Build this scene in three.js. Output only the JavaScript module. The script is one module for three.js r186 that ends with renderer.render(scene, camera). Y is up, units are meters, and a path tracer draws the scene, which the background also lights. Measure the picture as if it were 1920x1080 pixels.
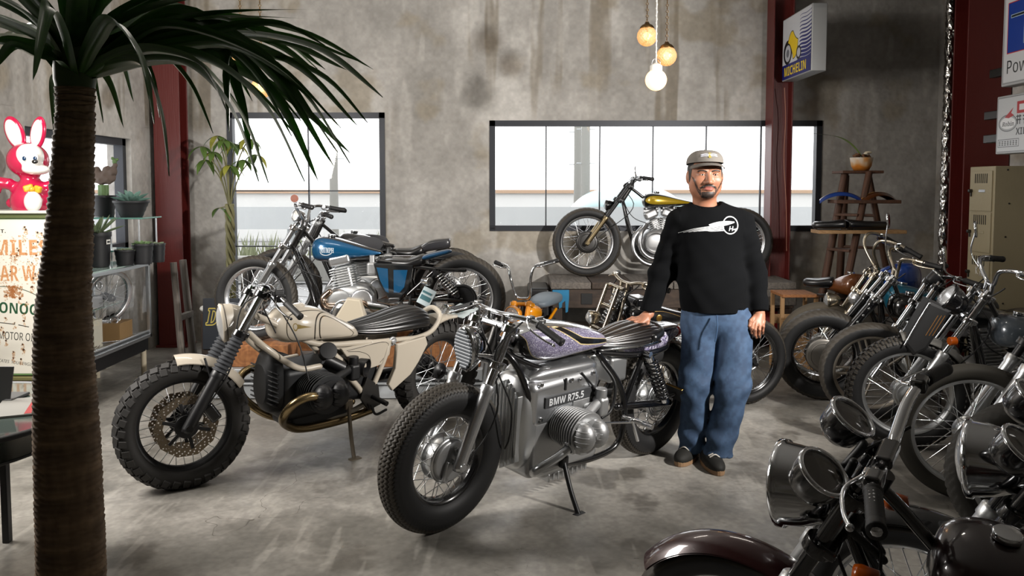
import * as THREE from 'three';
import { mergeGeometries, mergeVertices, toCreasedNormals } from 'three/addons/utils/BufferGeometryUtils.js';
import { RoundedBoxGeometry } from 'three/addons/geometries/RoundedBoxGeometry.js';
import { FontLoader } from 'three/addons/loaders/FontLoader.js';
import { RectAreaLightUniformsLib } from 'three/addons/lights/RectAreaLightUniformsLib.js';
import { TextGeometry } from 'three/addons/geometries/TextGeometry.js';

// ---------- camera, sky, lights, exposure ----------
const scene = new THREE.Scene();
const FOCAL = 1500, CX = 960, CY = 442, PITCH = Math.atan(92 / 1500), EYE = 1.545;
const camera = new THREE.PerspectiveCamera(2 * Math.atan(638 / FOCAL) * 180 / Math.PI, 1920 / 1276, 0.05, 200);
camera.position.set(0, EYE, 0); camera.rotation.x = -PITCH;
camera.setViewOffset(1920, 1276, 0, 638 - CY, 1920, 1080);
camera.updateProjectionMatrix(); scene.add(camera);
const renderer = new THREE.WebGLRenderer({ antialias: true });
renderer.toneMapping = THREE.LinearToneMapping;
renderer.toneMappingExposure = 1.0;
renderer.shadowMap.enabled = true;
scene.background = new THREE.Color().setRGB(3.0, 3.03, 3.06);      // white overcast sky
const KEY = { pos: [2.9, 2.12, -2.7], aim: [-0.6, 1.5, -6.4], power: 84, angle: 47, soft: 4.5, color: 0xfffaf4 };
const FILL = { pos: [-3.0, 2.3, -3.45], aim: [1.3, .9, -5.6], power: 44, w: 1.0, h: 1.3, color: 0xfffaf4 };

// ---------- helpers ----------
const V = (x, y, z) => new THREE.Vector3(x, y, z);
const PI = Math.PI, R = d => d * PI / 180;
let seed = 7; const rnd = () => { seed = (seed * 1664525 + 1013904223) >>> 0; return seed / 4294967296; };
const rr = (a, b) => a + (b - a) * rnd();
const lerp = (a, b, t) => a + (b - a) * t, clamp = (x, a, b) => Math.min(b, Math.max(a, x));
const smooth = (a, b, x) => { const t = clamp((x - a) / (b - a), 0, 1); return t * t * (3 - 2 * t); };
function at(px, py, depth) {              // where the sight line through a photo point reaches a depth
  const u = (px - CX) / FOCAL, v = (CY - py) / FOCAL, c = Math.cos(PITCH), s = Math.sin(PITCH);
  const d = V(u, v * c - s, -(c + v * s)); return V(0, EYE, 0).add(d.multiplyScalar(depth / -d.z));
}
function atY(px, py, h) { const a = at(px, py, 1), t = (h - EYE) / (a.y - EYE); return V(a.x * t, h, a.z * t); }
const taken = {};
function numbered(n) { const k = taken[n] = (taken[n] ?? -1) + 1; return k ? n + '_' + String(k).padStart(3, '0') : n; }
function clean(g) {                        // same attributes on every geometry so that they merge
  if (g.index) g = g.toNonIndexed();
  for (const k of Object.keys(g.attributes)) if (!['position', 'normal', 'uv'].includes(k)) g.deleteAttribute(k);
  if (!g.attributes.uv) g.setAttribute('uv', new THREE.BufferAttribute(new Float32Array(g.attributes.position.count * 2), 2));
  if (!g.attributes.normal) g.computeVertexNormals();
  g.morphAttributes = {}; return g;
}
const join = gs => { gs = [gs].flat(9).filter(Boolean).map(clean); return gs.length === 1 ? gs[0] : mergeGeometries(gs, false); };
function mesh(name, gs, mat, parent, label) {
  const m = new THREE.Mesh(join(gs), mat); m.name = name; m.castShadow = m.receiveShadow = true;
  if (label) m.userData.label = label;
  if (parent) parent.add(m); return m;
}
function tag(o, label, category, group) { o.userData.label = label; o.userData.category = category; if (group) o.userData.group = group; return o; }
function thing(name, label, category, pos = [0, 0, 0], turn = 0, group) {
  const o = new THREE.Group(); o.name = numbered(name); scene.add(o); o.position.set(...(pos.isVector3 ? pos.toArray() : pos)); o.rotation.y = turn;
  return tag(o, label, category, group);
}
function single(name, gs, mat, label, category, group) { const m = mesh(numbered(name), gs, mat, scene); return tag(m, label, category, group); }
function struct(name, gs, mat, label) { const m = mesh(name, gs, mat, scene); m.userData.kind = 'structure'; m.userData.label = label; m.userData.category = name.split('_')[0]; return m; }
function structGroup(name, label) { const o = new THREE.Group(); o.name = name; scene.add(o); o.userData = { kind: 'structure', label, category: name.split('_')[0] }; return o; }
const mv = (g, x, y, z, rx = 0, ry = 0, rz = 0) => g.applyMatrix4(new THREE.Matrix4().compose(V(x, y, z), new THREE.Quaternion().setFromEuler(new THREE.Euler(rx, ry, rz)), V(1, 1, 1)));
function box(w, h, d, x = 0, y = 0, z = 0, rx = 0, ry = 0, rz = 0) { return mv(new THREE.BoxGeometry(w, h, d), x, y, z, rx, ry, rz); }
function rbox(w, h, d, r, x = 0, y = 0, z = 0, rx = 0, ry = 0, rz = 0, s = 2) { return mv(new RoundedBoxGeometry(w, h, d, s, Math.min(r, w / 2.01, h / 2.01, d / 2.01)), x, y, z, rx, ry, rz); }
function boxTo(x0, x1, y0, y1, z0, z1) { return box(x1 - x0, y1 - y0, z1 - z0, (x0 + x1) / 2, (y0 + y1) / 2, (z0 + z1) / 2); }
function uvBox(x0, x1, y0, y1, z0, z1, k = 1) {   // uv in metres
  const g = clean(boxTo(x0, x1, y0, y1, z0, z1)), p = g.attributes.position, n = g.attributes.normal, u = g.attributes.uv;
  for (let i = 0; i < p.count; i++) {
    const ax = Math.abs(n.getX(i)), ay = Math.abs(n.getY(i));
    if (ay > .5) u.setXY(i, p.getX(i) * k, p.getZ(i) * k); else if (ax > .5) u.setXY(i, p.getZ(i) * k, p.getY(i) * k); else u.setXY(i, p.getX(i) * k, p.getY(i) * k);
  } return g;
}
const ARR = p => p.isVector3 ? p : V(...p);
function rod(a, b, r1, r2 = r1, n = 12, open = false) {
  a = ARR(a); b = ARR(b); const d = b.clone().sub(a), L = d.length();
  const g = new THREE.CylinderGeometry(r2, r1, L, n, 1, open);
  return g.applyMatrix4(new THREE.Matrix4().compose(a.clone().add(b).multiplyScalar(.5), new THREE.Quaternion().setFromUnitVectors(V(0, 1, 0), d.normalize()), V(1, 1, 1)));
}
function tube(pts, r, seg = 24, n = 8, closed = false) {
  const c = new THREE.CatmullRomCurve3(pts.map(ARR), closed, 'centripetal');
  const g = [new THREE.TubeGeometry(c, seg, r, n, closed)];
  if (!closed) { const P = pts.map(ARR); g.push(mv(new THREE.SphereGeometry(r, n, 6), P[0].x, P[0].y, P[0].z), mv(new THREE.SphereGeometry(r, n, 6), P.at(-1).x, P.at(-1).y, P.at(-1).z)); }
  return join(g);
}
function ball(r, x, y, z, sx = 1, sy = 1, sz = 1, n = 16) { const g = new THREE.SphereGeometry(r, n, Math.max(8, n * .75 | 0)); g.scale(sx, sy, sz); return g.translate(x, y, z); }
function lathe(prof, a = [0, 0, 0], axis = [0, 1, 0], n = 24) {   // profile of [radius, along] turned about an axis from a point
  const g = new THREE.LatheGeometry(prof.map(p => new THREE.Vector2(Math.max(p[0], 1e-5), p[1])), n);
  const A = ARR(a); return g.applyMatrix4(new THREE.Matrix4().compose(A, new THREE.Quaternion().setFromUnitVectors(V(0, 1, 0), ARR(axis).clone().normalize()), V(1, 1, 1)));
}
const disc = (r, h, a, axis, n = 24, bev = .003) => lathe([[0, 0], [r - bev, 0], [r, bev], [r, h - bev], [r - bev, h], [0, h]], a, axis, n);
function ring(Rr, r, a, axis = [0, 0, 1], n = 32, m = 8) { const g = new THREE.TorusGeometry(Rr, r, m, n); return g.applyMatrix4(new THREE.Matrix4().compose(ARR(a), new THREE.Quaternion().setFromUnitVectors(V(0, 0, 1), ARR(axis).clone().normalize()), V(1, 1, 1))); }
function extr(pts, depth, bev = 0, curve) {
  const s = new THREE.Shape(); if (curve) s.setFromPoints(new THREE.SplineCurve(pts.map(p => new THREE.Vector2(...p))).getPoints(pts.length * 6)); else s.setFromPoints(pts.map(p => new THREE.Vector2(...p)));
  return new THREE.ExtrudeGeometry(s, { depth, bevelEnabled: bev > 0, bevelSize: bev, bevelThickness: bev, bevelSegments: 2, curveSegments: 8 }).translate(0, 0, -depth / 2);
}
function helix(a, b, Rr, r, turns, n = 12, m = 5) {
  a = ARR(a); b = ARR(b); const d = b.clone().sub(a), q = new THREE.Quaternion().setFromUnitVectors(V(0, 1, 0), d.clone().normalize()), L = d.length(), p = [];
  for (let i = 0; i <= turns * n; i++) { const t = i / n * 2 * PI; p.push(V(Rr * Math.cos(t), L * i / turns / n, Rr * Math.sin(t)).applyQuaternion(q).add(a)); }
  return new THREE.TubeGeometry(new THREE.CatmullRomCurve3(p), turns * n, r, m, false);
}
// parametric grid: f(u, v) -> [x, y, z], u across nu cells, v across nv cells
function grid(f, nu, nv, flip = false) {
  const pos = [], uv = [], idx = [];
  for (let j = 0; j <= nv; j++) for (let i = 0; i <= nu; i++) { const p = f(i / nu, j / nv); pos.push(p[0], p[1], p[2]); uv.push(i / nu, j / nv); }
  for (let j = 0; j < nv; j++) for (let i = 0; i < nu; i++) { const a = j * (nu + 1) + i, b = a + 1, c = a + nu + 1, d = c + 1; flip ? idx.push(a, c, b, b, c, d) : idx.push(a, b, c, b, d, c); }
  const g = new THREE.BufferGeometry(); g.setAttribute('position', new THREE.Float32BufferAttribute(pos, 3)); g.setAttribute('uv', new THREE.Float32BufferAttribute(uv, 2)); g.setIndex(idx); g.computeVertexNormals(); return g;
}
// smooth body through stations along x: [x, yc, top, bottom, halfwidth, squareness]; v runs bottom > left (-z) > top > right
function loft(st, { nu = 40, nv = 40, off = 0, v0 = 0, v1 = 1, u0 = 0, u1 = 1, mod } = {}) {
  const xs = st.map(s => s[0]), cs = [];
  for (let k = 0; k < 6; k++) cs.push(st.map(s => s[k] ?? 2.4));
  const at1 = (u, k) => { const t = u * (st.length - 1), i = Math.min(st.length - 2, Math.floor(t)), f = t - i, a = cs[k], p0 = a[Math.max(0, i - 1)], p1 = a[i], p2 = a[i + 1], p3 = a[Math.min(st.length - 1, i + 2)];
    return .5 * (2 * p1 + (p2 - p0) * f + (2 * p0 - 5 * p1 + 4 * p2 - p3) * f * f + (3 * p1 - p0 - 3 * p2 + p3) * f * f * f); };
  const surf = (u, v) => {
    u = lerp(u0, u1, u); v = lerp(v0, v1, v); const a = -PI / 2 - v * 2 * PI, ca = Math.cos(a), sa = Math.sin(a), n = at1(u, 5);
    const z = Math.sign(ca) * Math.abs(ca) ** (2 / n), y = Math.sign(sa) * Math.abs(sa) ** (2 / n), o = mod ? mod(u, v) : 0;
    const hw = Math.max(.0005, at1(u, 4)) + off + o, t = Math.max(.0005, sa > 0 ? at1(u, 2) : at1(u, 3)) + off + o;
    return [at1(u, 0), at1(u, 1) + y * t, z * hw];
  };
  const g = grid(surf, nu, nv, true); g.userData.surf = surf;
  if (v1 - v0 > .999) { // caps and a smooth seam
    const n = g.attributes.normal; for (let i = 0; i <= nu; i++) { const a = i, b = nv * (nu + 1) + i, w = V(n.getX(a) + n.getX(b), n.getY(a) + n.getY(b), n.getZ(a) + n.getZ(b)).normalize(); n.setXYZ(a, w.x, w.y, w.z); n.setXYZ(b, w.x, w.y, w.z); }
    const caps = [0, 1].map(e => { const c = st[e ? st.length - 1 : 0]; return grid((u, v) => { const p = surf(e, u); return [p[0], lerp(c[1], p[1], v), lerp(0, p[2], v)]; }, nv, 1, e === 1); });
    return u0 === 0 && u1 === 1 ? join([g, ...caps]) : g;
  } return g;
}
// ---- surface from a signed distance function (surface nets) ----
function sdfMesh(f, lo, hi, cell, uvFn) {
  const n = [0, 1, 2].map(k => Math.ceil((hi[k] - lo[k]) / cell) + 1), [nx, ny, nz] = n, F = new Float32Array(nx * ny * nz);
  for (let k = 0, q = 0; k < nz; k++) for (let j = 0; j < ny; j++) for (let i = 0; i < nx; i++, q++) F[q] = f(lo[0] + i * cell, lo[1] + j * cell, lo[2] + k * cell);
  const id = new Int32Array(nx * ny * nz).fill(-1), pos = [], idx = [], sx = 1, sy = nx, sz = nx * ny;
  const C = [0, sx, sy, sx + sy, sz, sz + sx, sz + sy, sz + sx + sy], Eg = [[0, 1], [2, 3], [4, 5], [6, 7], [0, 2], [1, 3], [4, 6], [5, 7], [0, 4], [1, 5], [2, 6], [3, 7]];
  for (let k = 0; k < nz - 1; k++) for (let j = 0; j < ny - 1; j++) for (let i = 0; i < nx - 1; i++) {
    const q = i + j * sy + k * sz; let m = 0; for (let c = 0; c < 8; c++) if (F[q + C[c]] < 0) m |= 1 << c;
    if (m === 0 || m === 255) continue;
    let x = 0, y = 0, z = 0, w = 0;
    for (const [a, b] of Eg) { const fa = F[q + C[a]], fb = F[q + C[b]]; if (fa < 0 === fb < 0) continue; const t = fa / (fa - fb); x += lerp(a & 1, b & 1, t); y += lerp(a >> 1 & 1, b >> 1 & 1, t); z += lerp(a >> 2 & 1, b >> 2 & 1, t); w++; }
    id[q] = pos.length / 3; pos.push(lo[0] + (i + x / w) * cell, lo[1] + (j + y / w) * cell, lo[2] + (k + z / w) * cell);
  }
  for (let k = 1; k < nz - 1; k++) for (let j = 1; j < ny - 1; j++) for (let i = 1; i < nx - 1; i++) {
    const q = i + j * sy + k * sz, s = F[q] < 0;
    const quad = (a, b, c, d) => { if (a < 0 || b < 0 || c < 0 || d < 0) return; s ? idx.push(a, b, c, a, c, d) : idx.push(a, c, b, a, d, c); };
    if (s !== F[q + sx] < 0) quad(id[q - sy - sz], id[q - sz], id[q], id[q - sy]);
    if (s !== F[q + sy] < 0) quad(id[q - sx - sz], id[q - sx], id[q], id[q - sz]);
    if (s !== F[q + sz] < 0) quad(id[q - sx - sy], id[q - sy], id[q], id[q - sx]);
  }
  // the y quad runs the other way round
  const g = new THREE.BufferGeometry(); g.setAttribute('position', new THREE.Float32BufferAttribute(pos, 3)); 
  const nor = new Float32Array(pos.length), e = cell * .6, uv = new Float32Array(pos.length / 3 * 2);
  for (let i = 0; i < pos.length; i += 3) { const [x, y, z] = [pos[i], pos[i + 1], pos[i + 2]]; const v = V(f(x + e, y, z) - f(x - e, y, z), f(x, y + e, z) - f(x, y - e, z), f(x, y, z + e) - f(x, y, z - e)).normalize(); nor[i] = v.x; nor[i + 1] = v.y; nor[i + 2] = v.z; if (uvFn) { const t = uvFn(x, y, z); uv[i / 3 * 2] = t[0]; uv[i / 3 * 2 + 1] = t[1]; } }
  for (let t = 0; t < idx.length; t += 3) { // make every face agree with its normal
    const [a, b, c] = [idx[t] * 3, idx[t + 1] * 3, idx[t + 2] * 3];
    const ux = pos[b] - pos[a], uy = pos[b + 1] - pos[a + 1], uz = pos[b + 2] - pos[a + 2], vx = pos[c] - pos[a], vy = pos[c + 1] - pos[a + 1], vz = pos[c + 2] - pos[a + 2];
    if ((uy * vz - uz * vy) * nor[a] + (uz * vx - ux * vz) * nor[a + 1] + (ux * vy - uy * vx) * nor[a + 2] < 0) { const s = idx[t + 1]; idx[t + 1] = idx[t + 2]; idx[t + 2] = s; }
  }
  g.setAttribute('normal', new THREE.BufferAttribute(nor, 3)); g.setAttribute('uv', new THREE.BufferAttribute(uv, 2)); g.setIndex(idx); return g;
}
const smin = (a, b, k) => { const h = Math.max(k - Math.abs(a - b), 0) / k; return Math.min(a, b) - h * h * k * .25; };
function cap(x, y, z, a, b, ra, rb) { const bx = b[0] - a[0], by = b[1] - a[1], bz = b[2] - a[2], px = x - a[0], py = y - a[1], pz = z - a[2], t = clamp((px * bx + py * by + pz * bz) / (bx * bx + by * by + bz * bz || 1e-9), 0, 1); return Math.hypot(px - bx * t, py - by * t, pz - bz * t) - lerp(ra, rb, t); }
const ell = (x, y, z, c, r) => { const a = (x - c[0]) / r[0], b = (y - c[1]) / r[1], d = (z - c[2]) / r[2], k = Math.hypot(a, b, d), k2 = Math.hypot(a / r[0], b / r[1], d / r[2]); return k < 1e-6 ? -Math.min(...r) : k * (k - 1) / k2; };

// ---------- noise and textures ----------
const hash = (x, y, s) => { let h = Math.imul(x, 374761393) + Math.imul(y, 668265263) + Math.imul(s, 974634721); h = Math.imul(h ^ h >>> 13, 1274126177); return ((h ^ h >>> 16) >>> 0) / 4294967296; };
function vnoise(x, y, per, s) { const i = Math.floor(x), j = Math.floor(y), f = x - i, g = y - j, u = f * f * (3 - 2 * f), v = g * g * (3 - 2 * g), m = a => ((a % per) + per) % per; return lerp(lerp(hash(m(i), m(j), s), hash(m(i + 1), m(j), s), u), lerp(hash(m(i), m(j + 1), s), hash(m(i + 1), m(j + 1), s), u), v); }
function fbm(x, y, per, s, o = 5) { let a = 0, w = .5, t = 0; for (let k = 0; k < o; k++) { a += w * vnoise(x, y, per, s + k); t += w; x *= 2; y *= 2; per *= 2; w *= .55; } return a / t; }
function dataTex(w, h, f, srgb = true, rep = 1) {
  const d = new Uint8Array(w * h * 4);
  for (let j = 0; j < h; j++) for (let i = 0; i < w; i++) { const c = f(i / w, j / h), q = (j * w + i) * 4; d[q] = clamp(c[0], 0, 255); d[q + 1] = clamp(c[1], 0, 255); d[q + 2] = clamp(c[2], 0, 255); d[q + 3] = 255; }
  const t = new THREE.DataTexture(d, w, h); t.wrapS = t.wrapT = THREE.RepeatWrapping; t.magFilter = THREE.LinearFilter; t.minFilter = THREE.LinearFilter; if (srgb) t.colorSpace = THREE.SRGBColorSpace; t.repeat.set(rep, rep); t.needsUpdate = true; return t;
}
function canvasTex(w, h, draw) { const c = document.createElement('canvas'); c.width = w; c.height = h; const x = c.getContext('2d'); draw(x, w, h); const t = new THREE.CanvasTexture(c); t.colorSpace = THREE.SRGBColorSpace; t.wrapS = t.wrapT = THREE.RepeatWrapping; return t; }
const mixc = (a, b, t) => [lerp(a[0], b[0], t), lerp(a[1], b[1], t), lerp(a[2], b[2], t)];

// ---------- materials ----------
const mk = (color, roughness = .6, metalness = 0, o = {}) => new THREE.MeshPhysicalMaterial({ color, roughness, metalness, ...o });
const fineBump = dataTex(256, 256, (u, v) => { const n = 255 * fbm(u * 32, v * 32, 32, 5, 4); return [n, n, n]; }, false);
const chrome = mk(0xd8dadd, .09, 1), steel = mk(0xb9bbbd, .28, 1), alum = mk(0xcdcfd0, .36, .95), alumBright = mk(0xdcdee1, .27, .95), castAlum = mk(0xb2b3b4, .46, .9), darkSteel = mk(0x4c4b4a, .4, 1),
  nickel = mk(0xbcb2a0, .24, 1), brass = mk(0xb08a4a, .3, 1), oldBrass = mk(0x6b5331, .4, 1), bronzePipe = mk(0x8f7d5c, .26, 1),
  blackGloss = mk(0x08080a, .22, 0, { clearcoat: 1, clearcoatRoughness: .06 }), blackSatin = mk(0x111113, .42), blackMatte = mk(0x151516, .7), engineBlack = mk(0x17181a, .5, .2),
  tireMap = dataTex(8, 256, (u, v) => { const e = Math.abs(v - .5) * 2, n = fbm(v * 60, u * 3, 60, 77, 2); return mixc([58, 53, 46], [20, 20, 21], smooth(.4, .5, e + (n - .5) * .06)); }),
  rubber = mk(0xffffff, .58, 0, { map: tireMap }), rubberOld = mk(0xffffff, .64, 0, { map: tireMap }), gripRubber = mk(0x121213, .6), glassClear = mk(0xffffff, .02, 0, { transmission: 1, thickness: 0, ior: 1.45 }),
  lensGlass = mk(0xf4f6f8, .06, 0, { transmission: .75, thickness: 0, ior: 1.5 }), amber = mk(0x9a4408, .2), redLens = mk(0x9a1410, .25), mirrorMat = mk(0xdfe3e6, .03, 1),
  leather = mk(0x0c0c0e, .34, 0, { clearcoat: .5, clearcoatRoughness: .25 }), leatherBrown = mk(0x120e0d, .3, 0, { clearcoat: .6, clearcoatRoughness: .2 }), cable = mk(0x0c0c0d, .5), whitePaint = mk(0xd8d6d0, .5), creamPaint = mk(0xb3aa9b, .3, 0, { clearcoat: 1, clearcoatRoughness: .08 });

// ---------- the room ----------
const XL = -3.45, XR = 4.2, ZB = -7.95, ZF = 3.0, HC = 3.95, T = .22;
const wallTex = dataTex(1024, 1024, (u, v) => {           // bare skimmed mortar: trowelled clouds, damp runs, brown patches
  const big = fbm(u * 5, v * 4, 5, 11, 4), mid = fbm(u * 14, v * 10, 14, 21, 4), run = fbm(u * 40, v * 3, 40, 31, 3), fine = fbm(u * 120, v * 120, 120, 41, 2);
  let c = mixc([138, 135, 130], [186, 183, 178], smooth(.25, .78, big * .55 + mid * .45));
  c = mixc(c, [118, 110, 97], smooth(.56, .74, run) * smooth(.45, .62, fbm(u * 6, v * 3, 6, 61, 3)) * .8);
  c = mixc(c, [134, 124, 106], smooth(.6, .72, fbm(u * 7 + .3, v * 9, 7, 77, 4)) * .55);
  c = mixc(c, [186, 183, 177], smooth(.62, .76, fbm(u * 26, v * 8, 26, 91, 3)) * .4);
  const k = .93 + .14 * fine; return [c[0] * k, c[1] * k, c[2] * k];
});
wallTex.repeat.set(1 / 4.6, 1 / 4.6);
const wallBump = dataTex(512, 512, (u, v) => { const n = 255 * (fbm(u * 9, v * 7, 9, 14, 5) * .7 + .3 * fbm(u * 60, v * 60, 60, 15, 2)); return [n, n, n]; }, false); wallBump.repeat.set(1 / 2.1, 1 / 2.1);
const wallMat = mk(0xffffff, .86, 0, { map: wallTex, bumpMap: wallBump, bumpScale: .012 });
const floorTex = dataTex(2048, 2048, (u, v) => {
  const big = fbm(u * 6, v * 6, 6, 3, 4), mid = fbm(u * 22, v * 22, 22, 8, 4), fine = fbm(u * 240, v * 240, 240, 9, 2), scr = fbm(u * 90, v * 14, 90, 12, 3);
  let c = mixc([112, 109, 103], [160, 156, 149], smooth(.28, .72, big * .5 + mid * .5));
  c = mixc(c, [80, 76, 70], smooth(.57, .72, fbm(u * 16, v * 16, 16, 33, 5)) * .6);
  c = mixc(c, [176, 172, 164], smooth(.62, .75, scr) * .35);
  const crack = Math.abs(fbm(u * 7, v * 7, 7, 55, 5) - .5), hair = Math.abs(fbm(u * 15, v * 15, 15, 56, 5) - .47);
  c = mixc(c, [70, 66, 60], (1 - smooth(.0006, .0022, crack)) * .7 * smooth(.5, .6, fbm(u * 4, v * 4, 4, 57, 2)));
  c = mixc(c, [80, 76, 70], (1 - smooth(.0006, .002, hair)) * .5 * smooth(.5, .62, fbm(u * 5, v * 5, 5, 58, 2)));
  const k = .9 + .2 * fine; return [c[0] * k, c[1] * k, c[2] * k];
});
floorTex.repeat.set(1 / 5.2, 1 / 5.2);
const floorRough = dataTex(512, 512, (u, v) => { const n = 255 * (.2 + .34 * fbm(u * 12, v * 12, 12, 71, 5)); return [n, n, n]; }, false); floorRough.repeat.set(1 / 3.1, 1 / 3.1);
const floorMat = mk(0xffffff, 1, 0, { map: floorTex, roughnessMap: floorRough, bumpMap: wallBump, bumpScale: .003 });
struct('floor', uvBox(XL - T, XR + T, -.2, 0, ZB - T, ZF + T), floorMat, 'worn bare concrete workshop floor with cracks and scuffs');
struct('ceiling', uvBox(XL - T, XR + T, HC, HC + .2, ZB - T, ZF + T), mk(0xc4c3c0, .9), 'plain grey workshop ceiling');

// window openings: [x0, x1, y0, y1] on the back wall
const wx = (px, d = -ZB) => (px - CX) * d / FOCAL;
const W1 = [at(427, 300, -ZB).x, at(722, 300, -ZB).x, .22, at(600, 211, -ZB).y], W2 = [at(918, 300, -ZB).x, at(1540, 300, -ZB).x, at(1000, 433, -ZB).y, at(1000, 226, -ZB).y];
const wall = (a, b, c, d) => uvBox(a, b, c, d, ZB - T, ZB);
struct('wall_back', [wall(XL - T, W1[0], 0, HC), wall(W1[0], W1[1], 0, W1[2]), wall(W1[0], W1[1], W1[3], HC), wall(W1[1], W2[0], 0, HC), wall(W2[0], W2[1], 0, W2[2]), wall(W2[0], W2[1], W2[3], HC), wall(W2[1], XR + T, 0, HC)], wallMat, 'stained bare mortar wall behind the motorcycles');
const W3 = [-7.28, -5.7, .98, 1.975];   // z0, z1, y0, y1 on the left wall
const lw = (z0, z1, y0, y1) => uvBox(XL - T, XL, y0, y1, z0, z1);
struct('wall_left', [lw(ZB, W3[0], 0, HC), lw(W3[1], ZF, 0, HC), lw(W3[0], W3[1], 0, W3[2]), lw(W3[0], W3[1], W3[3], HC)], wallMat, 'bare mortar side wall behind the potted plants');
struct('wall_right', uvBox(XR, XR + T, 0, HC, ZB, ZF), wallMat, 'bare mortar side wall behind the locker');
struct('wall_front', uvBox(XL - T, XR + T, 0, HC, ZF, ZF + T), wallMat, 'bare mortar wall behind the viewer');
const frameMat = mk(0x34363b, .45, .5);
function windowIn(name, label, [x0, x1, y0, y1], cols, rows, place, fr = .055, sash = .012) {
  const o = structGroup(name, label); place(o);
  mesh('window_frame', [boxTo(x0, x1, y1 - fr, y1, -.07, .012), boxTo(x0, x1, y0, y0 + fr, -.07, .012), boxTo(x0, x0 + fr, y0, y1, -.07, .012), boxTo(x1 - fr, x1, y0, y1, -.07, .012)], frameMat, o);
  const X = [x0 + fr, ...cols, x1 - fr], Y = [y0 + fr, ...rows, y1 - fr];
  for (const c of cols) mesh('mullion', boxTo(c - sash / 2, c + sash / 2, y0 + fr, y1 - fr, -.05, -.02), frameMat, o);
  for (const r of rows) mesh('transom', boxTo(x0 + fr, x1 - fr, r - sash / 2, r + sash / 2, -.05, -.02), frameMat, o);
  for (let i = 0; i < X.length - 1; i++) for (let j = 0; j < Y.length - 1; j++) mesh('pane', mv(new THREE.PlaneGeometry(X[i + 1] - X[i], Y[j + 1] - Y[j]), (X[i] + X[i + 1]) / 2, (Y[j] + Y[j + 1]) / 2, -.035), glassClear, o);
  return o;
}
windowIn('window_1', 'tall bright window behind the blue motorcycle', W1, [at(577, 300, -ZB).x], [at(577, 358, -ZB).y, .95], o => o.position.z = ZB);
windowIn('window_2', 'wide bright window behind the standing man', W2, [1024, 1125, 1225, 1325, 1428].map(p => at(p, 300, -ZB).x), [], o => o.position.z = ZB);
windowIn('window_3', 'bright side window behind the cactus', [W3[0], W3[1], W3[2], W3[3]].map((v, i) => v), [-6.45], [], o => { o.position.set(XL - .06, 0, 0); o.rotation.y = PI / 2; o.scale.x = -1; }, .06);

// red steel columns
const redPaint = mk(0x5a1c18, .42, 0, { bumpMap: fineBump, bumpScale: .0008 });
function hColumn(label, x, z, w, d, turn = 0) {
  const o = thing('steel_column', label, 'column', [x, 0, z], turn, 'red steel columns'), t = .014;
  mesh('flange', rbox(w, HC, t, .003, 0, HC / 2, d / 2 - t / 2), redPaint, o); mesh('flange', rbox(w, HC, t, .003, 0, HC / 2, -d / 2 + t / 2), redPaint, o);
  mesh('web', box(t, HC, d - 2 * t, 0, HC / 2, 0), redPaint, o); mesh('base_plate', rbox(w * 1.2, .02, d * 1.2, .004, 0, .01, 0), redPaint, o); return o;
}
hColumn('red steel column in the corner beside the leafy plant', at(322, 300, 7.72).x, -7.72, .25, .2);
hColumn('red steel column behind the standing man carrying the yellow sign', at(1459, 300, 7.78).x, -7.78, .2, .2, PI / 2);
{ const o = hColumn('broad red steel column between the foil pipe and the locker', 4.0, -6.88, .38, .22); }

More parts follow.
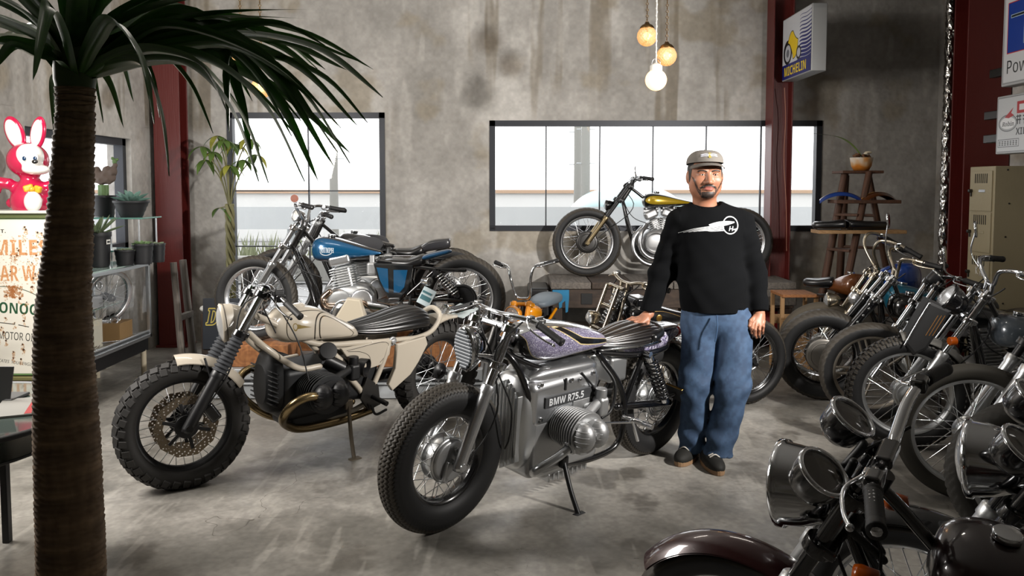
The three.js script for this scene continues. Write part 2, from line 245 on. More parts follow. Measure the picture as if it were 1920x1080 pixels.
// outdoors, seen through the windows
{
  const ground = mk(0x8b8a88, .95), white = mk(0xa9acad, .6), grass = mk(0x7d8266, .95), kerbM = mk(0x85847f, .9);
  struct('pavement', boxTo(-40, 40, -.14, -.02, -9.6, ZB - T), ground, 'pale pavement outside the windows'); 
  struct('road', boxTo(-60, 60, -.2, -.1, -60, -9.6), mk(0x8e8e8e, .95), 'pale road outside the windows');
  const kerb = thing('concrete_kerb', 'low concrete kerb along the road outside', 'kerb', [0, 0, -13.5]);
  for (let i = -7; i < 8; i++) mesh('kerb_stone', rbox(1.96, .42, .3, .03, i * 2, .16, 0), kerbM, kerb);
  const rail = thing('guard_rail', 'white steel guard rail beside the road outside', 'guard rail', [0, 0, -13]);
  for (const y of [.6, .78]) mesh('beam', extr([[0, -.09], [.05, -.07], [.02, -.02], [.02, .02], [.05, .07], [0, .09], [-.02, .09], [-.02, -.09]], 32).rotateY(PI / 2).translate(0, y + .35, .1), white, rail);
  for (let i = -7; i < 8; i++) mesh('post', rod([i * 2.1 + .6, 0, 0], [i * 2.1 + .6, 1.2, 0], .06), white, rail);
  const strip = thing('grass_verge', 'strip of wild grass behind the guard rail', 'grass', [0, 0, -15.2]); strip.userData.kind = 'stuff';
  const bl = []; for (let i = 0; i < 2600; i++) { const x = rr(-13, 13), h = rr(.25, .75), z = rr(-.7, .7), a = rr(0, PI); bl.push(grid((u, v) => [x + Math.cos(a) * (u - .5) * .09 * (1 - v) + v * v * .12 * Math.sin(i), h * v, z + Math.sin(a) * (u - .5) * .09 * (1 - v)], 1, 2)); }
  mesh('grass_blades', bl, grass, strip); strip.children[0].userData.kind = 'stuff';
  const far = thing('roadside_wall', 'long pale wall across the road outside', 'wall', [0, 0, -24]); mesh('wall_body', box(70, 1.35, .3, 0, .675, 0), mk(0xc4c4c2, .9), far); mesh('coping', box(70, .1, .5, 0, 1.4, 0), mk(0xa58c76, .9), far);
  const poleAt = (px, depth, r, label, off = 0) => { const p = at(px, 350, depth), o = thing('utility_pole', label, 'pole', [p.x, -.1, -depth], 0, 'poles across the road'); mesh('shaft', rod([0, 0, 0], [0, 7.6, 0], r, r * .8), kerbM, o); for (const y of [1.2, 2, 2.8, 3.6]) mesh('step_bolt', rod([-.22, y + 1, 0], [.22, y + 1, 0], .012), white, o); };
  poleAt(626, 16, .09, 'slim grey pole outside the left window'); poleAt(1083, 20, .1, 'left of two grey poles seen through the wide window'); poleAt(1098, 19, .11, 'right of two grey poles seen through the wide window');
  { const p = at(553, 372, 14.4), o = thing('reflector_post', 'small marker post with orange reflector outside', 'post', [p.x, 0, -14.4]); mesh('stake', rod([0, 0, 0], [0, p.y, 0], .025), white, o); mesh('reflector', disc(.07, .02, [0, p.y, .02], [0, 0, 1]), mk(0x8f5440, .5), o); }
  { const p = at(1190, 410, 17.5), o = thing('parked_car', 'pale blue car passing outside behind the raised front wheel', 'car', [p.x, 0, -17.5]); const cm = mk(0x5f7a7e, .35);
    mesh('car_body', loft([[-2.1, .55, .1, .2, .6], [-2, .6, .2, .3, .8], [-.8, .62, .3, .34, .85], [.9, .62, .3, .34, .85], [2, .6, .16, .3, .8], [2.1, .55, .1, .2, .6]]), cm, o); mesh('car_cabin', loft([[-1.5, .95, .02, .1, .6], [-.9, 1.1, .35, .2, .68], [.5, 1.12, .38, .2, .68], [1.2, .95, .05, .1, .6]]), mk(0xa9c0c2, .2), o);
    for (const x of [-1.3, 1.3]) for (const z of [-.75, .75]) mesh('car_wheel', ring(.24, .1, [x, .34, z]), rubber, o); }
}

// two studio flash heads that light the room, just outside the picture
function flashHead(c, label) {
  const p = V(...c.pos), a = V(...c.aim), d = a.clone().sub(p).normalize(), o = thing('studio_flash', label, 'studio light', [p.x, 0, p.z], 0, 'studio flash heads on stands');
  const h = p.y, q = d.clone().multiplyScalar(-1), w = t => [d.x * t, h + d.y * t, d.z * t];
  mesh('flash_body', rod(w(-.5), w(-.2), .065), blackSatin, o); mesh('reflector_dish', lathe([[.07, 0], [.1, .06], [.12, .12], [.115, .12], [.095, .06], [.0, .004]], w(-.2), d), alum, o);
  mesh('lamp_face', disc(.085, .01, w(-.1), d), mk(0xffffff, .5, 0, { emissive: c.color, emissiveIntensity: 3 }), o);
  mesh('stand_pole', rod([-d.x * .35, .3, -d.z * .35], [-d.x * .35, h - d.y * .35, -d.z * .35], .014), blackSatin, o);
  for (let k = 0; k < 3; k++) { const t = k * 2 * PI / 3 + .5; mesh('leg', rod([-d.x * .35, .55, -d.z * .35], [-d.x * .35 + .4 * Math.cos(t), .012, -d.z * .35 + .4 * Math.sin(t)], .011), blackSatin, o); }
  const s = new THREE.SpotLight(c.color, c.power, 0, R(c.angle), .75, 2); s.position.copy(p); s.target.position.copy(a); s.castShadow = true; s.shadow.radius = c.soft; s.shadow.mapSize.set(2048, 2048); s.shadow.bias = -.0004; scene.add(s, s.target);
}
flashHead(KEY, 'flash head on a stand beside the parked motorcycle row');
RectAreaLightUniformsLib.init();
{ // soft box on the left
  const c = FILL, p = V(...c.pos), a = V(...c.aim), d = a.clone().sub(p).normalize(), o = thing('soft_box', 'square studio soft box on a stand by the glass table', 'studio light', p), g = new THREE.Object3D(); g.position.copy(p); g.lookAt(p.clone().sub(d)); g.updateMatrix(); const M = new THREE.Matrix4().extractRotation(g.matrix), P = q => q.applyMatrix4(M);
  mesh('diffuser', P(box(c.w, c.h, .006, 0, 0, .012)), mk(0xffffff, .6, 0, { emissive: c.color, emissiveIntensity: 2.2 }), o); mesh('hood', P(lathe([[.08, .5], [.72, .03], [.74, .0], [.74, .03], [.09, .52]], [0, 0, 0], [0, 0, 1], 4).rotateZ(PI / 4).scale(c.w / 1.05, c.h / 1.05, 1)), blackMatte, o);
  mesh('flash_body', P(rod([0, 0, .5], [0, 0, .75], .06)), blackSatin, o); const b = V(0, 0, .6).applyMatrix4(M); mesh('stand_pole', rod([b.x, .3 - p.y, b.z], [b.x, b.y, b.z], .014), blackSatin, o); for (let k = 0; k < 3; k++) { const t = k * 2 * PI / 3; mesh('leg', rod([b.x, .5 - p.y, b.z], [b.x + .38 * Math.cos(t), .012 - p.y, b.z + .38 * Math.sin(t)], .011), blackSatin, o); }
  const l = new THREE.RectAreaLight(c.color, c.power / (c.w * c.h), c.w, c.h); l.position.copy(p); l.lookAt(a); scene.add(l);
}
// two batten lights on the ceiling, above the picture
for (const [x, label] of [[-1.3, 'ceiling batten light over the cream motorcycle'], [1.3, 'ceiling batten light over the standing man']]) {
  const z = -4.7, o = thing('ceiling_light', label, 'ceiling light', [x, HC, z], 0, 'ceiling batten lights'); mesh('housing', rbox(1.24, .05, .16, .01, 0, -.026, 0), whitePaint, o); mesh('light_tube', rod([-.58, -.065, 0], [.58, -.065, 0], .014), mk(0xffffff, .5, 0, { emissive: 0xfff6ea, emissiveIntensity: 6 }), o);
  const l = new THREE.RectAreaLight(0xfff6ea, 26, 1.2, .12); l.position.set(x, HC - .085, z); l.lookAt(x, 0, z); scene.add(l);
}

// ---------- motorcycle kit: x forward, y up, left side at -z, origin under the rear axle ----------
function tireGeo(Rt, w, Rr, tread) {
  const hs = (Rt - Rr) / 2 + .004, Rc = Rt - hs, sup = (c, n) => Math.sign(c) * Math.abs(c) ** (2 / n);
  let S = [], teeth = 0, dep = 0, amp = 0, nth = 96;
  const span = (a, b, n) => { for (let i = 0; i <= n; i++) S.push([lerp(a, b, i / n), 0]); };
  if (tread === 'zig') {
    teeth = 96; nth = 384; amp = .03; span(-1, -.5, 9); S.push([-.445, .9], [-.43, 0]);
    for (const c of [-.33, -.2, -.067, .067, .2, .33]) S.push([c - .03, 0], [c - .02, 1], [c + .02, 1], [c + .03, 0]);
    S.push([.43, 0], [.445, .9]); span(.5, 1, 9); dep = .006;
  } else { span(-1, 1, tread === 'rib' || tread === 'block' || tread === 'diamond' ? 30 : 20); if (tread !== 'smooth') nth = 192; }
  const g = grid((u, v) => {
    const th = u * 2 * PI, k = S[Math.round(v * (S.length - 1))]; let s = k[0], d = k[1] * dep; const as = Math.abs(s);
    if (tread === 'zig') { const tri = Math.abs(((u * teeth) % 1) - .5) * 4 - 1; s += amp * tri * (as < .45 ? 1 : 0); }
    else if (tread === 'rib') d = as < .36 && Math.round(v * 30) % 2 ? .005 : 0;
    else if (tread === 'block') d = as < .46 && (Math.floor(u * 96) + (Math.round(v * 30) >> 1)) % 2 ? .007 : 0;
    else if (tread === 'diamond') d = as < .44 && (Math.abs((u * 48 + s * 4) % 1) < .3 || Math.abs((u * 48 - s * 4 + 9) % 1) < .3) ? .005 : 0;
    const t = s * R(152), r = Rc + hs * sup(Math.cos(t), 2.3) - d, z = w / 2 * sup(Math.sin(t), 2.25);
    return [r * Math.cos(th), r * Math.sin(th), z];
  }, nth, S.length - 1);
  const out = [g];
  const lug = (h, c, l, t, th, skew = 0, up = 0) => rbox(h, c, l, .003, 0, 0, 0, 0, 0, 0, 1).rotateX(skew).rotateY(-t).translate(Rc + (hs + up) * Math.cos(t), 0, (w / 2 + up) * Math.sin(t)).rotateZ(th);
  if (tread === 'knob') for (let i = 0; i < 36; i++) { const th = i / 36 * 2 * PI; for (const q of [-1, 1]) out.push(lug(.022, .04, w * .34, q * R(24), th + (q > 0 ? .0 : .087), q * .35), lug(.02, .034, w * .3, q * R(62), th + (q > 0 ? .05 : .02), q * .2)); }
  if (tread === 'lug') for (let i = 0; i < 56; i++) { const th = i / 56 * 2 * PI; for (const q of [-1, 0, 1]) out.push(lug(.016, .022, w * .24, q * R(30), th + (q ? 0 : .056))); for (const q of [-1, 1]) out.push(lug(.014, .02, w * .2, q * R(58), th + .056)); }
  return join(out);
}
function wheelGeos(Rt, { w = .1, Rr = .24, tread = 'diamond', spokes = 36, hub = 'drum', hubR = .075, cast = 0 }) {
  const rw = w * .62, o = {};
  o.rim = lathe([[Rr - .022, -.012], [Rr - .014, -rw * .3], [Rr - .006, -rw * .46], [Rr + .012, -rw * .5], [Rr + .012, -rw * .44], [Rr + .002, -rw * .36], [Rr - .004, 0], [Rr + .002, rw * .36], [Rr + .012, rw * .44], [Rr + .012, rw * .5], [Rr - .006, rw * .46], [Rr - .014, rw * .3], [Rr - .022, .012], [Rr - .022, -.012]], [0, 0, 0], [0, 0, 1], 64);
  o.tire = tireGeo(Rt, w, Rr, tread);
  const sp = [], rh = hub === 'drum' ? hubR * .97 : hubR;
  if (cast) for (let i = 0; i < cast; i++) for (const k of [-.14, .14]) { const a = i / cast * 2 * PI; sp.push(rod([rh * Math.cos(a + k * 2.6), rh * Math.sin(a + k * 2.6), 0], [(Rr - .01) * Math.cos(a + k * .6), (Rr - .01) * Math.sin(a + k * .6), 0], .009, .008, 6)); }
  else for (let i = 0; i < spokes; i++) { const a = i / spokes * 2 * PI, sd = i % 2 ? 1 : -1, lead = (i % 4 < 2 ? 1 : -1) * (hub === 'drum' ? .38 : .6), zh = hub === 'drum' ? .036 : .03; sp.push(rod([rh * Math.cos(a + lead), rh * Math.sin(a + lead), sd * zh], [(Rr - .016) * Math.cos(a), (Rr - .016) * Math.sin(a), sd * .004], .0021, .0021, 5)); }
  o.spokes = join(sp);
  o.hub = hub === 'drum' ? join([lathe([[0, -.05], [hubR * .55, -.052], [hubR * .9, -.046], [hubR, -.04], [hubR, -.03], [hubR * .88, -.026], [hubR * .86, .02], [hubR, .026], [hubR, .036], [hubR * .5, .046], [.02, .06], [0, .06]], [0, 0, 0], [0, 0, 1], 40), ring(hubR * .74, .004, [0, 0, -.05], [0, 0, 1], 40)])
    : lathe([[0, -.06], [.02, -.06], [.022, -.036], [hubR, -.034], [hubR, -.026], [.028, -.02], [.028, .02], [hubR, .026], [hubR, .034], [.022, .036], [.02, .06], [0, .06]], [0, 0, 0], [0, 0, 1], 32);
  o.axle = rod([0, 0, -.1], [0, 0, .1], .011);
  return o;
}
function discGeo(r, r0, z) {
  const s = new THREE.Shape(); s.absarc(0, 0, r, 0, 2 * PI); const h = new THREE.Path(); h.absarc(0, 0, r0, 0, 2 * PI, true); s.holes.push(h);
  for (let k = 0; k < 3; k++) for (let i = 0; i < 30; i++) { const a = (i + k * .35) / 30 * 2 * PI, q = lerp(r0 + .012, r - .01, k / 2), p = new THREE.Path(); p.absarc(q * Math.cos(a), q * Math.sin(a), .0042, 0, 2 * PI, true); s.holes.push(p); }
  return new THREE.ExtrudeGeometry(s, { depth: .005, bevelEnabled: false, curveSegments: 5 }).translate(0, 0, z);
}
function motorcycle(label, rear, front, { lean = 0, steer = 0, rake = 28, head, group, name = 'motorcycle' } = {}) {
  rear = ARR(rear); front = ARR(front); const f = front.clone().sub(rear), wb = Math.hypot(f.x, f.z);
  const o = thing(name, label, 'motorcycle', rear, 0, group); o.rotation.order = 'YXZ'; o.rotation.set(-R(lean), Math.atan2(-f.z, f.x), 0); o.updateMatrixWorld(true);
  const inv = o.matrixWorld.clone().invert(), b = { o, wb };
  b.L = (px, py, z0 = 0) => { const c = V(0, EYE, 0).applyMatrix4(inv), d = at(px, py, 1).applyMatrix4(inv).sub(c), t = (z0 - c.z) / d.z; return [c.x + d.x * t, c.y + d.y * t, z0]; };
  const k = V(-Math.sin(R(rake)), Math.cos(R(rake)), 0), h = ARR(head ?? [wb, .33, 0]);
  const S = new THREE.Matrix4().makeTranslation(h.x, h.y, h.z).multiply(new THREE.Matrix4().makeRotationAxis(k, R(steer))).multiply(new THREE.Matrix4().makeTranslation(-h.x, -h.y, -h.z));
  b.add = (n, g, m, parent = o, label) => mesh(n, g, m, parent, label);
  b.each = (n, gs, m, parent = o) => gs.forEach(g => mesh(n, g, m, parent));
  b.stEach = (n, gs, m, parent = o) => gs.forEach(g => b.st(n, g, m, parent));
  b.st = (n, g, m, parent = o, label) => mesh(n, join(g).applyMatrix4(S), m, parent, label);
  b.fork = t => [h.x - Math.sin(R(rake)) * t, h.y + Math.cos(R(rake)) * t];      // point on the fork line, t metres up from the axle
  b.wheel = (n, x, y, Rt, op, mats, steered, turnA = 0) => {
    const g = wheelGeos(Rt, op), put = steered ? b.st : b.add, P = q => q.rotateZ(turnA).translate(x, y, 0);
    const rim = put(n, P(g.rim), mats.rim); put('tire', P(g.tire), mats.tire ?? rubber, rim); const sk = put('spokes', P(g.spokes), mats.spokes ?? chrome, rim); if (!op.cast) sk.userData.kind = 'stuff'; const hb = put('hub', [P(g.hub), P(g.axle)], mats.hub ?? alum, rim);
    return { rim, hub: hb };
  };
  b.both = (f2) => [f2(-1), f2(1)];
  b.teleFork = ({ len = .7, mid = .36, half = .1, rU = .02, rL = .028, up = chrome, low = alum, clampM = alum, clampAt = [.56, .69], gaiter = 0 }) => {
    const p = (t, s, dx = 0) => { const q = b.fork(t); return [q[0] + dx, q[1], s * half]; };
    for (const s of [-1, 1]) {
      b.st('fork_tube', rod(p(mid - .05, s), p(len, s), rU, rU, 16), up);
      const lo = b.st('fork_slider', [lathe([[0, -.03], [rL * .8, -.028], [rL, -.01], [rL, mid - .02], [rL * 1.18, mid - .015], [rL * 1.18, mid + .02], [rU, mid + .026]], p(0, s), [p(1, s)[0] - p(0, s)[0], p(1, s)[1] - p(0, s)[1], 0], 18), rod([...p(0, s).slice(0, 2), s * (half - .03)], [...p(0, s).slice(0, 2), s * (half + .03)], .017)], low);
      if (gaiter) { const pr = []; for (let i = 0; i <= 40; i++) pr.push([rL * (1.22 + (i % 4 < 2 ? .2 : -.08)) * lerp(1, .86, i / 40), mid + .02 + gaiter * i / 40]); b.st('fork_gaiter', lathe(pr, p(0, s), [p(1, s)[0] - p(0, s)[0], p(1, s)[1] - p(0, s)[1], 0], 18), mk(0x2b2d31, .7)); }
    }
    for (const t of clampAt) { const q = b.fork(t); b.st('triple_clamp', [rbox(.05, .03, half * 2 + .06, .01, q[0] - .02, q[1], 0, 0, 0, R(rake)), ...b.both(s => disc(rU * 1.75, .036, [b.fork(t - .018)[0], b.fork(t - .018)[1], s * half], [b.fork(1)[0] - b.fork(0)[0], b.fork(1)[1] - b.fork(0)[1], 0], 16))], clampM); }
    const a = b.fork(clampAt[0]), c = b.fork(clampAt.at(-1)); b.st('stem', rod([a[0] - .045, a[1], 0], [c[0] - .045, c[1] + .02, 0], .024), darkSteel);
  };
  b.bars = (pts, r = .0115, m = chrome, gripLen = .12, gripM = gripRubber, lever = chrome) => {   // pts on the left side from the middle outwards
    const mir = pts.filter(p => Math.abs(p[2]) > 1e-4).map(p => [p[0], p[1], -p[2]]);
    b.st('handlebar', tube([...pts.slice().reverse(), ...mir], r, 60, 10), m);
    const e = V(...pts.at(-1)), q = V(...pts.at(-2)), d = e.clone().sub(q).normalize();
    for (const s of [1, -1]) {
      const E = V(e.x, e.y, e.z * s), D = V(d.x, d.y, d.z * s), A = E.clone().addScaledVector(D, -gripLen);
      const g = b.st('grip', lathe([[0, 0], [.017, 0], [.0195, .004], [.0165, .01], ...Array.from({ length: 18 }, (_, i) => [.0165 + (i % 2) * .0012, .012 + i * (gripLen - .02) / 18]), [.0185, gripLen], [.0185, gripLen + .008], [0, gripLen + .01]], A, D, 14), gripM);
      if (lever) { const w = V(.05, -.012, 0); b.st('lever', [tube([A.clone().addScaledVector(D, -.05).add(w.clone().multiplyScalar(.35)), A.clone().addScaledVector(D, -.01).add(w), A.clone().addScaledVector(D, gripLen * .6).add(w.clone().multiplyScalar(1.1)), A.clone().addScaledVector(D, gripLen * .98).add(w.clone().multiplyScalar(.9))], .005, 16, 6), ball(.008, ...A.clone().addScaledVector(D, gripLen * .98).add(w.clone().multiplyScalar(.9)).toArray()), rbox(.034, .03, .03, .006, ...A.clone().addScaledVector(D, -.045).toArray())], lever); }
    }
  };
  b.shock = (a, c, { r = .03, col = chrome, body = blackSatin, turns = 9, wire = .0055 } = {}) => {
    for (const s of [-1, 1]) { const A = [a[0], a[1], a[2] * s], C = [c[0], c[1], c[2] * s], m = t => A.map((v, i) => lerp(v, C[i], t));
      const k = b.add('shock_absorber', [rod(m(.02), m(.98), .011), rod(m(.05), m(.4), .019), rod(m(.88), m(.98), .026), rod(m(.04), m(.12), .026), rod([A[0], A[1], A[2] - .02], [A[0], A[1], A[2] + .02], .016), rod([C[0], C[1], C[2] - .02], [C[0], C[1], C[2] + .02], .016)], body); b.add('coil_spring', helix(m(.12), m(.9), r, wire, turns), col, k); }
  };
  b.tubes = (n, m, r, ...paths) => { for (const p of paths) { const sided = p.some(q => Math.abs(q[2] ?? 0) > .001); for (const s of sided ? [-1, 1] : [1]) b.add(n, tube(p.map(q => [q[0], q[1], (q[2] ?? 0) * s]), r, Math.max(8, p.length * 6), 10), m); } };
  b.headlight = (x, y, { r = .085, d = .11, body = chrome, dir = [1, -.08, 0], lens = lensGlass, z = 0 } = {}) => {
    const A = [x, y, z], h = b.st('headlight', lathe([[0, -d], [r * .35, -d * .96], [r * .7, -d * .75], [r * .94, -d * .3], [r, 0], [r * 1.06, .004], [r * 1.06, .018], [r * .94, .024]], A, dir, 32), body);
    b.st('reflector', lathe([[0, -d * .5], [r * .5, -d * .4], [r * .9, .006]], A, dir, 24), alumBright, h); b.st('lens', lathe([[r * .94, .02], [r * .6, .036], [r * .25, .044], [0, .046]], A, dir, 28), lens, h); return h;
  };
  b.gauge = (x, y, z, r, dir, { dial = blackMatte, cup = blackSatin } = {}) => { const g = b.st('gauge', lathe([[0, -.07], [r * .6, -.068], [r * .9, -.05], [r, -.02], [r * 1.04, 0], [r * 1.06, .006], [r * .97, .012], [r * .9, .008]], [x, y, z], dir, 32), cup); b.st('bezel', ring(r, .006, V(x, y, z).addScaledVector(V(...dir).normalize(), .008), dir, 36), chrome, g); b.st('dial', disc(r * .93, .002, V(x, y, z), dir, 28, .0005), dial, g); b.st('gauge_glass', lathe([[r * .94, .008], [r * .5, .013], [0, .014]], [x, y, z], dir, 28), glassClear, g); return g; };
  b.fender = (n, cx, cy, r, w, a0, a1, m, put = b.add, drop = .25) => put(n, [grid((u, v) => { const t = lerp(R(a0), R(a1), u), s = (v - .5) * 2, q = r - drop * w * s * s; return [cx + q * Math.cos(t), cy + q * Math.sin(t), s * w / 2]; }, 32, 10), grid((u, v) => { const t = lerp(R(a0), R(a1), u), s = (v - .5) * 2, q = r - drop * w * s * s - .004; return [cx + q * Math.cos(t), cy + q * Math.sin(t), s * w / 2]; }, 32, 10, true)], m);
  b.boxer = ({ x, y, m, fin, cover, reach = .36, rad = .088, fins = 9 }) => { for (const s of [-1, 1]) {
      const g = [rod([x, y, s * .1], [x, y, s * reach * .9], rad * .78, rad * .8, 20)];
      for (let i = 0; i < fins; i++) { const k = i / (fins - 1), zz = s * lerp(.14, reach * .84, k), q = rad * lerp(.98, 1.12, Math.sin(k * 2.2)); g.push(lathe([[q * .7, -.003], [q - .002, -.003], [q, 0], [q - .002, .003], [q * .7, .003]], [0, 0, 0], [0, 0, 1], 32).scale(1.1, 1, 1).translate(x, y, zz)); }
      const c = b.add('cylinder', g, fin);
      b.add('valve_cover', [...[-1, 1].map(k => ball(rad * .56, x + k * rad * .5, y, s * reach * .9, 1, 1.3, 1.1, 24)), ...Array.from({ length: 6 }, (_, i) => [-1, 1].map(k => { const t = (i - 2.5) / 2.7, q = Math.sqrt(1 - t * t); return ring(rad * .56 * q * 1.03, .0035, [x + k * rad * .5, y + t * rad * .7, s * reach * .9], [0, 1, 0], 28, 5); })).flat(), rod([x, y + .01, s * reach * .85], [x, y + .01, s * (reach * .9 + rad * .5)], .014)], cover, c);
      b.add('intake', [rod([x - rad * .8, y + .05, s * reach * .62], [x - rad * 2.2, y + .08, s * reach * .5], .024), rbox(.07, .1, .07, .02, x - rad * 2.4, y + .06, s * reach * .5), disc(.03, .05, [x - rad * 2.4, y + .1, s * reach * .5], [0, 1, 0])], m.carb ?? castAlum, c); } };
  b.upright = ({ x, y, tilt = 10, m = alum, fin = castAlum, top = alumBright, cyls = 2, w = .2, h = .2, fins = 9, v = 0 }) => { // finned upright cylinders on a round crankcase
    b.add('crankcase', [loft([[x - .2, y - .02, .07, .07, .07], [x - .15, y, .11, .11, .11, 2.8], [x, y, .13, .13, .115, 3], [x + .13, y, .11, .12, .11, 2.8], [x + .19, y, .05, .06, .08]], { nu: 20, nv: 32 }), rbox(.3, .09, .16, .02, x - .02, y - .1, 0)], m);
    for (const s of [-1, 1]) { b.add('engine_cover', [lathe([[0, 0], [.07, 0], [.095, -.012], [.1, -.03], [.1, -.05]].map(p => [p[0], -p[1]]).reverse(), [x + .06, y - .01, s * .1], [0, 0, s], 32), lathe([[.085, 0], [.085, .03], [.07, .042], [0, .044]], [x - .12, y, s * .1], [0, 0, s], 32)], top); }
    for (const tt of v ? [tilt + v, tilt - v] : [tilt]) { const d = [Math.sin(R(tt)), Math.cos(R(tt))], g = [], at2 = t => [x + d[0] * t, y + .06 + d[1] * t];
      for (let i = 0; i < fins; i++) { const p = at2(.05 + h * i / fins); g.push(rbox(w * .82, .0055, v ? w * .8 : w * 1.05, .02, p[0], p[1], 0, 0, 0, -R(tt), 2)); }
      g.push(rbox(w * .6, h + .05, v ? w * .6 : w * .84, .03, ...at2(.02 + h / 2), 0, 0, 0, -R(tt))); b.add('cylinder', g, fin);
      const p = at2(h + .09); b.add('cylinder_head', [rbox(w * .75, .08, v ? w * .7 : w, .025, ...p, 0, 0, 0, -R(tt)), ...(v ? [0] : [-1, 1]).map(s => rod([p[0] + .07, p[1] + .03, s * w * .25], [p[0] - .07, p[1] + .03, s * w * .25], .03)), ...[0, 1, 2, 3].map(i => disc(.013, .02, [p[0] + (i % 2 ? .05 : -.05), p[1] + .045, (i > 1 ? 1 : -1) * w * .3], [0, 1, 0], 6))], top); }
    b.add('carburettor', [rbox(.08, .1, .07, .02, x - .19, y + .23, -.06), rbox(.08, .1, .07, .02, x - .19, y + .23, .06), rod([x - .2, y + .23, -.06], [x - .31, y + .23, -.06], .032), rod([x - .2, y + .23, .06], [x - .31, y + .23, .06], .032), rod([x - .19, y + .26, -.06], [x - .19, y + .33, -.06], .022)], castAlum);
  };
  b.cables = (...paths) => { for (const p of paths) b.st('cable', tube(p, .0042, 20, 6), cable); };
  b.stand = (a, c, m = blackSatin) => b.add('side_stand', [tube([a, [lerp(a[0], c[0], .6), lerp(a[1], c[1], .6), lerp(a[2], c[2], .55)], c], .012, 12, 8), rbox(.07, .014, .045, .006, c[0], c[1], c[2] - .01), rbox(.05, .06, .03, .01, ...a)], m);
  return b;
}

// ---------- paint and trim textures ----------
function both(x, w, h, f) { f(); x.save(); x.translate(0, h); x.scale(1, -1); f(); x.restore(); }   // a tank's two sides mirror each other
function flake(x, w, h, n, cols) { for (let i = 0; i < n; i++) { x.fillStyle = cols[(rnd() * cols.length) | 0]; const s = rr(2, 6); x.fillRect(rnd() * w, rnd() * h, s, s * rr(.6, 1.3)); } }
const flakeCols = ['#5c566c', '#8681999'.slice(0, 7), '#a5a1b3', '#4a4558', '#c4c1cf', '#6f6784', '#8b82a9', '#393544', '#aea9bd', '#e2e0e8'];
const flakeTex = canvasTex(1024, 1024, (x, w, h) => {
  x.fillStyle = '#0a0a0c'; x.fillRect(0, 0, w, h);
  both(x, w, h, () => {
    const P = new Path2D(); P.moveTo(60, 790); P.lineTo(560, 905); P.bezierCurveTo(720, 930, 800, 880, 850, 780); P.lineTo(905, 610); P.bezierCurveTo(800, 560, 300, 545, 60, 590); P.closePath();
    x.save(); x.clip(P); x.fillStyle = '#77728a'; x.fillRect(0, 0, w, h); flake(x, w, h, 26000, flakeCols); x.restore();
    x.lineWidth = 9; x.strokeStyle = '#c9b684'; x.stroke(P);
    const B = new Path2D(); B.moveTo(640, 530); B.bezierCurveTo(560, 560, 520, 690, 420, 745); B.bezierCurveTo(300, 760, 150, 730, 20, 715);
    x.lineWidth = 62; x.strokeStyle = '#c9b684'; x.stroke(B); x.lineWidth = 46; x.strokeStyle = '#08080a'; x.stroke(B);
  });
});
const flakeMat = mk(0xffffff, .3, .1, { map: flakeTex, clearcoat: 1, clearcoatRoughness: .05 });
const flakePlain = mk(0xffffff, .3, .25, { map: canvasTex(256, 256, (x, w, h) => { x.fillStyle = '#55506a'; x.fillRect(0, 0, w, h); flake(x, w, h, 9000, flakeCols); }), clearcoat: 1, clearcoatRoughness: .05 });
const creamTex = canvasTex(1024, 1024, (x, w, h) => {
  x.fillStyle = '#b3aa9b'; x.fillRect(0, 0, w, h);
  both(x, w, h, () => {
    x.lineWidth = 9; x.strokeStyle = '#2a241c';
    let P = new Path2D(); P.moveTo(455, 880); P.bezierCurveTo(505, 790, 500, 670, 430, 650); P.bezierCurveTo(360, 640, 270, 690, 215, 760); P.lineTo(240, 830); P.lineTo(455, 880); x.stroke(P);
    P = new Path2D(); P.moveTo(500, 885); P.lineTo(690, 885); P.bezierCurveTo(800, 840, 800, 700, 720, 640); P.bezierCurveTo(640, 610, 500, 595, 420, 605); P.bezierCurveTo(530, 650, 540, 790, 500, 885); x.stroke(P);
  });
  x.lineWidth = 7; x.strokeStyle = '#7d6a3a'; x.beginPath(); x.arc(690, 745, 22, 0, 7); x.stroke(); x.fillStyle = '#7d6a3a'; x.beginPath(); x.moveTo(668, 728); x.lineTo(545, 745); x.lineTo(668, 758); x.fill(); x.font = 'bold 44px serif'; x.save(); x.translate(860, 735); x.scale(-1, 1); x.textAlign = 'center'; x.restore();
});
const creamTank = mk(0xffffff, .28, 0, { map: creamTex, clearcoat: 1, clearcoatRoughness: .06 }), creamLine = mk(0x2a241c, .5);
// ribbed saddle: stations as in loft, ribs run along it
const ribSeat = (st, ribs = 11, d = .006) => loft(st, { nu: 36, nv: 176, mod: (u, v) => v > .2 && v < .8 && u > .02 && u < .97 ? -d * (1 - Math.abs(Math.sin((v - .2) / .6 * ribs * PI)) ** .5) : 0 });

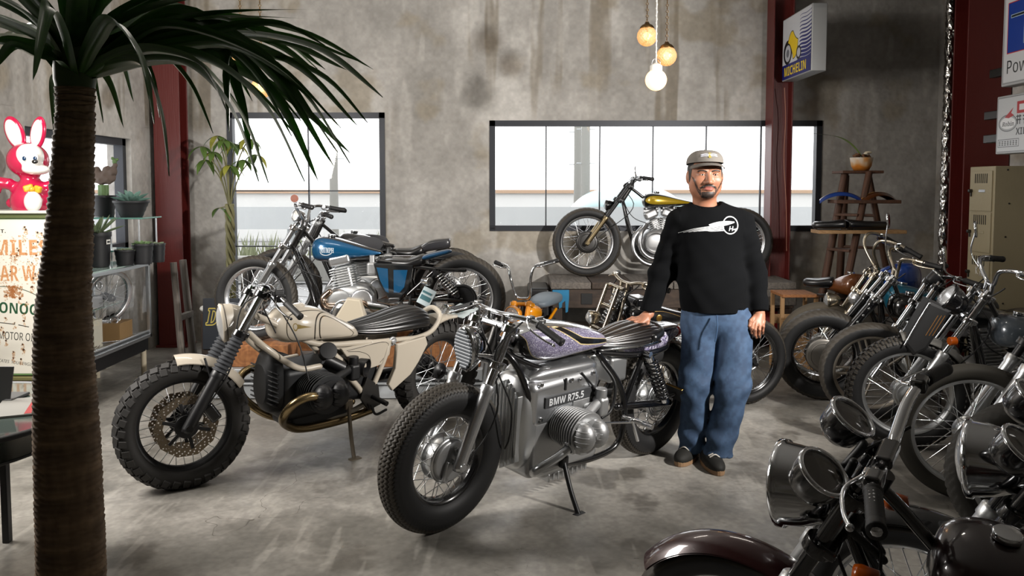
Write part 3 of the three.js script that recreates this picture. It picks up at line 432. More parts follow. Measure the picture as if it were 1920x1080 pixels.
// ---------- the purple boxer in front ----------
{
  const r0 = atY(1213, 848, 0), f0 = atY(803, 1000, 0), dir = f0.clone().sub(r0).normalize();
  const b = motorcycle('low custom motorcycle with purple metal-flake tank and fat front tire', r0, r0.clone().addScaledVector(dir, 1.53), { lean: 5, steer: 2, rake: 23.5, head: [1.53, .34, 0] });
  const wf = { w: .13, Rr: .205, tread: 'zig', hub: 'drum', hubR: .105, spokes: 40 };
  const W = b.wheel('front_wheel', 1.53, .34, .34, wf, { rim: blackGloss, hub: alum, tire: rubber }, true);
  b.st('brake_plate', [lathe([[0, .004], [.04, .0], [.085, .002], [.093, .008], [.098, .02]].map(p => [p[0], -p[1]]).reverse(), [1.53, .34, -.062], [0, 0, -1], 36), rbox(.02, .09, .014, .005, 1.575, .31, -.075, 0, 0, .3), rod([1.575, .27, -.08], [1.575, .27, -.06], .012), rbox(.1, .018, .012, .004, 1.5, .36, -.074, 0, 0, 1.1)], castAlum, W.hub);
  b.wheel('rear_wheel', 0, .335, .335, { w: .125, Rr: .215, tread: 'zig', hub: 'drum', hubR: .1, spokes: 40 }, { rim: blackGloss, hub: alum, tire: rubber });
  b.teleFork({ len: .66, mid: .345, half: .11, rU: .0215, rL: .028, up: chrome, low: alumBright, clampM: chrome, clampAt: [.46, .63] });
  const ft = b.fork(.63);
  b.bars([[ft[0] - .03, ft[1] + .05, 0], [ft[0] - .03, ft[1] + .055, -.09], [ft[0] - .07, ft[1] + .045, -.2], [1.19, .905, -.345]], .0115, chrome, .14);
  b.stEach('bar_riser', b.both(s => rod([ft[0] - .025, ft[1], s * .05], [ft[0] - .03, ft[1] + .055, s * .05], .016)), chrome);
  // ribbed oval headlight
  const hl = b.st('headlight', lathe([[0, -.1], [.04, -.095], [.075, -.07], [.09, -.02], [.094, 0], [.094, .012], [.084, .016]], [0, 0, 0], [1, 0, 0], 32).scale(1, 1.15, .68).rotateZ(-.12).translate(b.fork(.52)[0] + .11, b.fork(.52)[1] + .01, 0), chrome);
  b.st('ribbed_lens', Array.from({ length: 11 }, (_, i) => { const t = (i - 5) / 5.6, w = Math.sqrt(1 - t * t); return rbox(.014, .0145, .115 * w, .006, 0, t * .092, 0); }).map(g => g.rotateZ(-.12).translate(b.fork(.52)[0] + .128, b.fork(.52)[1] + .01, 0)), mk(0x777c82, .3), hl);
  b.stEach('headlight_bracket', b.both(s => rod([b.fork(.5)[0], b.fork(.5)[1], s * .1], [b.fork(.5)[0] + .09, b.fork(.5)[1] + .01, s * .05], .008)), chrome);
  const tank = [[.5, .735, .02, .015, .03, 2], [.54, .748, .045, .03, .075, 2.2], [.66, .77, .07, .05, .115, 2.4], [.82, .795, .083, .08, .135, 2.5], [.97, .81, .085, .1, .137, 2.5], [1.08, .825, .066, .095, .115, 2.4], [1.135, .83, .04, .065, .075, 2.2], [1.15, .83, .012, .02, .02, 2]];
  const tk = b.add('fuel_tank', loft(tank, { nu: 60, nv: 64 }), flakeMat, b.o, 'purple metal-flake fuel tank with gold pinstripes');
  b.add('tank_top_trim', loft(tank, { nu: 50, nv: 18, off: .0022, v0: .4, v1: .6, u0: .06, u1: .95 }), chrome, tk); b.add('fuel_cap', [disc(.033, .014, [.97, .893, 0], [0, 1, 0]), rbox(.05, .01, .012, .004, .97, .912, 0)], chrome, tk);
  const seat = [[.07, .722, .03, .03, .06, 2.2], [.1, .735, .055, .05, .105, 2.5], [.2, .745, .058, .055, .13, 2.6], [.33, .742, .05, .05, .12, 2.6], [.46, .738, .034, .04, .085, 2.5], [.56, .735, .02, .026, .045, 2.3], [.585, .735, .008, .012, .015, 2]];
  const sd = b.add('seat', ribSeat(seat, 12, .008), leatherBrown); b.add('seat_trim', loft(seat.map(s => [s[0], s[1] - .03, s[2] * .2, s[3] * .55, s[4] * 1.03, s[5]]), { nu: 36, nv: 40 }), chrome, sd); b.add('seat_bolster', tube([[.2, .74, -.125], [.11, .755, -.1], [.075, .765, -.05], [.065, .768, 0], [.075, .765, .05], [.11, .755, .1], [.2, .74, .125]], .024, 30, 12), leather, sd);
  const tl = b.add('tail_cowl', loft([[-.16, .715, .012, .012, .03], [-.12, .715, .03, .03, .06], [0, .7, .045, .06, .085], [.14, .69, .04, .07, .1], [.24, .68, .02, .05, .1]], { nu: 30, nv: 36 }), flakePlain); b.add('tail_trim', loft([[-.17, .742, .008, .008, .02], [-.1, .75, .014, .01, .06], [.06, .755, .014, .01, .08]], { nu: 16, nv: 24 }), chrome, tl);
  b.fender('rear_fender', 0, .335, .372, .15, 62, 165, blackGloss);
  b.add('tail_light', [disc(.035, .03, [-.16, .7, 0], [-1, 0, 0])], redLens);
  // frame
  b.tubes('frame_tube', blackGloss, .0165, [[1.27, .86, 0], [1.0, .74, 0], [.56, .68, 0]], [[1.26, .82, .02], [1.2, .74, .085], [.985, .3, .105], [.9, .2, .11], [.45, .19, .12], [.4, .35, .12], [.43, .5, .1], [.58, .69, .06]], [[.57, .69, .05], [.3, .655, .1], [.05, .66, .1], [-.03, .68, .05]], [[.41, .38, .11], [.27, .65, .11]], [[1.24, .79, .03], [1.06, .7, .06], [.95, .66, .06]]);
  b.tubes('swing_arm', blackGloss, .021, [[.44, .39, .1], [.2, .365, .115], [0, .335, .12]]);
  b.shock([.27, .665, .145], [.075, .365, .145], { r: .034, turns: 9, wire: .007, col: blackGloss, body: chrome });
  b.add('final_drive', [disc(.085, .06, [0, .335, .09], [0, 0, 1]), rod([0, .335, .1], [.4, .39, .1], .03)], castAlum); b.add('wheel_cover', Array.from({ length: 5 }, (_, i) => ring(.06 + i * .016, .0026, [0, .335, -.058], [0, 0, 1], 40, 5)), chrome);
  // engine
  b.add('crankcase', [rbox(.5, .3, .26, .035, .86, .31, 0), rbox(.36, .1, .2, .03, .8, .17, 0), ...Array.from({ length: 9 }, (_, i) => rbox(.012, .04, .2, .003, .66 + i * .034, .12, 0))], castAlum);
  const cov = b.add('engine_cover', [rbox(.5, .24, .27, .05, .88, .53, 0, 0, 0, -.03, 4), loft([[.62, .64, .03, .04, .09, 3], [.7, .645, .045, .05, .115, 3.2], [1.0, .65, .045, .05, .115, 3.2], [1.1, .645, .02, .04, .09, 3]], { nu: 24, nv: 32 }), rbox(.13, .1, .25, .04, .68, .58, 0), ...[[.98, .69, -.06], [.84, .69, -.05]].map(p => ball(.04, p[0], p[1] - .012, p[2], 1.3, .5, 1))], alumBright, b.o, 'polished aluminium engine cover');
  b.add('name_plate', rbox(.36, .055, .008, .003, .86, .535, -.139), mk(0x3c3d3f, .5, .3), cov);
  b.each('cover_bolt', [[1.07, .63], [.7, .63], [.68, .52], [1.06, .46], [.86, .62], [.8, .61]].map(p => disc(.011, .012, [p[0], p[1], -.134], [0, 0, -1], 8)), chrome, cov); b.add('cover_vent', rbox(.012, .06, .01, .003, .9, .605, -.137), blackMatte, cov);
  b.add('front_cover', [loft([[1.08, .4, .27, .2, .13, 3], [1.14, .4, .26, .2, .12, 3], [1.17, .4, .2, .16, .08, 2.6]], { nu: 10, nv: 40 }), ...Array.from({ length: 9 }, (_, i) => rbox(.03, .44 - Math.abs(i - 4) * .03, .006, .003, 1.165, .42, (i - 4) * .024))], alum);
  b.add('intake_port', [lathe([[.03, 0], [.036, .05], [.028, .05], [.024, 0]], [.74, .44, -.13], [-.1, .35, -.9], 20), rbox(.16, .14, .012, .02, .76, .44, -.135)], castAlum);
  b.boxer({ x: .9, y: .405, m: { carb: castAlum }, fin: castAlum, cover: castAlum, reach: .35, rad: .094, fins: 11 });
  for (const s of [-1, 1]) b.add('exhaust_pipe', [tube([[.97, .35, s * .26], [1.05, .31, s * .25], [1.13, .25, s * .2], [1.06, .19, s * .12], [.85, .17, s * .1], [.6, .18, s * .08]], .021, 50, 12), ring(.03, .009, [.985, .345, s * .26], [.8, -.5, 0], 20, 8)], steel);
  b.cables([[1.3, .93, -.05], [1.33, .75, -.1], [1.25, .55, -.13], [1.22, .38, -.1], [1.2, .32, -.06]], [[1.25, .96, -.16], [1.36, .84, -.12], [1.33, .55, -.12], [1.4, .4, -.1], [1.52, .31, -.08]], [[1.25, .95, .2], [1.3, .99, .08], [1.38, .93, -.03], [1.33, .8, -.06]]);
  b.each('hose', [tube([[.6, .66, -.1], [.55, .55, -.16], [.58, .42, -.17], [.66, .4, -.18]], .008, 20, 8), tube([[.78, .64, -.13], [.69, .53, -.16], [.7, .42, -.2]], .005, 20, 6)], cable);
  b.add('gear_linkage', [rod([.62, .36, -.17], [.42, .33, -.19], .006), rod([.42, .34, -.19], [.37, .22, -.2], .009), ball(.016, .42, .34, -.19)], chrome);
  b.each('foot_peg', [join([rod([.44, .35, -.14], [.4, .335, -.24], .012), rod([.4, .335, -.2], [.39, .33, -.3], .015)]), rod([.44, .35, .14], [.4, .335, .28], .013)], chrome);
  b.add('battery_box', rbox(.14, .14, .16, .02, .42, .585, 0), alum);
  const pl = b.add('number_plate', rbox(.008, .1, .13, .003, .0, .4, -.165, 0, -.2, -.5), blackMatte); b.add('plate_edge', rbox(.012, .006, .13, .002, .024, .445, -.165, 0, -.2, -.5), brass, pl); b.add('plate_edge', rbox(.011, .1, .006, .002, -.012, .4, -.229, 0, -.2, -.5), brass, pl); b.add('plate_bracket', rod([.05, .37, -.125], [.01, .4, -.16], .01), blackGloss);
  b.stand([.88, .21, -.14], [.94, .022, -.31]);
  const f = await new FontLoader().loadAsync('fonts/droid/droid_sans_bold.typeface.json');
  b.add('name_lettering', new TextGeometry('BMW R75.5', { font: f, size: .034, depth: .003, curveSegments: 3 }).rotateY(PI).translate(1.02, .519, -.1425), mk(0xc6c8ca, .5), cov);
}
// ---------- the cream scrambler ----------
{
  const r0 = atY(815, 782, 0), f0 = atY(343, 908, 0);
  const b = motorcycle('cream scrambler motorcycle with black ribbed seat and knobbly tires', r0, f0, { lean: 4, steer: -14, rake: 31, head: [1.7, .325, 0] });
  const tm = mk(0x211f1d, .7);
  const W = b.wheel('front_wheel', 1.7, .325, .322, { w: .125, Rr: .235, tread: 'knob', hub: 'small', hubR: .05, spokes: 32 }, { rim: blackSatin, tire: tm, hub: blackSatin, spokes: steel }, true);
  for (const s of [-1, 1]) b.st('brake_disc', discGeo(.158, .115, s * .072).translate(1.7, .325, 0), mk(0x8a7d6b, .35, 1), W.hub);
  b.stEach('disc_carrier', [-1, 1].map(s => join([...Array.from({ length: 6 }, (_, i) => rbox(.11, .018, .006, .003, 0, 0, 0).translate(.065, 0, 0).rotateZ(i * PI / 3 + .3).translate(1.7, .325, s * .072)), disc(.06, .008, [1.7, .325, s * .072], [0, 0, s])])), blackSatin, W.hub);
  b.stEach('brake_caliper', b.both(s => rbox(.1, .06, .05, .015, 1.58, .38, s * .085, 0, 0, 1.0)), blackGloss);
  b.wheel('rear_wheel', 0, .325, .325, { w: .16, Rr: .22, tread: 'knob', hub: 'small', hubR: .055, spokes: 32 }, { rim: blackSatin, tire: tm, hub: blackSatin, spokes: steel }); b.add('final_drive', [disc(.08, .06, [0, .325, .09], [0, 0, 1]), rod([.05, .325, .12], [.62, .33, .1], .035)], blackSatin);
  b.teleFork({ len: .79, mid: .29, half: .115, rU: .023, rL: .03, up: chrome, low: blackSatin, clampM: blackGloss, clampAt: [.52, .75], gaiter: .21 });
  const ft = b.fork(.76);
  b.bars([[ft[0] - .05, ft[1] + .03, 0], [ft[0] - .05, ft[1] + .03, -.1], [1.26, .985, -.17], [1.195, .865, -.37]], .0125, blackGloss, .13, gripRubber, blackGloss);
  b.stEach('bar_clamp', [rbox(.06, .06, .1, .012, ft[0] - .04, ft[1] + .01, 0), rbox(.05, .04, .06, .01, 1.245, .95, -.21)], blackGloss);
  b.stEach('master_cylinder', [rbox(.06, .035, .05, .01, 1.25, .98, -.2), rbox(.06, .035, .05, .01, 1.25, .98, .2)], blackSatin);
  const hc = b.fork(.62), hl = b.st('headlight', lathe([[0, -.15], [.03, -.145], [.06, -.11], [.078, -.05], [.082, 0], [.085, .01], [.075, .018]], [0, 0, 0], [1, 0, 0], 32).scale(.9, 1.25, .7).rotateZ(-.1).translate(hc[0] + .105, hc[1] - .03, 0), creamPaint, b.o, 'cream oval headlight');
  b.st('lens', lathe([[.078, .012], [.05, .03], [.02, .036], [0, .037]], [0, 0, 0], [1, 0, 0], 28).scale(.9, 1.25, .7).rotateZ(-.1).translate(hc[0] + .105, hc[1] - .03, 0), lensGlass, hl); b.st('pinstripe', ring(.084, .0022, [0, 0, 0], [1, 0, 0], 40, 5).scale(.9, 1.25, .7).rotateZ(-.1).translate(hc[0] + .1, hc[1] - .03, 0), creamLine, hl);
  b.fender('front_fender', 1.7, .325, .362, .13, 84, 150, creamPaint, b.st, .35); b.stEach('fender_stay', b.both(s => rod([1.6, .66, s * .065], [1.575, .53, s * .11], .006)), blackSatin);
  const tank = [[.66, .672, .012, .01, .02, 2], [.69, .68, .04, .03, .07, 2.3], [.8, .705, .075, .045, .115, 2.5], [.95, .735, .125, .06, .14, 2.6], [1.08, .755, .125, .075, .145, 2.6], [1.16, .77, .1, .085, .12, 2.5], [1.215, .775, .055, .06, .07, 2.3], [1.225, .775, .015, .015, .02, 2]];
  const tk = b.add('fuel_tank', loft(tank, { nu: 60, nv: 64 }), creamTank, b.o, 'cream fuel tank with dark pinstripes'); b.add('fuel_cap', [disc(.04, .012, [1.05, .868, 0], [.1, 1, 0]), disc(.03, .018, [1.05, .868, 0], [.1, 1, 0])], creamPaint, tk);
  const seat = [[.13, .68, .02, .02, .05, 2.2], [.16, .69, .07, .05, .105, 2.5], [.24, .7, .09, .055, .13, 2.6], [.36, .7, .085, .055, .135, 2.6], [.52, .695, .06, .05, .115, 2.6], [.66, .7, .035, .04, .085, 2.5], [.735, .71, .016, .02, .05, 2.3], [.75, .712, .005, .006, .015, 2]];
  b.add('seat', ribSeat(seat, 11, .008), leather, b.o, 'black leather seat with long ribs'); 
  b.add('rear_frame_loop', tube([[.62, .625, -.115], [.4, .615, -.12], [.27, .61, -.12], [.14, .64, -.11], [.06, .72, -.08], [.05, .755, 0], [.06, .72, .08], [.14, .64, .11], [.27, .61, .12], [.62, .625, .115]], .0165, 60, 12), creamPaint);
  b.tubes('frame_tube', creamPaint, .0175, [[1.33, .86, .0], [1.22, .8, .05], [1.0, .67, .09], [.62, .625, .11]], [[1.36, .76, .03], [1.3, .69, .09], [1.1, .545, .12], [.98, .54, .125]], [[.95, .66, .09], [.84, .55, .125], [.82, .52, .13]], [[.5, .62, .12], [.52, .55, .13], [.62, .32, .12], [.65, .24, .11]], [[.86, .52, .12], [.72, .38, .12], [.66, .3, .11]]);
  b.tubes('lower_rail', mk(0x8a8478, .45), .015, [[1.0, .215, .09], [.75, .22, .1], [.6, .27, .11]]);
  for (const s of [-1, 1]) {
    const sp = b.add('side_panel', extr([[.84, .62], [.49, .622], [.505, .54], [.56, .49], [.63, .48], [.72, .5], [.765, .52]], .012, .006).translate(0, 0, s * .128), creamPaint); b.add('pinstripe', tube([[.8, .6, s * .139], [.71, .585, s * .139], [.65, .55, s * .139], [.64, .51, s * .139]], .0022, 20, 5), creamLine, sp); b.add('pinstripe', tube([[.81, .608, s * .139], [.515, .61, s * .139], [.525, .545, s * .139], [.57, .5, s * .139]], .0022, 20, 5), creamLine, sp);
    const np = b.add('tail_panel', extr([[.46, .595], [.25, .615], [.235, .57], [.3, .47], [.36, .4], [.49, .325], [.515, .36], [.47, .45]], .02, .006).translate(0, 0, s * .155), creamPaint); b.add('pinstripe', [tube([[.42, .585, s * .168], [.27, .595, s * .168], [.33, .475, s * .168], [.44, .49, s * .168], [.42, .585, s * .168]], .002, 26, 5), tube([[.43, .475, s * .168], [.33, .46, s * .168], [.47, .36, s * .168], [.485, .38, s * .168], [.43, .475, s * .168]], .002, 26, 5)], creamLine, np);
    b.add('pivot_ring', [ring(.022, .008, [.475, .615, s * .13], [0, 0, 1], 24), disc(.016, .02, [.475, .615, s * .13], [0, 0, s])], castAlum);
  }
  b.add('tail_fender', loft([[-.2, .68, .004, .006, .02], [-.12, .68, .012, .012, .05], [-.02, .685, .022, .02, .075], [.08, .675, .03, .04, .09]], { nu: 24, nv: 32 }), creamPaint); b.add('tail_light', [disc(.032, .06, [-.06, .735, 0], [-1, 0, 0]), rod([-.03, .7, 0], [-.06, .735, 0], .01)], chrome);
  const npl = b.add('number_plate', rbox(.006, .16, .2, .004, -.2, .705, .0, 0, 0, 1.25), mk(0xaab4b6, .5)); b.each('plate_mark', [0, 1, 2].map(i => rbox(.002, .016, .12 - i * .02, .001, -.16 - i * .04, .714 - i * .012, 0, 0, 0, 1.25)), mk(0x3c6a66, .6), npl);
  b.boxer({ x: 1.03, y: .43, m: { carb: blackSatin }, fin: engineBlack, cover: blackSatin, reach: .36, rad: .1, fins: 9 });
  b.add('crankcase', [rbox(.44, .3, .26, .04, .98, .4, 0), rbox(.4, .14, .22, .03, .95, .26, 0), ...Array.from({ length: 8 }, (_, i) => rbox(.02, .05, .2, .004, .8 + i * .04, .195, 0)), rbox(.3, .24, .22, .04, .7, .4, 0)], engineBlack);
  b.add('front_cover', [loft([[1.2, .45, .2, .16, .12, 3], [1.25, .45, .18, .15, .1, 3], [1.28, .45, .12, .1, .07]], { nu: 10, nv: 36 }), ...Array.from({ length: 8 }, (_, i) => rbox(.05, .008, .24, .003, 1.25, .54 - i * .026, 0, 0, 0, .5))], engineBlack);
  b.each('intake_duct', [lathe([[.05, 0], [.056, .05], [.048, .05], [.04, .0]], [.72, .5, -.14], [-.5, -.1, -.85], 24), join([rod([.85, .52, -.17], [.95, .58, -.13], .034), disc(.05, .06, [.92, .6, -.1], [.3, .5, -.8])])], blackSatin);
  for (const s of [-1, 1]) b.add('exhaust_pipe', tube([[1.1, .44, s * .33], [1.17, .45, s * .325], [1.24, .42, s * .3], [1.265, .34, s * .24], [1.22, .27, s * .17], [1.1, .2, s * .12], [.8, .18, s * .1], [.6, .2, s * .1]], .024, 60, 14), bronzePipe);
  b.stand([.78, .28, -.13], [.85, .02, -.3], mk(0x7c7365, .45, .6)); b.each('foot_peg', [rod([.62, .3, -.12], [.6, .28, -.26], .015), rod([.62, .3, .12], [.6, .28, .26], .015)], blackSatin); b.add('gear_lever', [tube([[.64, .25, -.16], [.62, .2, -.18], [.56, .22, -.2]], .008)], blackSatin); b.each('peg_plate', b.both(s => extr([[.66, .42], [.58, .36], [.56, .24], [.64, .22], [.7, .3]], .014, .004).translate(0, 0, s * .13)), darkSteel);
  b.cables([[1.28, 1.0, -.05], [1.22, .88, -.13], [1.14, .7, -.17], [1.1, .5, -.2]], [[1.26, 1.0, -.2], [1.4, .92, -.08], [1.48, .6, -.1], [1.6, .42, -.1]], [[1.25, .98, .1], [1.3, .9, -.1], [1.24, .76, -.1]]);
}

// ---------- more motorcycles ----------
const gloss = (c, m = .2) => mk(c, .28, m, { clearcoat: 1, clearcoatRoughness: .05 });
const tear = (x0, x1, yb, yt, w, drop = .5) => { const L = x1 - x0, h = yt - yb, c = t => yb + h * (.42 + (1 - drop) * 0); return [[x0, yb + h * .32, .01, .01, .012, 2], [x0 + L * .05, yb + h * .33, h * .1, h * .12, w * .28, 2.2], [x0 + L * .3, yb + h * .38, h * .26, h * .26, w * .66, 2.3], [x0 + L * .6, yb + h * .43, h * .47, h * .38, w * .95, 2.4], [x0 + L * .82, yb + h * .45, h * .54, h * .44, w, 2.4], [x0 + L * .95, yb + h * .46, h * .42, h * .38, w * .72, 2.3], [x1, yb + h * .46, .015, .015, .02, 2]]; };
const blueTex = canvasTex(1024, 512, (x, w, h) => {          // blue panels on black, with the maker's name
  x.fillStyle = '#07080b'; x.fillRect(0, 0, w, h);
  both(x, w, h, () => { const P = new Path2D(); P.moveTo(120, 395); P.bezierCurveTo(420, 470, 800, 480, 900, 430); P.bezierCurveTo(985, 380, 985, 330, 900, 305); P.bezierCurveTo(700, 280, 380, 310, 120, 350); P.closePath(); x.fillStyle = '#0b4d75'; x.fill(P); x.strokeStyle = '#0b3550'; x.lineWidth = 8; x.stroke(P); });
  for (const s of [1, -1]) { x.save(); x.translate(625, s > 0 ? 380 : 132); x.scale(s > 0 ? -1 : -1, s > 0 ? 1 : -1); x.fillStyle = '#e9edf0'; x.font = 'bold 34px serif'; x.textAlign = 'center'; x.textBaseline = 'middle'; x.fillText('TRIUMPH', 0, 0); x.lineWidth = 6; x.strokeStyle = '#e9edf0'; x.beginPath(); x.moveTo(-70, 14); x.quadraticCurveTo(0, 44, 60, 14); x.stroke(); x.restore(); }
});
const goldTex = canvasTex(512, 512, (x, w, h) => { x.fillStyle = '#12140c'; x.fillRect(0, 0, w, h); both(x, w, h, () => { const P = new Path2D(); P.moveTo(20, 385); P.bezierCurveTo(200, 430, 400, 430, 440, 380); P.bezierCurveTo(400, 310, 200, 330, 20, 360); x.fillStyle = '#a88c1c'; x.fill(P); }); });
function classic(s) {
  const b = motorcycle(s.label, s.rear, s.front, { lean: s.lean ?? 0, steer: s.steer ?? 0, rake: s.rake ?? 29, head: [s.wb ?? Math.hypot(s.front.x - s.rear.x, s.front.z - s.rear.z), s.fr.R, 0], group: s.group, name: s.name }), wb = b.wb;
  const W = b.wheel('front_wheel', wb, s.fr.R, s.fr.R, s.fr, { rim: s.rimM ?? chrome, hub: s.hubM ?? alum, spokes: s.spokeM, tire: s.tireM }, true);
  const re = s.re ?? s.fr; b.wheel('rear_wheel', 0, re.R, re.R, re, { rim: s.rimM ?? chrome, hub: s.hubM ?? alum, spokes: s.spokeM, tire: s.tireM });
  const fk = s.fork ?? {}, len = fk.len ?? .68;
  if (s.girder) {
    const gm = s.girder; for (const q of [-1, 1]) { const lo = b.fork(-.01), up = b.fork(len), m1 = b.fork(.3);
      b.st('girder_leg', [tube([[lo[0], lo[1], q * .075], [m1[0] + .02, m1[1], q * .085], [up[0] + .06, up[1], q * .085]], .0135, 16, 8), tube([[lo[0], lo[1], q * .075], [m1[0] - .06, m1[1] - .02, q * .085], [up[0] + .0, up[1] - .02, q * .085]], .011, 16, 8)], gm); }
    for (const t of [.34, .5, len]) { const p = b.fork(t); b.st('girder_link', rod([p[0] + .03, p[1], -.11], [p[0] + .03, p[1], .11], .012), gm); }
    const p0 = b.fork(.36), p1 = b.fork(len - .02); b.st('fork_spring', helix([p0[0] - .01, p0[1], 0], [p1[0] - .01, p1[1], 0], .032, .007, 10), steel); b.st('stem', rod([p0[0] - .07, p0[1], 0], [p1[0] - .07, p1[1] + .02, 0], .024), blackGloss);
  } else b.teleFork({ half: .095, clampAt: [len - .2, len - .04], ...fk });
  const ft = b.fork(len - .02), B = s.bars ?? 'low';
  const sets = { low: [[-.04, .045, 0], [-.04, .05, -.08], [-.06, .07, -.2], [-.16, .05, -.36]], drag: [[-.03, .05, 0], [-.03, .05, -.1], [-.06, .05, -.25], [-.1, .05, -.38]], flat: [[-.04, .045, 0], [-.04, .05, -.08], [-.05, .1, -.2], [-.07, .12, -.3], [-.1, .11, -.42]], mid: [[-.04, .04, 0], [-.04, .05, -.05], [-.03, .14, -.16], [-.06, .16, -.24], [-.22, .13, -.38]], ape: [[-.03, .03, 0], [-.03, .04, -.06], [.03, .2, -.16], [.0, .27, -.2], [-.1, .26, -.26], [-.24, .18, -.34]] };
  if (B !== 'none') b.bars(sets[B].map(p => [ft[0] + p[0], ft[1] + p[1], p[2]]), s.barR ?? .0115, s.barM ?? chrome, .12, s.gripM ?? gripRubber, s.leverM ?? chrome);
  b.stEach('bar_riser', b.both(q => rod([ft[0] - .03, ft[1], q * .045], [ft[0] - .038, ft[1] + .05, q * .045], .014)), s.barM ?? chrome);
  if (s.light) { const p = b.fork(s.light.t ?? len - .12); b.headlight(p[0] + (s.light.dx ?? .13), p[1] + (s.light.dy ?? 0), s.light); }
  for (const g of s.gauges ?? []) b.gauge(ft[0] + g[0], ft[1] + g[1], g[2], g[3] ?? .04, g[4] ?? [-.75, .66, 0], g[5]);
  if (s.mirror) { const m = s.mirror; b.st('mirror', [tube([[ft[0] - .08, ft[1] + .06, m[2] * .75], [ft[0] + m[0] * .6, ft[1] + m[1] * .6, m[2]], [ft[0] + m[0], ft[1] + m[1], m[2]]], .005, 14, 6), disc(.05, .012, [ft[0] + m[0] + .004, ft[1] + m[1] + .02, m[2]], [-.8, .1, -.3], 28)], chrome); b.st('mirror_glass', disc(.045, .002, [ft[0] + m[0] - .006, ft[1] + m[1] + .021, m[2] - .003], [-.8, .1, -.3], 28, .0005), mirrorMat); }
  const t = s.tank, tk = b.add('fuel_tank', loft(tear(t[0], t[1], t[2], t[3], t[4]), { nu: 44, nv: 48 }), s.tankM ?? blackGloss, b.o, s.tankLabel); b.add('fuel_cap', disc(.03, .018, [lerp(t[0], t[1], .72), t[3] - .006, 0], [-.15, 1, 0]), chrome, tk);
  const st = s.seat ?? [.2, .6, .66, .05];
  b.add('seat', loft([[st[0], st[2] + .01, .02, .02, .07], [st[0] + .03, st[2] + .01, st[3], .04, .115, 2.6], [lerp(st[0], st[1], .4), st[2] - .01, st[3] * .8, .04, .125, 2.6], [lerp(st[0], st[1], .8), st[2] - .005, st[3] * .6, .035, .08, 2.5], [st[1], st[2], .01, .015, .04]], { nu: 30, nv: 40 }), leather);
  if (s.tail) b.add('tail_cowl', loft(s.tail, { nu: 24, nv: 36 }), s.tailM ?? s.tankM ?? blackGloss);
  const hd = b.fork(len - .06), hb = b.fork(len - .2), fm = s.frameM ?? blackGloss, gy = s.gy ?? .17, dn = s.down ?? .3;
  b.tubes('frame_tube', fm, .015, [[hd[0] - .045, hd[1], 0], [t[1] - .15, t[2] + .02, 0], [t[0], t[2] + .0, 0]], [[hb[0] - .045, hb[1], .015], [wb - .42, .42, .07], [wb - .5, gy + .06, .09], [wb - .62, gy, .1], [.46, gy, .11], [.38, .32, .1], [.42, .5, .07], [t[0] + .02, t[2] + .02, .03]], [[t[0] + .03, t[2] + .01, .06], [.2, st[2] - .05, .1], [-.02, st[2] - .06, .09]], [[.38, .32, .1], [0, re.R, .11]], [[.4, .36, .1], [.2, st[2] - .06, .1]]);
  b.shock([.2, st[2] - .06, .12], [.03, re.R + .03, .12], s.shock);
  if (s.engine !== null) b.upright({ x: wb - .7, y: gy + .17, tilt: 8, ...s.engine });
  const ex = s.exh; if (ex) for (const q of ex.sides ?? [-1, 1]) b.add('exhaust_pipe', tube(ex.p.map(p => [p[0], p[1], p[2] * q]), ex.r ?? .02, 50, 12), ex.m ?? chrome);
  if (s.frontFender) b.fender('front_fender', wb, s.fr.R, s.fr.R + .03, s.fr.w * 1.15, ...s.frontFender, b.st); if (s.rearFender) b.fender('rear_fender', 0, re.R, re.R + .04, re.w * 1.2, ...s.rearFender);
  b.cables([[ft[0] - .06, ft[1] + .05, -.16], [ft[0] + .06, ft[1] - .1, -.08], [ft[0] - .02, ft[1] - .3, -.1], [ft[0] - .2, ft[1] - .38, -.1]], [[ft[0] - .06, ft[1] + .05, .16], [ft[0] + .05, ft[1] - .02, .02], [ft[0] - .04, ft[1] - .2, -.05], [wb - .1, s.fr.R + .05, -.09]]);
  if (s.stand !== 0) b.stand([wb - .75, gy, -.11], [wb - .72, .02, -.26], blackSatin);
  b.each('foot_peg', b.both(q => rod([.45, .3, q * .11], [.45, .29, q * .24], .013)), rubber);
  if (s.extra) s.extra(b, ft, tk, W); return b;
}
const PH = .385;       // top of the timber on the display plinth
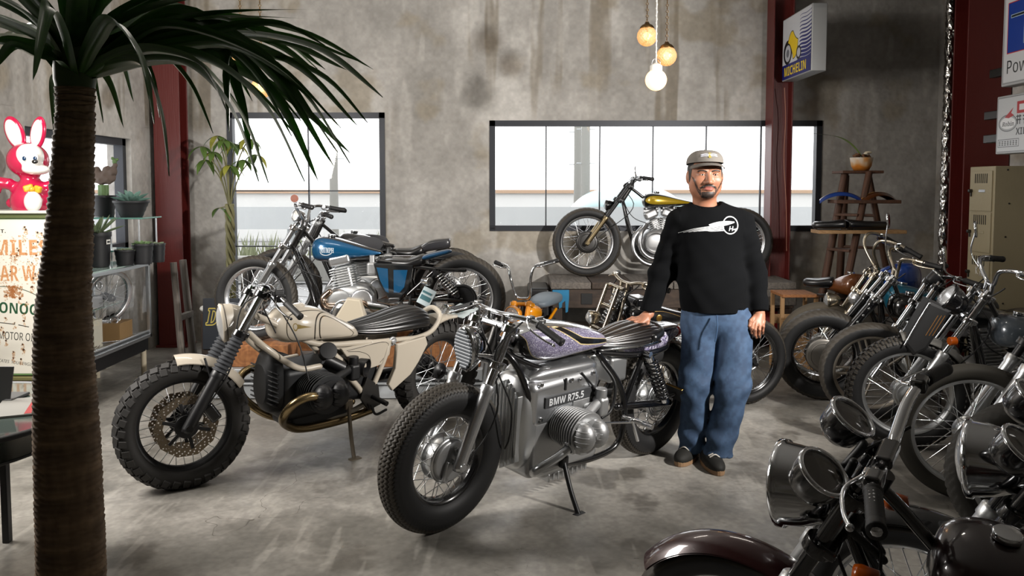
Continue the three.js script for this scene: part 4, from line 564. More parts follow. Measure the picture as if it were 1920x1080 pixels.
// blue twin on the plinth
classic({ label: 'blue motorcycle with chrome engine standing on the timber plinth', rear: at(868, 642, 6.0).setY(PH), front: at(482, 642, 6.0).setY(PH), rake: 32, steer: -6, stand: 0,
  fr: { R: .322, w: .105, Rr: .238, tread: 'block', hub: 'drum', hubR: .105 }, re: { R: .325, w: .12, Rr: .23, tread: 'block', hub: 'drum', hubR: .09 }, rimM: alumBright, hubM: chrome, tireM: rubberOld,
  fork: { len: .66, mid: .3, rU: .02, rL: .027, up: steel, low: steel, clampM: chrome }, bars: 'mid', gauges: [[.02, .08, -.02, .045, [.6, .2, -.75], { dial: whitePaint, cup: chrome }]],
  tank: [.6, 1.13, .6, .79, .125], tankM: mk(0xffffff, .26, .3, { map: blueTex, clearcoat: 1, clearcoatRoughness: .04 }), tankLabel: 'blue and black teardrop fuel tank',
  seat: [.27, .6, .6, .045], tail: [[.08, .675, .01, .01, .03], [.12, .67, .02, .02, .07], [.26, .64, .02, .03, .1], [.34, .61, .015, .02, .11]], tailM: gloss(0x0c4b74, .3), gy: .15,
  engine: { tilt: 12, m: alum, fin: alum, top: alumBright, w: .22, h: .15, fins: 8 }, exh: { p: [[.98, .38, .1], [1.03, .33, .11], [1.0, .28, .12], [.85, .285, .13], [.72, .3, .14], [.66, .25, .15], [.4, .22, .15]], r: .024, m: mk(0xa08c7c, .2, 1) },
  extra(b) {
    for (const q of [-1, 1]) { const p = b.add('side_panel', extr([[.64, .585], [.37, .575], [.4, .4], [.45, .35], [.54, .35], [.6, .45]], .03, .012).translate(0, 0, q * .1), gloss(0x0c1014, .2), b.o); b.add('panel_inlay', extr([[.625, .565], [.545, .555], [.54, .38], [.56, .39], [.6, .47]], .004, .002).translate(0, 0, q * .13), gloss(0x0a4c74, .3), p); b.add('panel_inlay', extr([[.5, .545], [.4, .545], [.425, .42], [.46, .38], [.5, .38]], .004, .002).translate(0, 0, q * .13), gloss(0x0a4c74, .3), p); }
    b.add('primary_cover', [loft([[.5, .2, .04, .04, .02], [.55, .2, .09, .08, .04], [.72, .22, .1, .09, .045], [.9, .2, .12, .1, .045], [.97, .2, .05, .05, .02]], { nu: 20, nv: 28 }).translate(0, 0, -.13)], chrome);
    b.add('belt_guard', extr([[.82, .34], [.74, .33], [.7, .16], [.84, .12], [.92, .18]], .05, .012).translate(0, 0, -.2), mk(0xb5ab98, .4)); b.add('sprocket', [ring(.1, .012, [0, .325, -.085], [0, 0, 1], 44), disc(.095, .006, [0, .325, -.085], [0, 0, 1])], blackSatin);
    const pl = b.add('number_plate', rbox(.1, .13, .006, .004, .25, .36, -.22, 0, .25, .5), mk(0xc6d4d8, .5)); b.add('plate_mark', [rbox(.07, .016, .003, .001, .245, .39, -.225, 0, .25, .5), rbox(.08, .035, .003, .001, .257, .35, -.225, 0, .25, .5)], mk(0x47727a, .6), pl); b.each('tail_light', [disc(.032, .07, [.27, .475, -.2], [-.7, 0, -.7]), disc(.028, .06, [.24, .2, -.2], [-.7, 0, -.7])], chrome);
  } });
// grey racer behind it
classic({ label: 'grey and black racer behind the blue motorcycle', rear: at(846, 618, 6.55).setY(PH), front: at(530, 618, 6.55).setY(PH), rake: 29, steer: 4, stand: 0,
  fr: { R: .33, w: .1, Rr: .25, tread: 'block', hub: 'drum', hubR: .09 }, rimM: alum, tireM: rubberOld, fork: { len: .66, mid: .34, up: steel, low: alum }, bars: 'low', light: { r: .07, d: .1, body: blackGloss, dx: .1 },
  tank: [.46, .92, .62, .79, .14], tankM: gloss(0x2c2c2f, .1), tankLabel: 'dark grey fuel tank', seat: [.2, .5, .63, .05], tail: [[.0, .7, .035, .03, .06], [.03, .7, .04, .045, .08, 3], [.16, .685, .04, .05, .1, 3.2], [.24, .66, .02, .04, .1, 3]], tailM: gloss(0x2f2f32, .1),
  engine: { m: alum, fin: castAlum }, exh: { p: [[.95, .42, .08], [1.0, .3, .1], [.85, .2, .12], [.3, .22, .14]], m: steel }, extra(b) { b.add('tank_inlay', b.both(q => extr([[.56, .655], [.76, .65], [.8, .7], [.74, .755], [.58, .745], [.53, .7]], .006, .004, true).translate(0, 0, q * .134)), mk(0x4a4a4d, .45)); b.each('chrome_rail', b.both(q => rod([.2, .6, q * .13], [.75, .6, q * .13], .008)), chrome); } });
// gold-tank bike on the workbench
const BH = .68;
classic({ label: 'motorcycle with a gold and black tank standing on the workbench', rear: at(1383, 518, 7.68).setY(BH), front: at(1100, 518, 7.68).setY(BH), rake: 36, stand: 0,
  fr: { R: .333, w: .1, Rr: .252, tread: 'diamond', hub: 'drum', hubR: .105 }, rimM: alumBright, hubM: darkSteel, fork: { len: .7, mid: .28, rU: .018, rL: .022, up: blackSatin, low: mk(0x8a7c60, .35, 1), clampM: blackSatin }, bars: 'low', barM: blackSatin, light: { r: .05, d: .07, body: blackGloss, dx: .06, t: .44 }, mirror: [-.02, .1, -.3],
  tank: [.44, .93, .66, .81, .115], tankM: mk(0xffffff, .26, .35, { map: goldTex, clearcoat: 1, clearcoatRoughness: .05 }), tankLabel: 'gold and black teardrop fuel tank', seat: [.1, .44, .62, .04], engine: { v: 22, tilt: 2, m: castAlum, fin: castAlum, top: castAlum, w: .17, h: .13, fins: 7 },
  exh: { sides: [-1], p: [[.95, .47, .1], [1.02, .38, .12], [1.02, .25, .13], [.93, .15, .14], [.8, .12, .14], [.5, .14, .14], [.1, .16, .15]], r: .022, m: steel }, extra(b) { b.add('exhaust_pipe', tube([[.9, .5, -.1], [.96, .42, -.15], [.96, .28, -.16], [.88, .2, -.16], [.7, .18, -.16]], .022, 40, 12), steel); } });
// girder-fork vintage bike
{ const fr = V(.43, 0, -5.22), re = V(1.66, 0, -5.62);
  classic({ label: 'vintage black motorcycle with nickel girder fork behind the purple one', rear: re, front: fr, rake: 27, lean: 3, fr: { R: .315, w: .09, Rr: .24, tread: 'block', hub: 'drum', hubR: .07 }, rimM: blackGloss, fork: { len: .64 }, girder: nickel, bars: 'low', barM: nickel, leverM: nickel, light: { r: .045, d: .06, body: nickel, t: .42, dx: .1 },
    tank: [.45, .98, .6, .78, .13], tankLabel: 'black tank with gold line', seat: [.1, .45, .68, .05], engine: { v: 18, fin: castAlum, w: .16, h: .14 }, exh: { p: [[.7, .45, .12], [.75, .3, .13], [.6, .2, .14], [.1, .2, .16]], m: nickel },
    extra(b, ft, tk) { b.each('pinstripe', b.both(q => tube([[.9, .645, q * .12], [.7, .63, q * .125], [.55, .65, q * .1], [.75, .73, q * .12], [.9, .72, q * .125], [.95, .68, q * .1]], .0022, 30, 5, true)), brass, tk); b.each('emblem', b.both(q => disc(.022, .006, [.78, .69, q * .126], [0, 0, q])), brass, tk); b.st('tool_box', rbox(.1, .1, .16, .02, ft[0] - .14, ft[1] - .1, 0), blackGloss); } }); }
// yellow mini bike
{ const o = at(966, 700, 6.35); const fr = V(o.x - .02, 0, -6.35), re = V(o.x + .3, 0, -7.08);
  const b = motorcycle('small yellow minibike with tall chrome handlebar beside the workbench', re, fr, { rake: 26, head: [.8, .2, 0], steer: -10 }), yel = gloss(0xd98a08, 0);
  b.wheel('front_wheel', .8, .2, .2, { R: .2, w: .085, Rr: .12, tread: 'block', hub: 'small', hubR: .05, spokes: 20 }, { rim: steel }, true); b.wheel('rear_wheel', 0, .2, .2, { R: .2, w: .09, Rr: .12, tread: 'block', hub: 'drum', hubR: .06, spokes: 20 }, { rim: steel });
  b.teleFork({ len: .45, mid: .22, half: .075, rU: .02, rL: .026, up: yel, low: yel, clampM: yel, clampAt: [.25, .42] }); const ft = b.fork(.45);
  b.st('fork_cover', b.both(s => rbox(.05, .16, .03, .012, b.fork(.36)[0] + .005, b.fork(.36)[1], s * .075, 0, 0, R(26))), yel); b.headlight(b.fork(.34)[0] + .1, b.fork(.34)[1] + .01, { r: .07, d: .08, body: yel });
  b.bars([[ft[0] - .02, ft[1] + .02, 0], [ft[0] - .02, ft[1] + .03, -.06], [ft[0] + .0, ft[1] + .2, -.1], [ft[0] - .02, ft[1] + .28, -.13], [ft[0] - .1, ft[1] + .32, -.3]], .0115, chrome, .11);
  b.add('frame', [tube([[.6, .5, 0], [.42, .4, 0], [.2, .36, 0]], .034, 20, 12), tube([[.56, .46, .02], [.5, .26, .07], [.3, .2, .08], [0, .2, .08]], .018, 20, 10), tube([[.56, .46, -.02], [.5, .26, -.07], [.3, .2, -.08], [0, .2, -.08]], .018, 20, 10), tube([[.2, .36, -.06], [.0, .46, -.07]], .014), tube([[.2, .36, .06], [.0, .46, .07]], .014)], yel);
  b.add('seat', loft([[-.12, .55, .02, .02, .06], [-.06, .555, .05, .05, .11, 2.8], [.14, .55, .05, .05, .11, 2.8], [.26, .54, .03, .04, .08], [.3, .54, .01, .01, .03]]), mk(0x66717a, .5)); b.add('fuel_tank', loft([[.3, .46, .02, .02, .03], [.36, .48, .06, .06, .08], [.5, .5, .06, .07, .08], [.56, .5, .02, .02, .03]]), yel); b.add('engine', [rbox(.24, .16, .16, .03, .34, .22, 0), ...Array.from({ length: 6 }, (_, i) => rbox(.006, .1, .12, .003, .47 + i * .016, .24, 0))], castAlum); b.add('turn_signal', disc(.026, .05, [.58, .36, -.14], [1, 0, -.2]), lensGlass); b.add('crash_bar', tube([[.56, .42, -.05], [.6, .3, -.15], [.52, .2, -.15], [.42, .18, -.06]], .013, 20, 8), yel); b.each('fender', [join(b.fender('front_fender', .8, .2, .225, .1, 40, 150, yel, b.st).geometry)].slice(1), yel); b.stand([.3, .14, -.09], [.32, .015, -.22]);
}
// the row parked along the right side; heading turned a little away from the camera
const rowAt = (px, py, wb, a) => { const f = atY(px, py, 0), d = V(Math.cos(R(a)), 0, Math.sin(R(a))); return { front: f, rear: f.clone().addScaledVector(d, wb) }; };
const teal = gloss(0x0b5f78, .2);
classic({ label: 'teal-tank motorcycle with nickel fork, farthest of the row by the bench', ...rowAt(1538, 722, 1.4, 12), rake: 31, lean: 4, fr: { R: .33, w: .1, Rr: .25, tread: 'rib', hub: 'drum', hubR: .08 }, rimM: steel, tireM: mk(0x4a4338, .8), fork: { len: .68, mid: .3, up: nickel, low: nickel, clampM: nickel, rU: .02, rL: .026 }, bars: 'ape', barM: nickel, light: { r: .06, d: .08, body: nickel, t: .4, dx: .16 }, mirror: [-.02, .42, -.32], tank: [.48, .98, .62, .82, .12], tankM: teal, tankLabel: 'teal fuel tank', engine: { v: 20, w: .16, h: .14 }, exh: { p: [[.75, .45, .12], [.8, .3, .13], [.6, .2, .14], [.05, .22, .15]] }, extra(b) { b.add('horn', lathe([[0, 0], [.045, .0], [.05, .012], [.03, .03], [0, .034]], [1.2, .72, -.12], [.7, .1, -.7], 24), alumBright); } });
classic({ label: 'black motorcycle with fat front tire and drilled black fork', ...rowAt(1540, 748, 1.42, 12), rake: 36, lean: 4, fr: { R: .335, w: .135, Rr: .225, tread: 'diamond', hub: 'drum', hubR: .125 }, rimM: blackGloss, hubM: mk(0x8f8b85, .4, .8), fork: { len: .74, mid: .5, rU: .022, rL: .03, up: chrome, low: blackGloss, clampM: chrome }, bars: 'mid', barM: nickel, leverM: nickel, tank: [.5, 1.0, .62, .8, .12], seat: [.15, .52, .62, .05], engine: { v: 20, w: .16, h: .14 }, exh: { p: [[.75, .45, .12], [.8, .3, .13], [.6, .2, .14], [.05, .22, .15]] }, extra(b) { for (const q of [-1, 1]) for (let i = 0; i < 9; i++) { const p = b.fork(.1 + i * .06); b.st('fork_bolt', disc(.009, .006, [p[0], p[1], q * .124], [0, 0, q], 10), chrome); } } });
classic({ label: 'black motorcycle with pale cast wheel and chrome fork', ...rowAt(1630, 787, 1.4, 13), rake: 30, lean: 4, fr: { R: .33, w: .11, Rr: .245, tread: 'diamond', hub: 'small', hubR: .06, cast: 5 }, rimM: mk(0xa79f93, .4, .8), spokeM: mk(0xa79f93, .4, .8), fork: { len: .72, mid: .32, rU: .021, rL: .027, up: chrome, low: chrome, clampM: blackGloss }, bars: 'low', barM: blackGloss, tank: [.48, 1.0, .64, .83, .13], tankM: gloss(0x0c1118, .2), mirror: [.02, .2, -.25], exh: { p: [[.95, .42, .08], [1.0, .3, .1], [.85, .2, .12], [.2, .22, .14]] }, gauges: [[.0, .05, -.05]], extra(b, ft) { b.stEach('turn_signal', b.both(q => disc(.02, .035, [b.fork(.46)[0] - .03, b.fork(.46)[1], q * .15], [.9, 0, q * .3])), amber); } });
classic({ label: 'grey-tank motorcycle with silver fender and round chrome headlamp', ...rowAt(1694, 838, 1.4, 13), rake: 31, lean: 4, fr: { R: .335, w: .11, Rr: .25, tread: 'lug', hub: 'drum', hubR: .085 }, rimM: alum, fork: { len: .74, mid: .3, rU: .02, rL: .028, up: chrome, low: alum, clampM: chrome }, bars: 'mid', light: { r: .085, d: .11, body: blackGloss, dir: [.8, .55, 0], dx: .12, dy: .04 }, mirror: [-.04, .3, .3], tank: [.46, .98, .64, .83, .14], tankM: gloss(0x4b5259, .2), tankLabel: 'grey fuel tank', frontFender: [82, 150, mk(0x9a9893, .35, .7)], exh: { p: [[.95, .42, .08], [1.0, .3, .1], [.85, .2, .12], [.2, .22, .14]] }, extra(b) { const sh = b.st('fork_shroud', [extr([[1.31, .88], [1.22, .84], [1.33, .63], [1.38, .6], [1.42, .65]], .1, .02)], blackMatte); b.st('shroud_edge', tube([[1.32, .89, -.075], [1.38, .77, -.075], [1.44, .64, -.075]], .006, 12, 6), chrome, sh); for (let i = 0; i < 3; i++) b.st('shroud_stripe', rod([1.27 - i * .018, .82, -.071], [1.33 - i * .018, .7, -.071], .002), mk(0x7d5420, .4), sh); b.stEach('turn_signal', b.both(q => disc(.024, .04, [1.2, .7, q * .17], [.9, 0, q * .3])), amber); } });
classic({ label: 'dark motorcycle with thin wire-spoked front wheel, nearest but one of the row', ...rowAt(1812, 936, 1.42, 14), rake: 29, lean: 4, fr: { R: .345, w: .09, Rr: .275, tread: 'rib', hub: 'drum', hubR: .075 }, rimM: alum, tireM: mk(0x29261f, .8), fork: { len: .7, mid: .4, rU: .02, rL: .03, up: blackSatin, low: alum, clampM: blackSatin }, bars: 'low', tank: [.46, .98, .64, .82, .13], exh: { p: [[.95, .42, .08], [1.0, .3, .1], [.85, .2, .12], [.2, .22, .14]] } });
classic({ label: 'dark motorcycle with diamond-tread tire at the right edge behind the headlamp', ...rowAt(1927, 1035, 1.42, 16), rake: 29, lean: 4, fr: { R: .335, w: .11, Rr: .245, tread: 'diamond', hub: 'drum', hubR: .075 }, rimM: steel, tireM: mk(0x25231f, .8), fork: { len: .66, mid: .36, up: blackSatin, low: blackSatin, clampM: blackSatin }, bars: 'drag', tank: [.46, .98, .62, .8, .12], exh: { p: [[.95, .42, .08], [1.0, .3, .1], [.85, .2, .12], [.2, .22, .14]] } });
// the two dark bikes in the right foreground
const roadster = (label, fx, fz, tankM, fenderM, bars) => { const d = V(.85, 0, .53); const f = V(fx, 0, fz);
  return classic({ label, front: f, rear: f.clone().addScaledVector(d, 1.4), lean: 11, rake: 28, steer: -4, fr: { R: .31, w: .1, Rr: .235, tread: 'rib', hub: 'drum', hubR: .085 }, rimM: chrome, fork: { len: .7, mid: .36, half: .1, rU: .02, rL: .027, up: blackGloss, low: alum, clampM: blackGloss }, bars, barR: .0145,
    light: { r: .1, d: .15, body: chrome, dx: .13, dy: .02, t: .57 }, gauges: [[.07, .035, -.125, .058, [-.62, .78, -.1], { dial: mk(0x2a2013, .4), cup: blackGloss }], [.06, .075, .1, .056, [-.62, .78, 0], { dial: mk(0x2a2013, .4), cup: blackGloss }]],
    tank: [.42, .96, .62, .81, .135], tankM, tankLabel: 'dark fuel tank', seat: [-.05, .46, .72, .05], frontFender: [40, 150, fenderM], rearFender: [30, 150, fenderM], exh: { p: [[.95, .42, .08], [1.0, .3, .1], [.85, .2, .12], [.2, .22, .14]] },
    extra(b, ft) { b.st('bar_clamp', rbox(.04, .03, .11, .01, ft[0] - .04, ft[1] + .05, 0), blackGloss); b.stEach('switch_housing', b.both(q => rbox(.034, .04, .05, .01, ft[0] - (bars === 'flat' ? .065 : .09), ft[1] + (bars === 'flat' ? .12 : .07), q * .27)), blackGloss); b.stEach('indicator_lamp', b.both(q => lathe([[0, -.04], [.02, -.036], [.024, 0], [.02, .014], [0, .016]], [ft[0] - .02, ft[1] - .16, q * .17], [1, 0, 0], 20)), amber); b.st('wiring_loom', [tube([[ft[0] + .02, ft[1] + .04, -.05], [ft[0] + .06, ft[1] - .08, -.06], [ft[0] - .04, ft[1] - .2, -.03]], .01), tube([[ft[0] + .02, ft[1] + .04, .05], [ft[0] + .07, ft[1] - .06, .03], [ft[0] - .03, ft[1] - .2, .0]], .01)], cable); } }); };
roadster('dark red motorcycle with chrome headlamp and twin gauges in the right foreground', .64, -2.12, gloss(0x1c0304, .2), gloss(0x2a0406, .2), 'flat');
roadster('black motorcycle with chrome headlamp cut off by the right edge', 1.2, -2.3, blackGloss, blackGloss, 'low');

// ---------- the standing man ----------
{
  const O = V(1.06, 0, -4.4), q = (px, py, d) => at(px, py, d).sub(O).toArray();
  const man = thing('person', 'man in grey cap, black shirt and blue jeans, hand on the purple motorcycle', 'person', O);
  const shL = q(1275, 417, 4.5), elL = q(1240, 512, 4.52), wrL = q(1217, 588, 4.46), shR = q(1388, 420, 4.46), elR = q(1414, 512, 4.5), wrR = q(1424, 584, 4.42);
  const nk = q(1323, 392, 4.47), ch = q(1330, 440, 4.46), wa = q(1336, 540, 4.45), hp = q(1342, 606, 4.45);
  const hipL = q(1312, 618, 4.46), knL = q(1304, 722, 4.42), anL = q(1298, 838, 4.46), hipR = q(1376, 618, 4.44), knR = q(1374, 724, 4.36), anR = q(1345, 850, 4.36);
  const sc = (x, y, z, a, b, ra, rb, k = 1.5) => cap(x, y, z * k, [a[0], a[1], a[2] * k], [b[0], b[1], b[2] * k], ra, rb) / 1.15;   // a flattened capsule
  const torso = (x, y, z, g = 0) => { let d = sc(x, y, z, [ch[0], ch[1] - .03, ch[2]], [wa[0], wa[1], wa[2]], .178 + g, .172 + g, 1.42); d = smin(d, sc(x, y, z, [shL[0] + .06, shL[1] - .005, shL[2]], [shR[0] - .06, shR[1] - .005, shR[2]], .085 + g, .085 + g, 1.1), .09); d = smin(d, sc(x, y, z, nk, [ch[0], ch[1] + .06, ch[2]], .07 + g, .13 + g, 1.2), .06); return d; };
  const arms = (x, y, z, g) => Math.min(smin(cap(x, y, z, shL, elL, .068 + g, .054 + g), cap(x, y, z, elL, wrL, .054 + g, .04 + g), .03), smin(cap(x, y, z, shR, elR, .068 + g, .055 + g), cap(x, y, z, elR, wrR, .055 + g, .04 + g), .03));
  const hem = hp[1] + .048;
  const fold = (x, y, z, a, f) => a * (Math.sin(f * (y + .6 * x) + 3 * Math.sin(9 * x + 4 * z)) * .5 + Math.sin(f * 1.7 * (y - .5 * x) + 2 * Math.sin(11 * y + 6 * z)) * .35);
  const shirt = (x, y, z) => {
    let d = smin(torso(x, y, z, .006), sc(x, y, z, wa, [hp[0], hp[1] + .04, hp[2]], .176, .183, 1.4), .05); d = smin(d, arms(x, y, z, .012), .035);
    d += fold(x, y, z, .0045, 34) * smooth(.02, .3, Math.abs(y - ch[1])) + fold(x, y, z, .004, 55) * (Math.abs(x - ch[0]) > .17 ? 1 : .25);
    d = Math.max(d, hem - y + .008 * Math.sin(14 * x), -(Math.hypot(x - nk[0], (y - nk[1] - .065) * 1.0, (z - nk[2] - .015) * .9) - .085));
    const cut = (w, e) => { const ax = w[0] - e[0], ay = w[1] - e[1], az = w[2] - e[2], l = Math.hypot(ax, ay, az), t = ((x - w[0]) * ax + (y - w[1]) * ay + (z - w[2]) * az) / l; return Math.hypot(x - w[0], y - w[1], z - w[2]) < .16 ? t - .002 : -1; };
    return Math.max(d, cut(wrL, elL), cut(wrR, elR));
  };
  const box6 = (lo, hi, f, c, uv) => sdfMesh(f, lo, hi, c, uv);
  const cloth = dataTex(256, 256, (u, v) => { const n = 120 + 90 * hash(u * 256 | 0, v * 256 | 0, 3) + 40 * Math.sin(v * 256 * PI / 2); return [n, n, n]; }, false, 14);
  const shirtM = mk(0x060709, .95, 0, { specularIntensity: .25 });
  const sm = mesh('shirt', box6([-.45, .85, -.35], [.5, 1.5, .3], shirt, .0085), shirtM, man, 'black long-sleeved shirt');
  mesh('neckband', tube(Array.from({ length: 16 }, (_, i) => { const a = i / 16 * 2 * PI; return [nk[0] + .069 * Math.cos(a), nk[1] + .026 - .02 * Math.sin(a), nk[2] + .008 + .066 * Math.sin(a)]; }), .0075, 48, 8, true), shirtM, sm);
  // chest print: winged wheel emblem, laid on the cloth
  const hit = (x, y) => { let z = .3; for (let i = 0; i < 60; i++) { const d = shirt(x, y, z); if (d < .0004) break; z -= d * .7; } return z + .0016; };
  const A = q(1277, 441, 4.3), B = q(1390, 405, 4.3), pw = B[0] - A[0], ph = B[1] - A[1];
  const patch = (poly) => { const s = new THREE.Shape(poly.map(p => new THREE.Vector2(...p))), g = new THREE.ShapeGeometry(s); return g; };
  const stroke = (pts, w, n = 14) => { const c = new THREE.CatmullRomCurve3(pts.map(p => V(p[0], p[1], 0))); return grid((u, v) => { const p = c.getPoint(u), t = c.getTangent(u), k = typeof w === 'function' ? w(u) : w, x = A[0] + (p.x - t.y * (v - .5) * k) * pw, y = A[1] + (p.y * 1 + t.x * (v - .5) * k * pw / ph) * ph; return [x, y, hit(x, y)]; }, n, 2); };
  const pr = [];
  pr.push(stroke(Array.from({ length: 25 }, (_, i) => [.855 + .135 * Math.cos(i / 24 * 2 * PI), .5 + .45 * Math.sin(i / 24 * 2 * PI)]), .02, 48));
  for (let i = 0; i < 5; i++) pr.push(stroke([[.02 + i * .075, .06 + i * .03], [.25 + i * .05, .3 - i * .02], [.5, .44 - i * .06], [.74, .58 - i * .085]], u => .005 + .014 * u, 18));
  pr.push(stroke([[.5, .46], [.65, .56], [.8, .62], [.93, .66]], u => .012 + .075 * Math.sin(PI * (.25 + .72 * u)), 18));
  for (const s of [[[.83, .2], [.85, .45]], [[.885, .2], [.9, .45]], [[.83, .3], [.9, .33]], [[.9, .24], [.925, .3], [.94, .22]], [[.94, .24], [.955, .32], [.97, .25]]]) pr.push(stroke(s.length === 2 ? [s[0], [(s[0][0] + s[1][0]) / 2, (s[0][1] + s[1][1]) / 2], s[1]] : s, .014, 8));
  mesh('chest_print', pr, mk(0xc9cbcc, .8), sm, 'white winged emblem print');
  // jeans
  const leg = (x, y, z, h, k, a, g) => smin(sc(x, y, z, h, k, .105 + g, .084 + g, 1.08), sc(x, y, z, k, [a[0], a[1] - .02, a[2]], .084 + g, .075 + g, 1.0), .05);
  const jeans = (x, y, z) => {
    let d = sc(x, y, z, [hp[0] - .05, hp[1] + .05, hp[2]], [hp[0] + .05, hp[1] + .05, hp[2]], .135, .135, 1.25);
    const l = leg(x, y, z, hipL, knL, anL, 0), r = leg(x, y, z, hipR, knR, anR, .004); d = smin(smin(d, l, .06), smin(d, r, .06), .012);
    const low = smooth(.35, .1, y), kn = Math.exp(-(((y - knR[1]) / .1) ** 2));
    d += .005 * Math.sin(52 * y + 9 * x + 2.5 * Math.sin(14 * x + 5 * z)) * (low + .12 + .4 * kn) + .0035 * Math.sin(17 * (y + 1.6 * x) + 2 * Math.sin(8 * z)) + .002 * Math.sin(80 * (y - .7 * x)) * kn;
    return Math.max(d, y - hem - .05, .052 - y + .01 * Math.sin(20 * x));
  };
  const denim = dataTex(512, 512, (u, v) => { const n = fbm(u * 20, v * 16, 20, 301, 5), f = hash(u * 512 | 0, v * 512 | 0, 9), w = Math.sin((u + v) * 512 * .8) * .5 + .5; let c = mixc([42, 62, 88], [54, 77, 105], smooth(.3, .75, n)); const k = .84 + .2 * f + .1 * w; return [c[0] * k, c[1] * k, c[2] * k]; });
  const jm = mesh('jeans', box6([-.35, .02, -.35], [.5, 1.0, .3], jeans, .0095, (x, y, z) => [x * 2.2 + z, y * 2.2]), mk(0xffffff, .82, 0, { map: denim }), man, 'loose blue jeans');
  mesh('fly_seam', [tube([q(1344, 592, 4.31), q(1345, 615, 4.29), q(1341, 640, 4.29)], .004, 12, 6)], mk(0x24405f, .8), jm);
  // body: head, hands and what the clothes cover, one skin
  const hc = q(1322, 331, 4.42);
  const head = (X, Y, Z) => {
    const x = (X - hc[0]) / 1.1, y = Y - hc[1], z = Z - hc[2], ax = Math.abs(x);
    let d = ell(x, y, z, [0, .03, -.018], [.08, .1, .098]);
    d = smin(d, ell(x, y, z, [0, -.035, .012], [.07, .082, .076]), .04); d = smin(d, ell(ax, y, z, [.045, -.062, .012], [.026, .035, .04]), .04); d = smin(d, ell(x, y, z, [0, -.098, .05], [.034, .022, .03]), .03);
    d = smin(d, ell(ax, y, z, [.042, -.022, .058], [.027, .024, .024]), .03); d = smin(d, ell(ax, y, z, [.03, .03, .077], [.028, .01, .016]), .022);
    d = -smin(-d, ell(ax, y, z, [.032, .011, .097], [.021, .011, .014]), .012);
    d = smin(d, ell(ax, y, z, [.032, .0095, .075], [.017, .009, .0115]), .006);
    d = smin(d, cap(x, y, z, [0, .016, .083], [0, -.03, .105], .008, .0135), .014); d = smin(d, ell(ax, y, z, [.0145, -.034, .094], [.0105, .0085, .012]), .009);
    d = smin(d, ell(x, y, z, [0, -.058, .083], [.027, .0065, .012]), .008); d = smin(d, ell(x, y, z, [0, -.0705, .082], [.022, .0075, .012]), .007); d = -smin(-d, ell(x, y, z, [0, -.0635, .097], [.026, .0016, .008]), .004);
    d = smin(d, ell(ax, y, z - .1 * (ax - .08), [.083, -.004, -.012], [.011, .034, .021]), .012);
    d = smin(d, cap(x, y, z, [0, -.07, -.025], [nk[0] - hc[0], nk[1] - hc[1] - .04, nk[2] - hc[2] - .01], .056, .064), .035); return d;
  };
  const hand = (palm, tips, r = .0088) => (x, y, z) => { let d = Infinity; for (const p of palm) d = smin(d, cap(x, y, z, p[0], p[1], p[2], p[3]), .014); let f = Infinity; for (const t of tips) { let c = Infinity; for (let i = 0; i < t.length - 1; i++) c = smin(c, cap(x, y, z, t[i], t[i + 1], r * (1.12 - .1 * i), r * (1.02 - .1 * i)), .004); f = Math.min(f, c); } return smin(d, f, .007); };
  const H = (px, py, d) => q(px, py, d);
  const kL = [[1196, 597, 4.44], [1198, 600, 4.42], [1201, 603, 4.405], [1205, 605, 4.39]].map(p => H(...p));
  const hl = hand([[wrL, H(1209, 594, 4.44), .028, .026], [H(1209, 594, 4.45), kL[0], .019, .0125], [H(1210, 596, 4.43), kL[1], .019, .0125], [H(1211, 598, 4.42), kL[2], .019, .0125], [H(1212, 598, 4.41), kL[3], .018, .012]],
    [[kL[0], H(1185, 596, 4.46), H(1177, 600, 4.465), H(1171, 606, 4.47)], [kL[1], H(1185, 600, 4.425), H(1176, 606, 4.42), H(1172, 612, 4.42)], [kL[2], H(1191, 604, 4.4), H(1183, 609, 4.39), H(1178, 615, 4.39)], [kL[3], H(1197, 607, 4.375), H(1191, 613, 4.365), H(1188, 619, 4.36)], [H(1216, 597, 4.42), H(1215, 606, 4.385), H(1213, 614, 4.37), H(1211, 619, 4.365)]]);
  const kR = [[1412, 604, 4.37], [1418, 607, 4.365], [1425, 607, 4.37], [1431, 603, 4.385]].map(p => H(...p));
  const hr = hand([[wrR, H(1423, 592, 4.41), .029, .026], [H(1420, 592, 4.4), kR[0], .02, .0125], [H(1422, 592, 4.4), kR[1], .02, .0125], [H(1425, 592, 4.4), kR[2], .02, .0125], [H(1428, 592, 4.41), kR[3], .018, .012]],
    [[kR[0], H(1410, 615, 4.345), H(1410, 624, 4.355), H(1413, 629, 4.375)], [kR[1], H(1416, 618, 4.34), H(1416, 628, 4.352), H(1418, 633, 4.375)], [kR[2], H(1424, 618, 4.345), H(1423, 627, 4.358), H(1424, 632, 4.38)], [kR[3], H(1431, 612, 4.36), H(1430, 620, 4.37), H(1430, 625, 4.39)], [H(1415, 593, 4.39), H(1407, 601, 4.36), H(1405, 611, 4.355), H(1406, 617, 4.36)]]);
  const bx = (c, r) => [c.map(v => v - r), c.map(v => v + r)];
  const under = (x, y, z) => smin(Math.min(smin(torso(x, y, z, -.02), arms(x, y, z, -.012), .03), 9), Math.min(leg(x, y, z, hipL, knL, anL, -.025), leg(x, y, z, hipR, knR, anR, -.025)), .05);
  const uvZero = () => [.02, .02], uvHead = (x, y) => [clamp(((x - hc[0]) / 1.1 + .1) / .2, .001, .999), clamp((y - hc[1] + .17) / .34, .001, .999)];
  const hb = [[hc[0] - .13, hc[1] - .2, hc[2] - .15], [hc[0] + .13, hc[1] + .16, hc[2] + .16]];
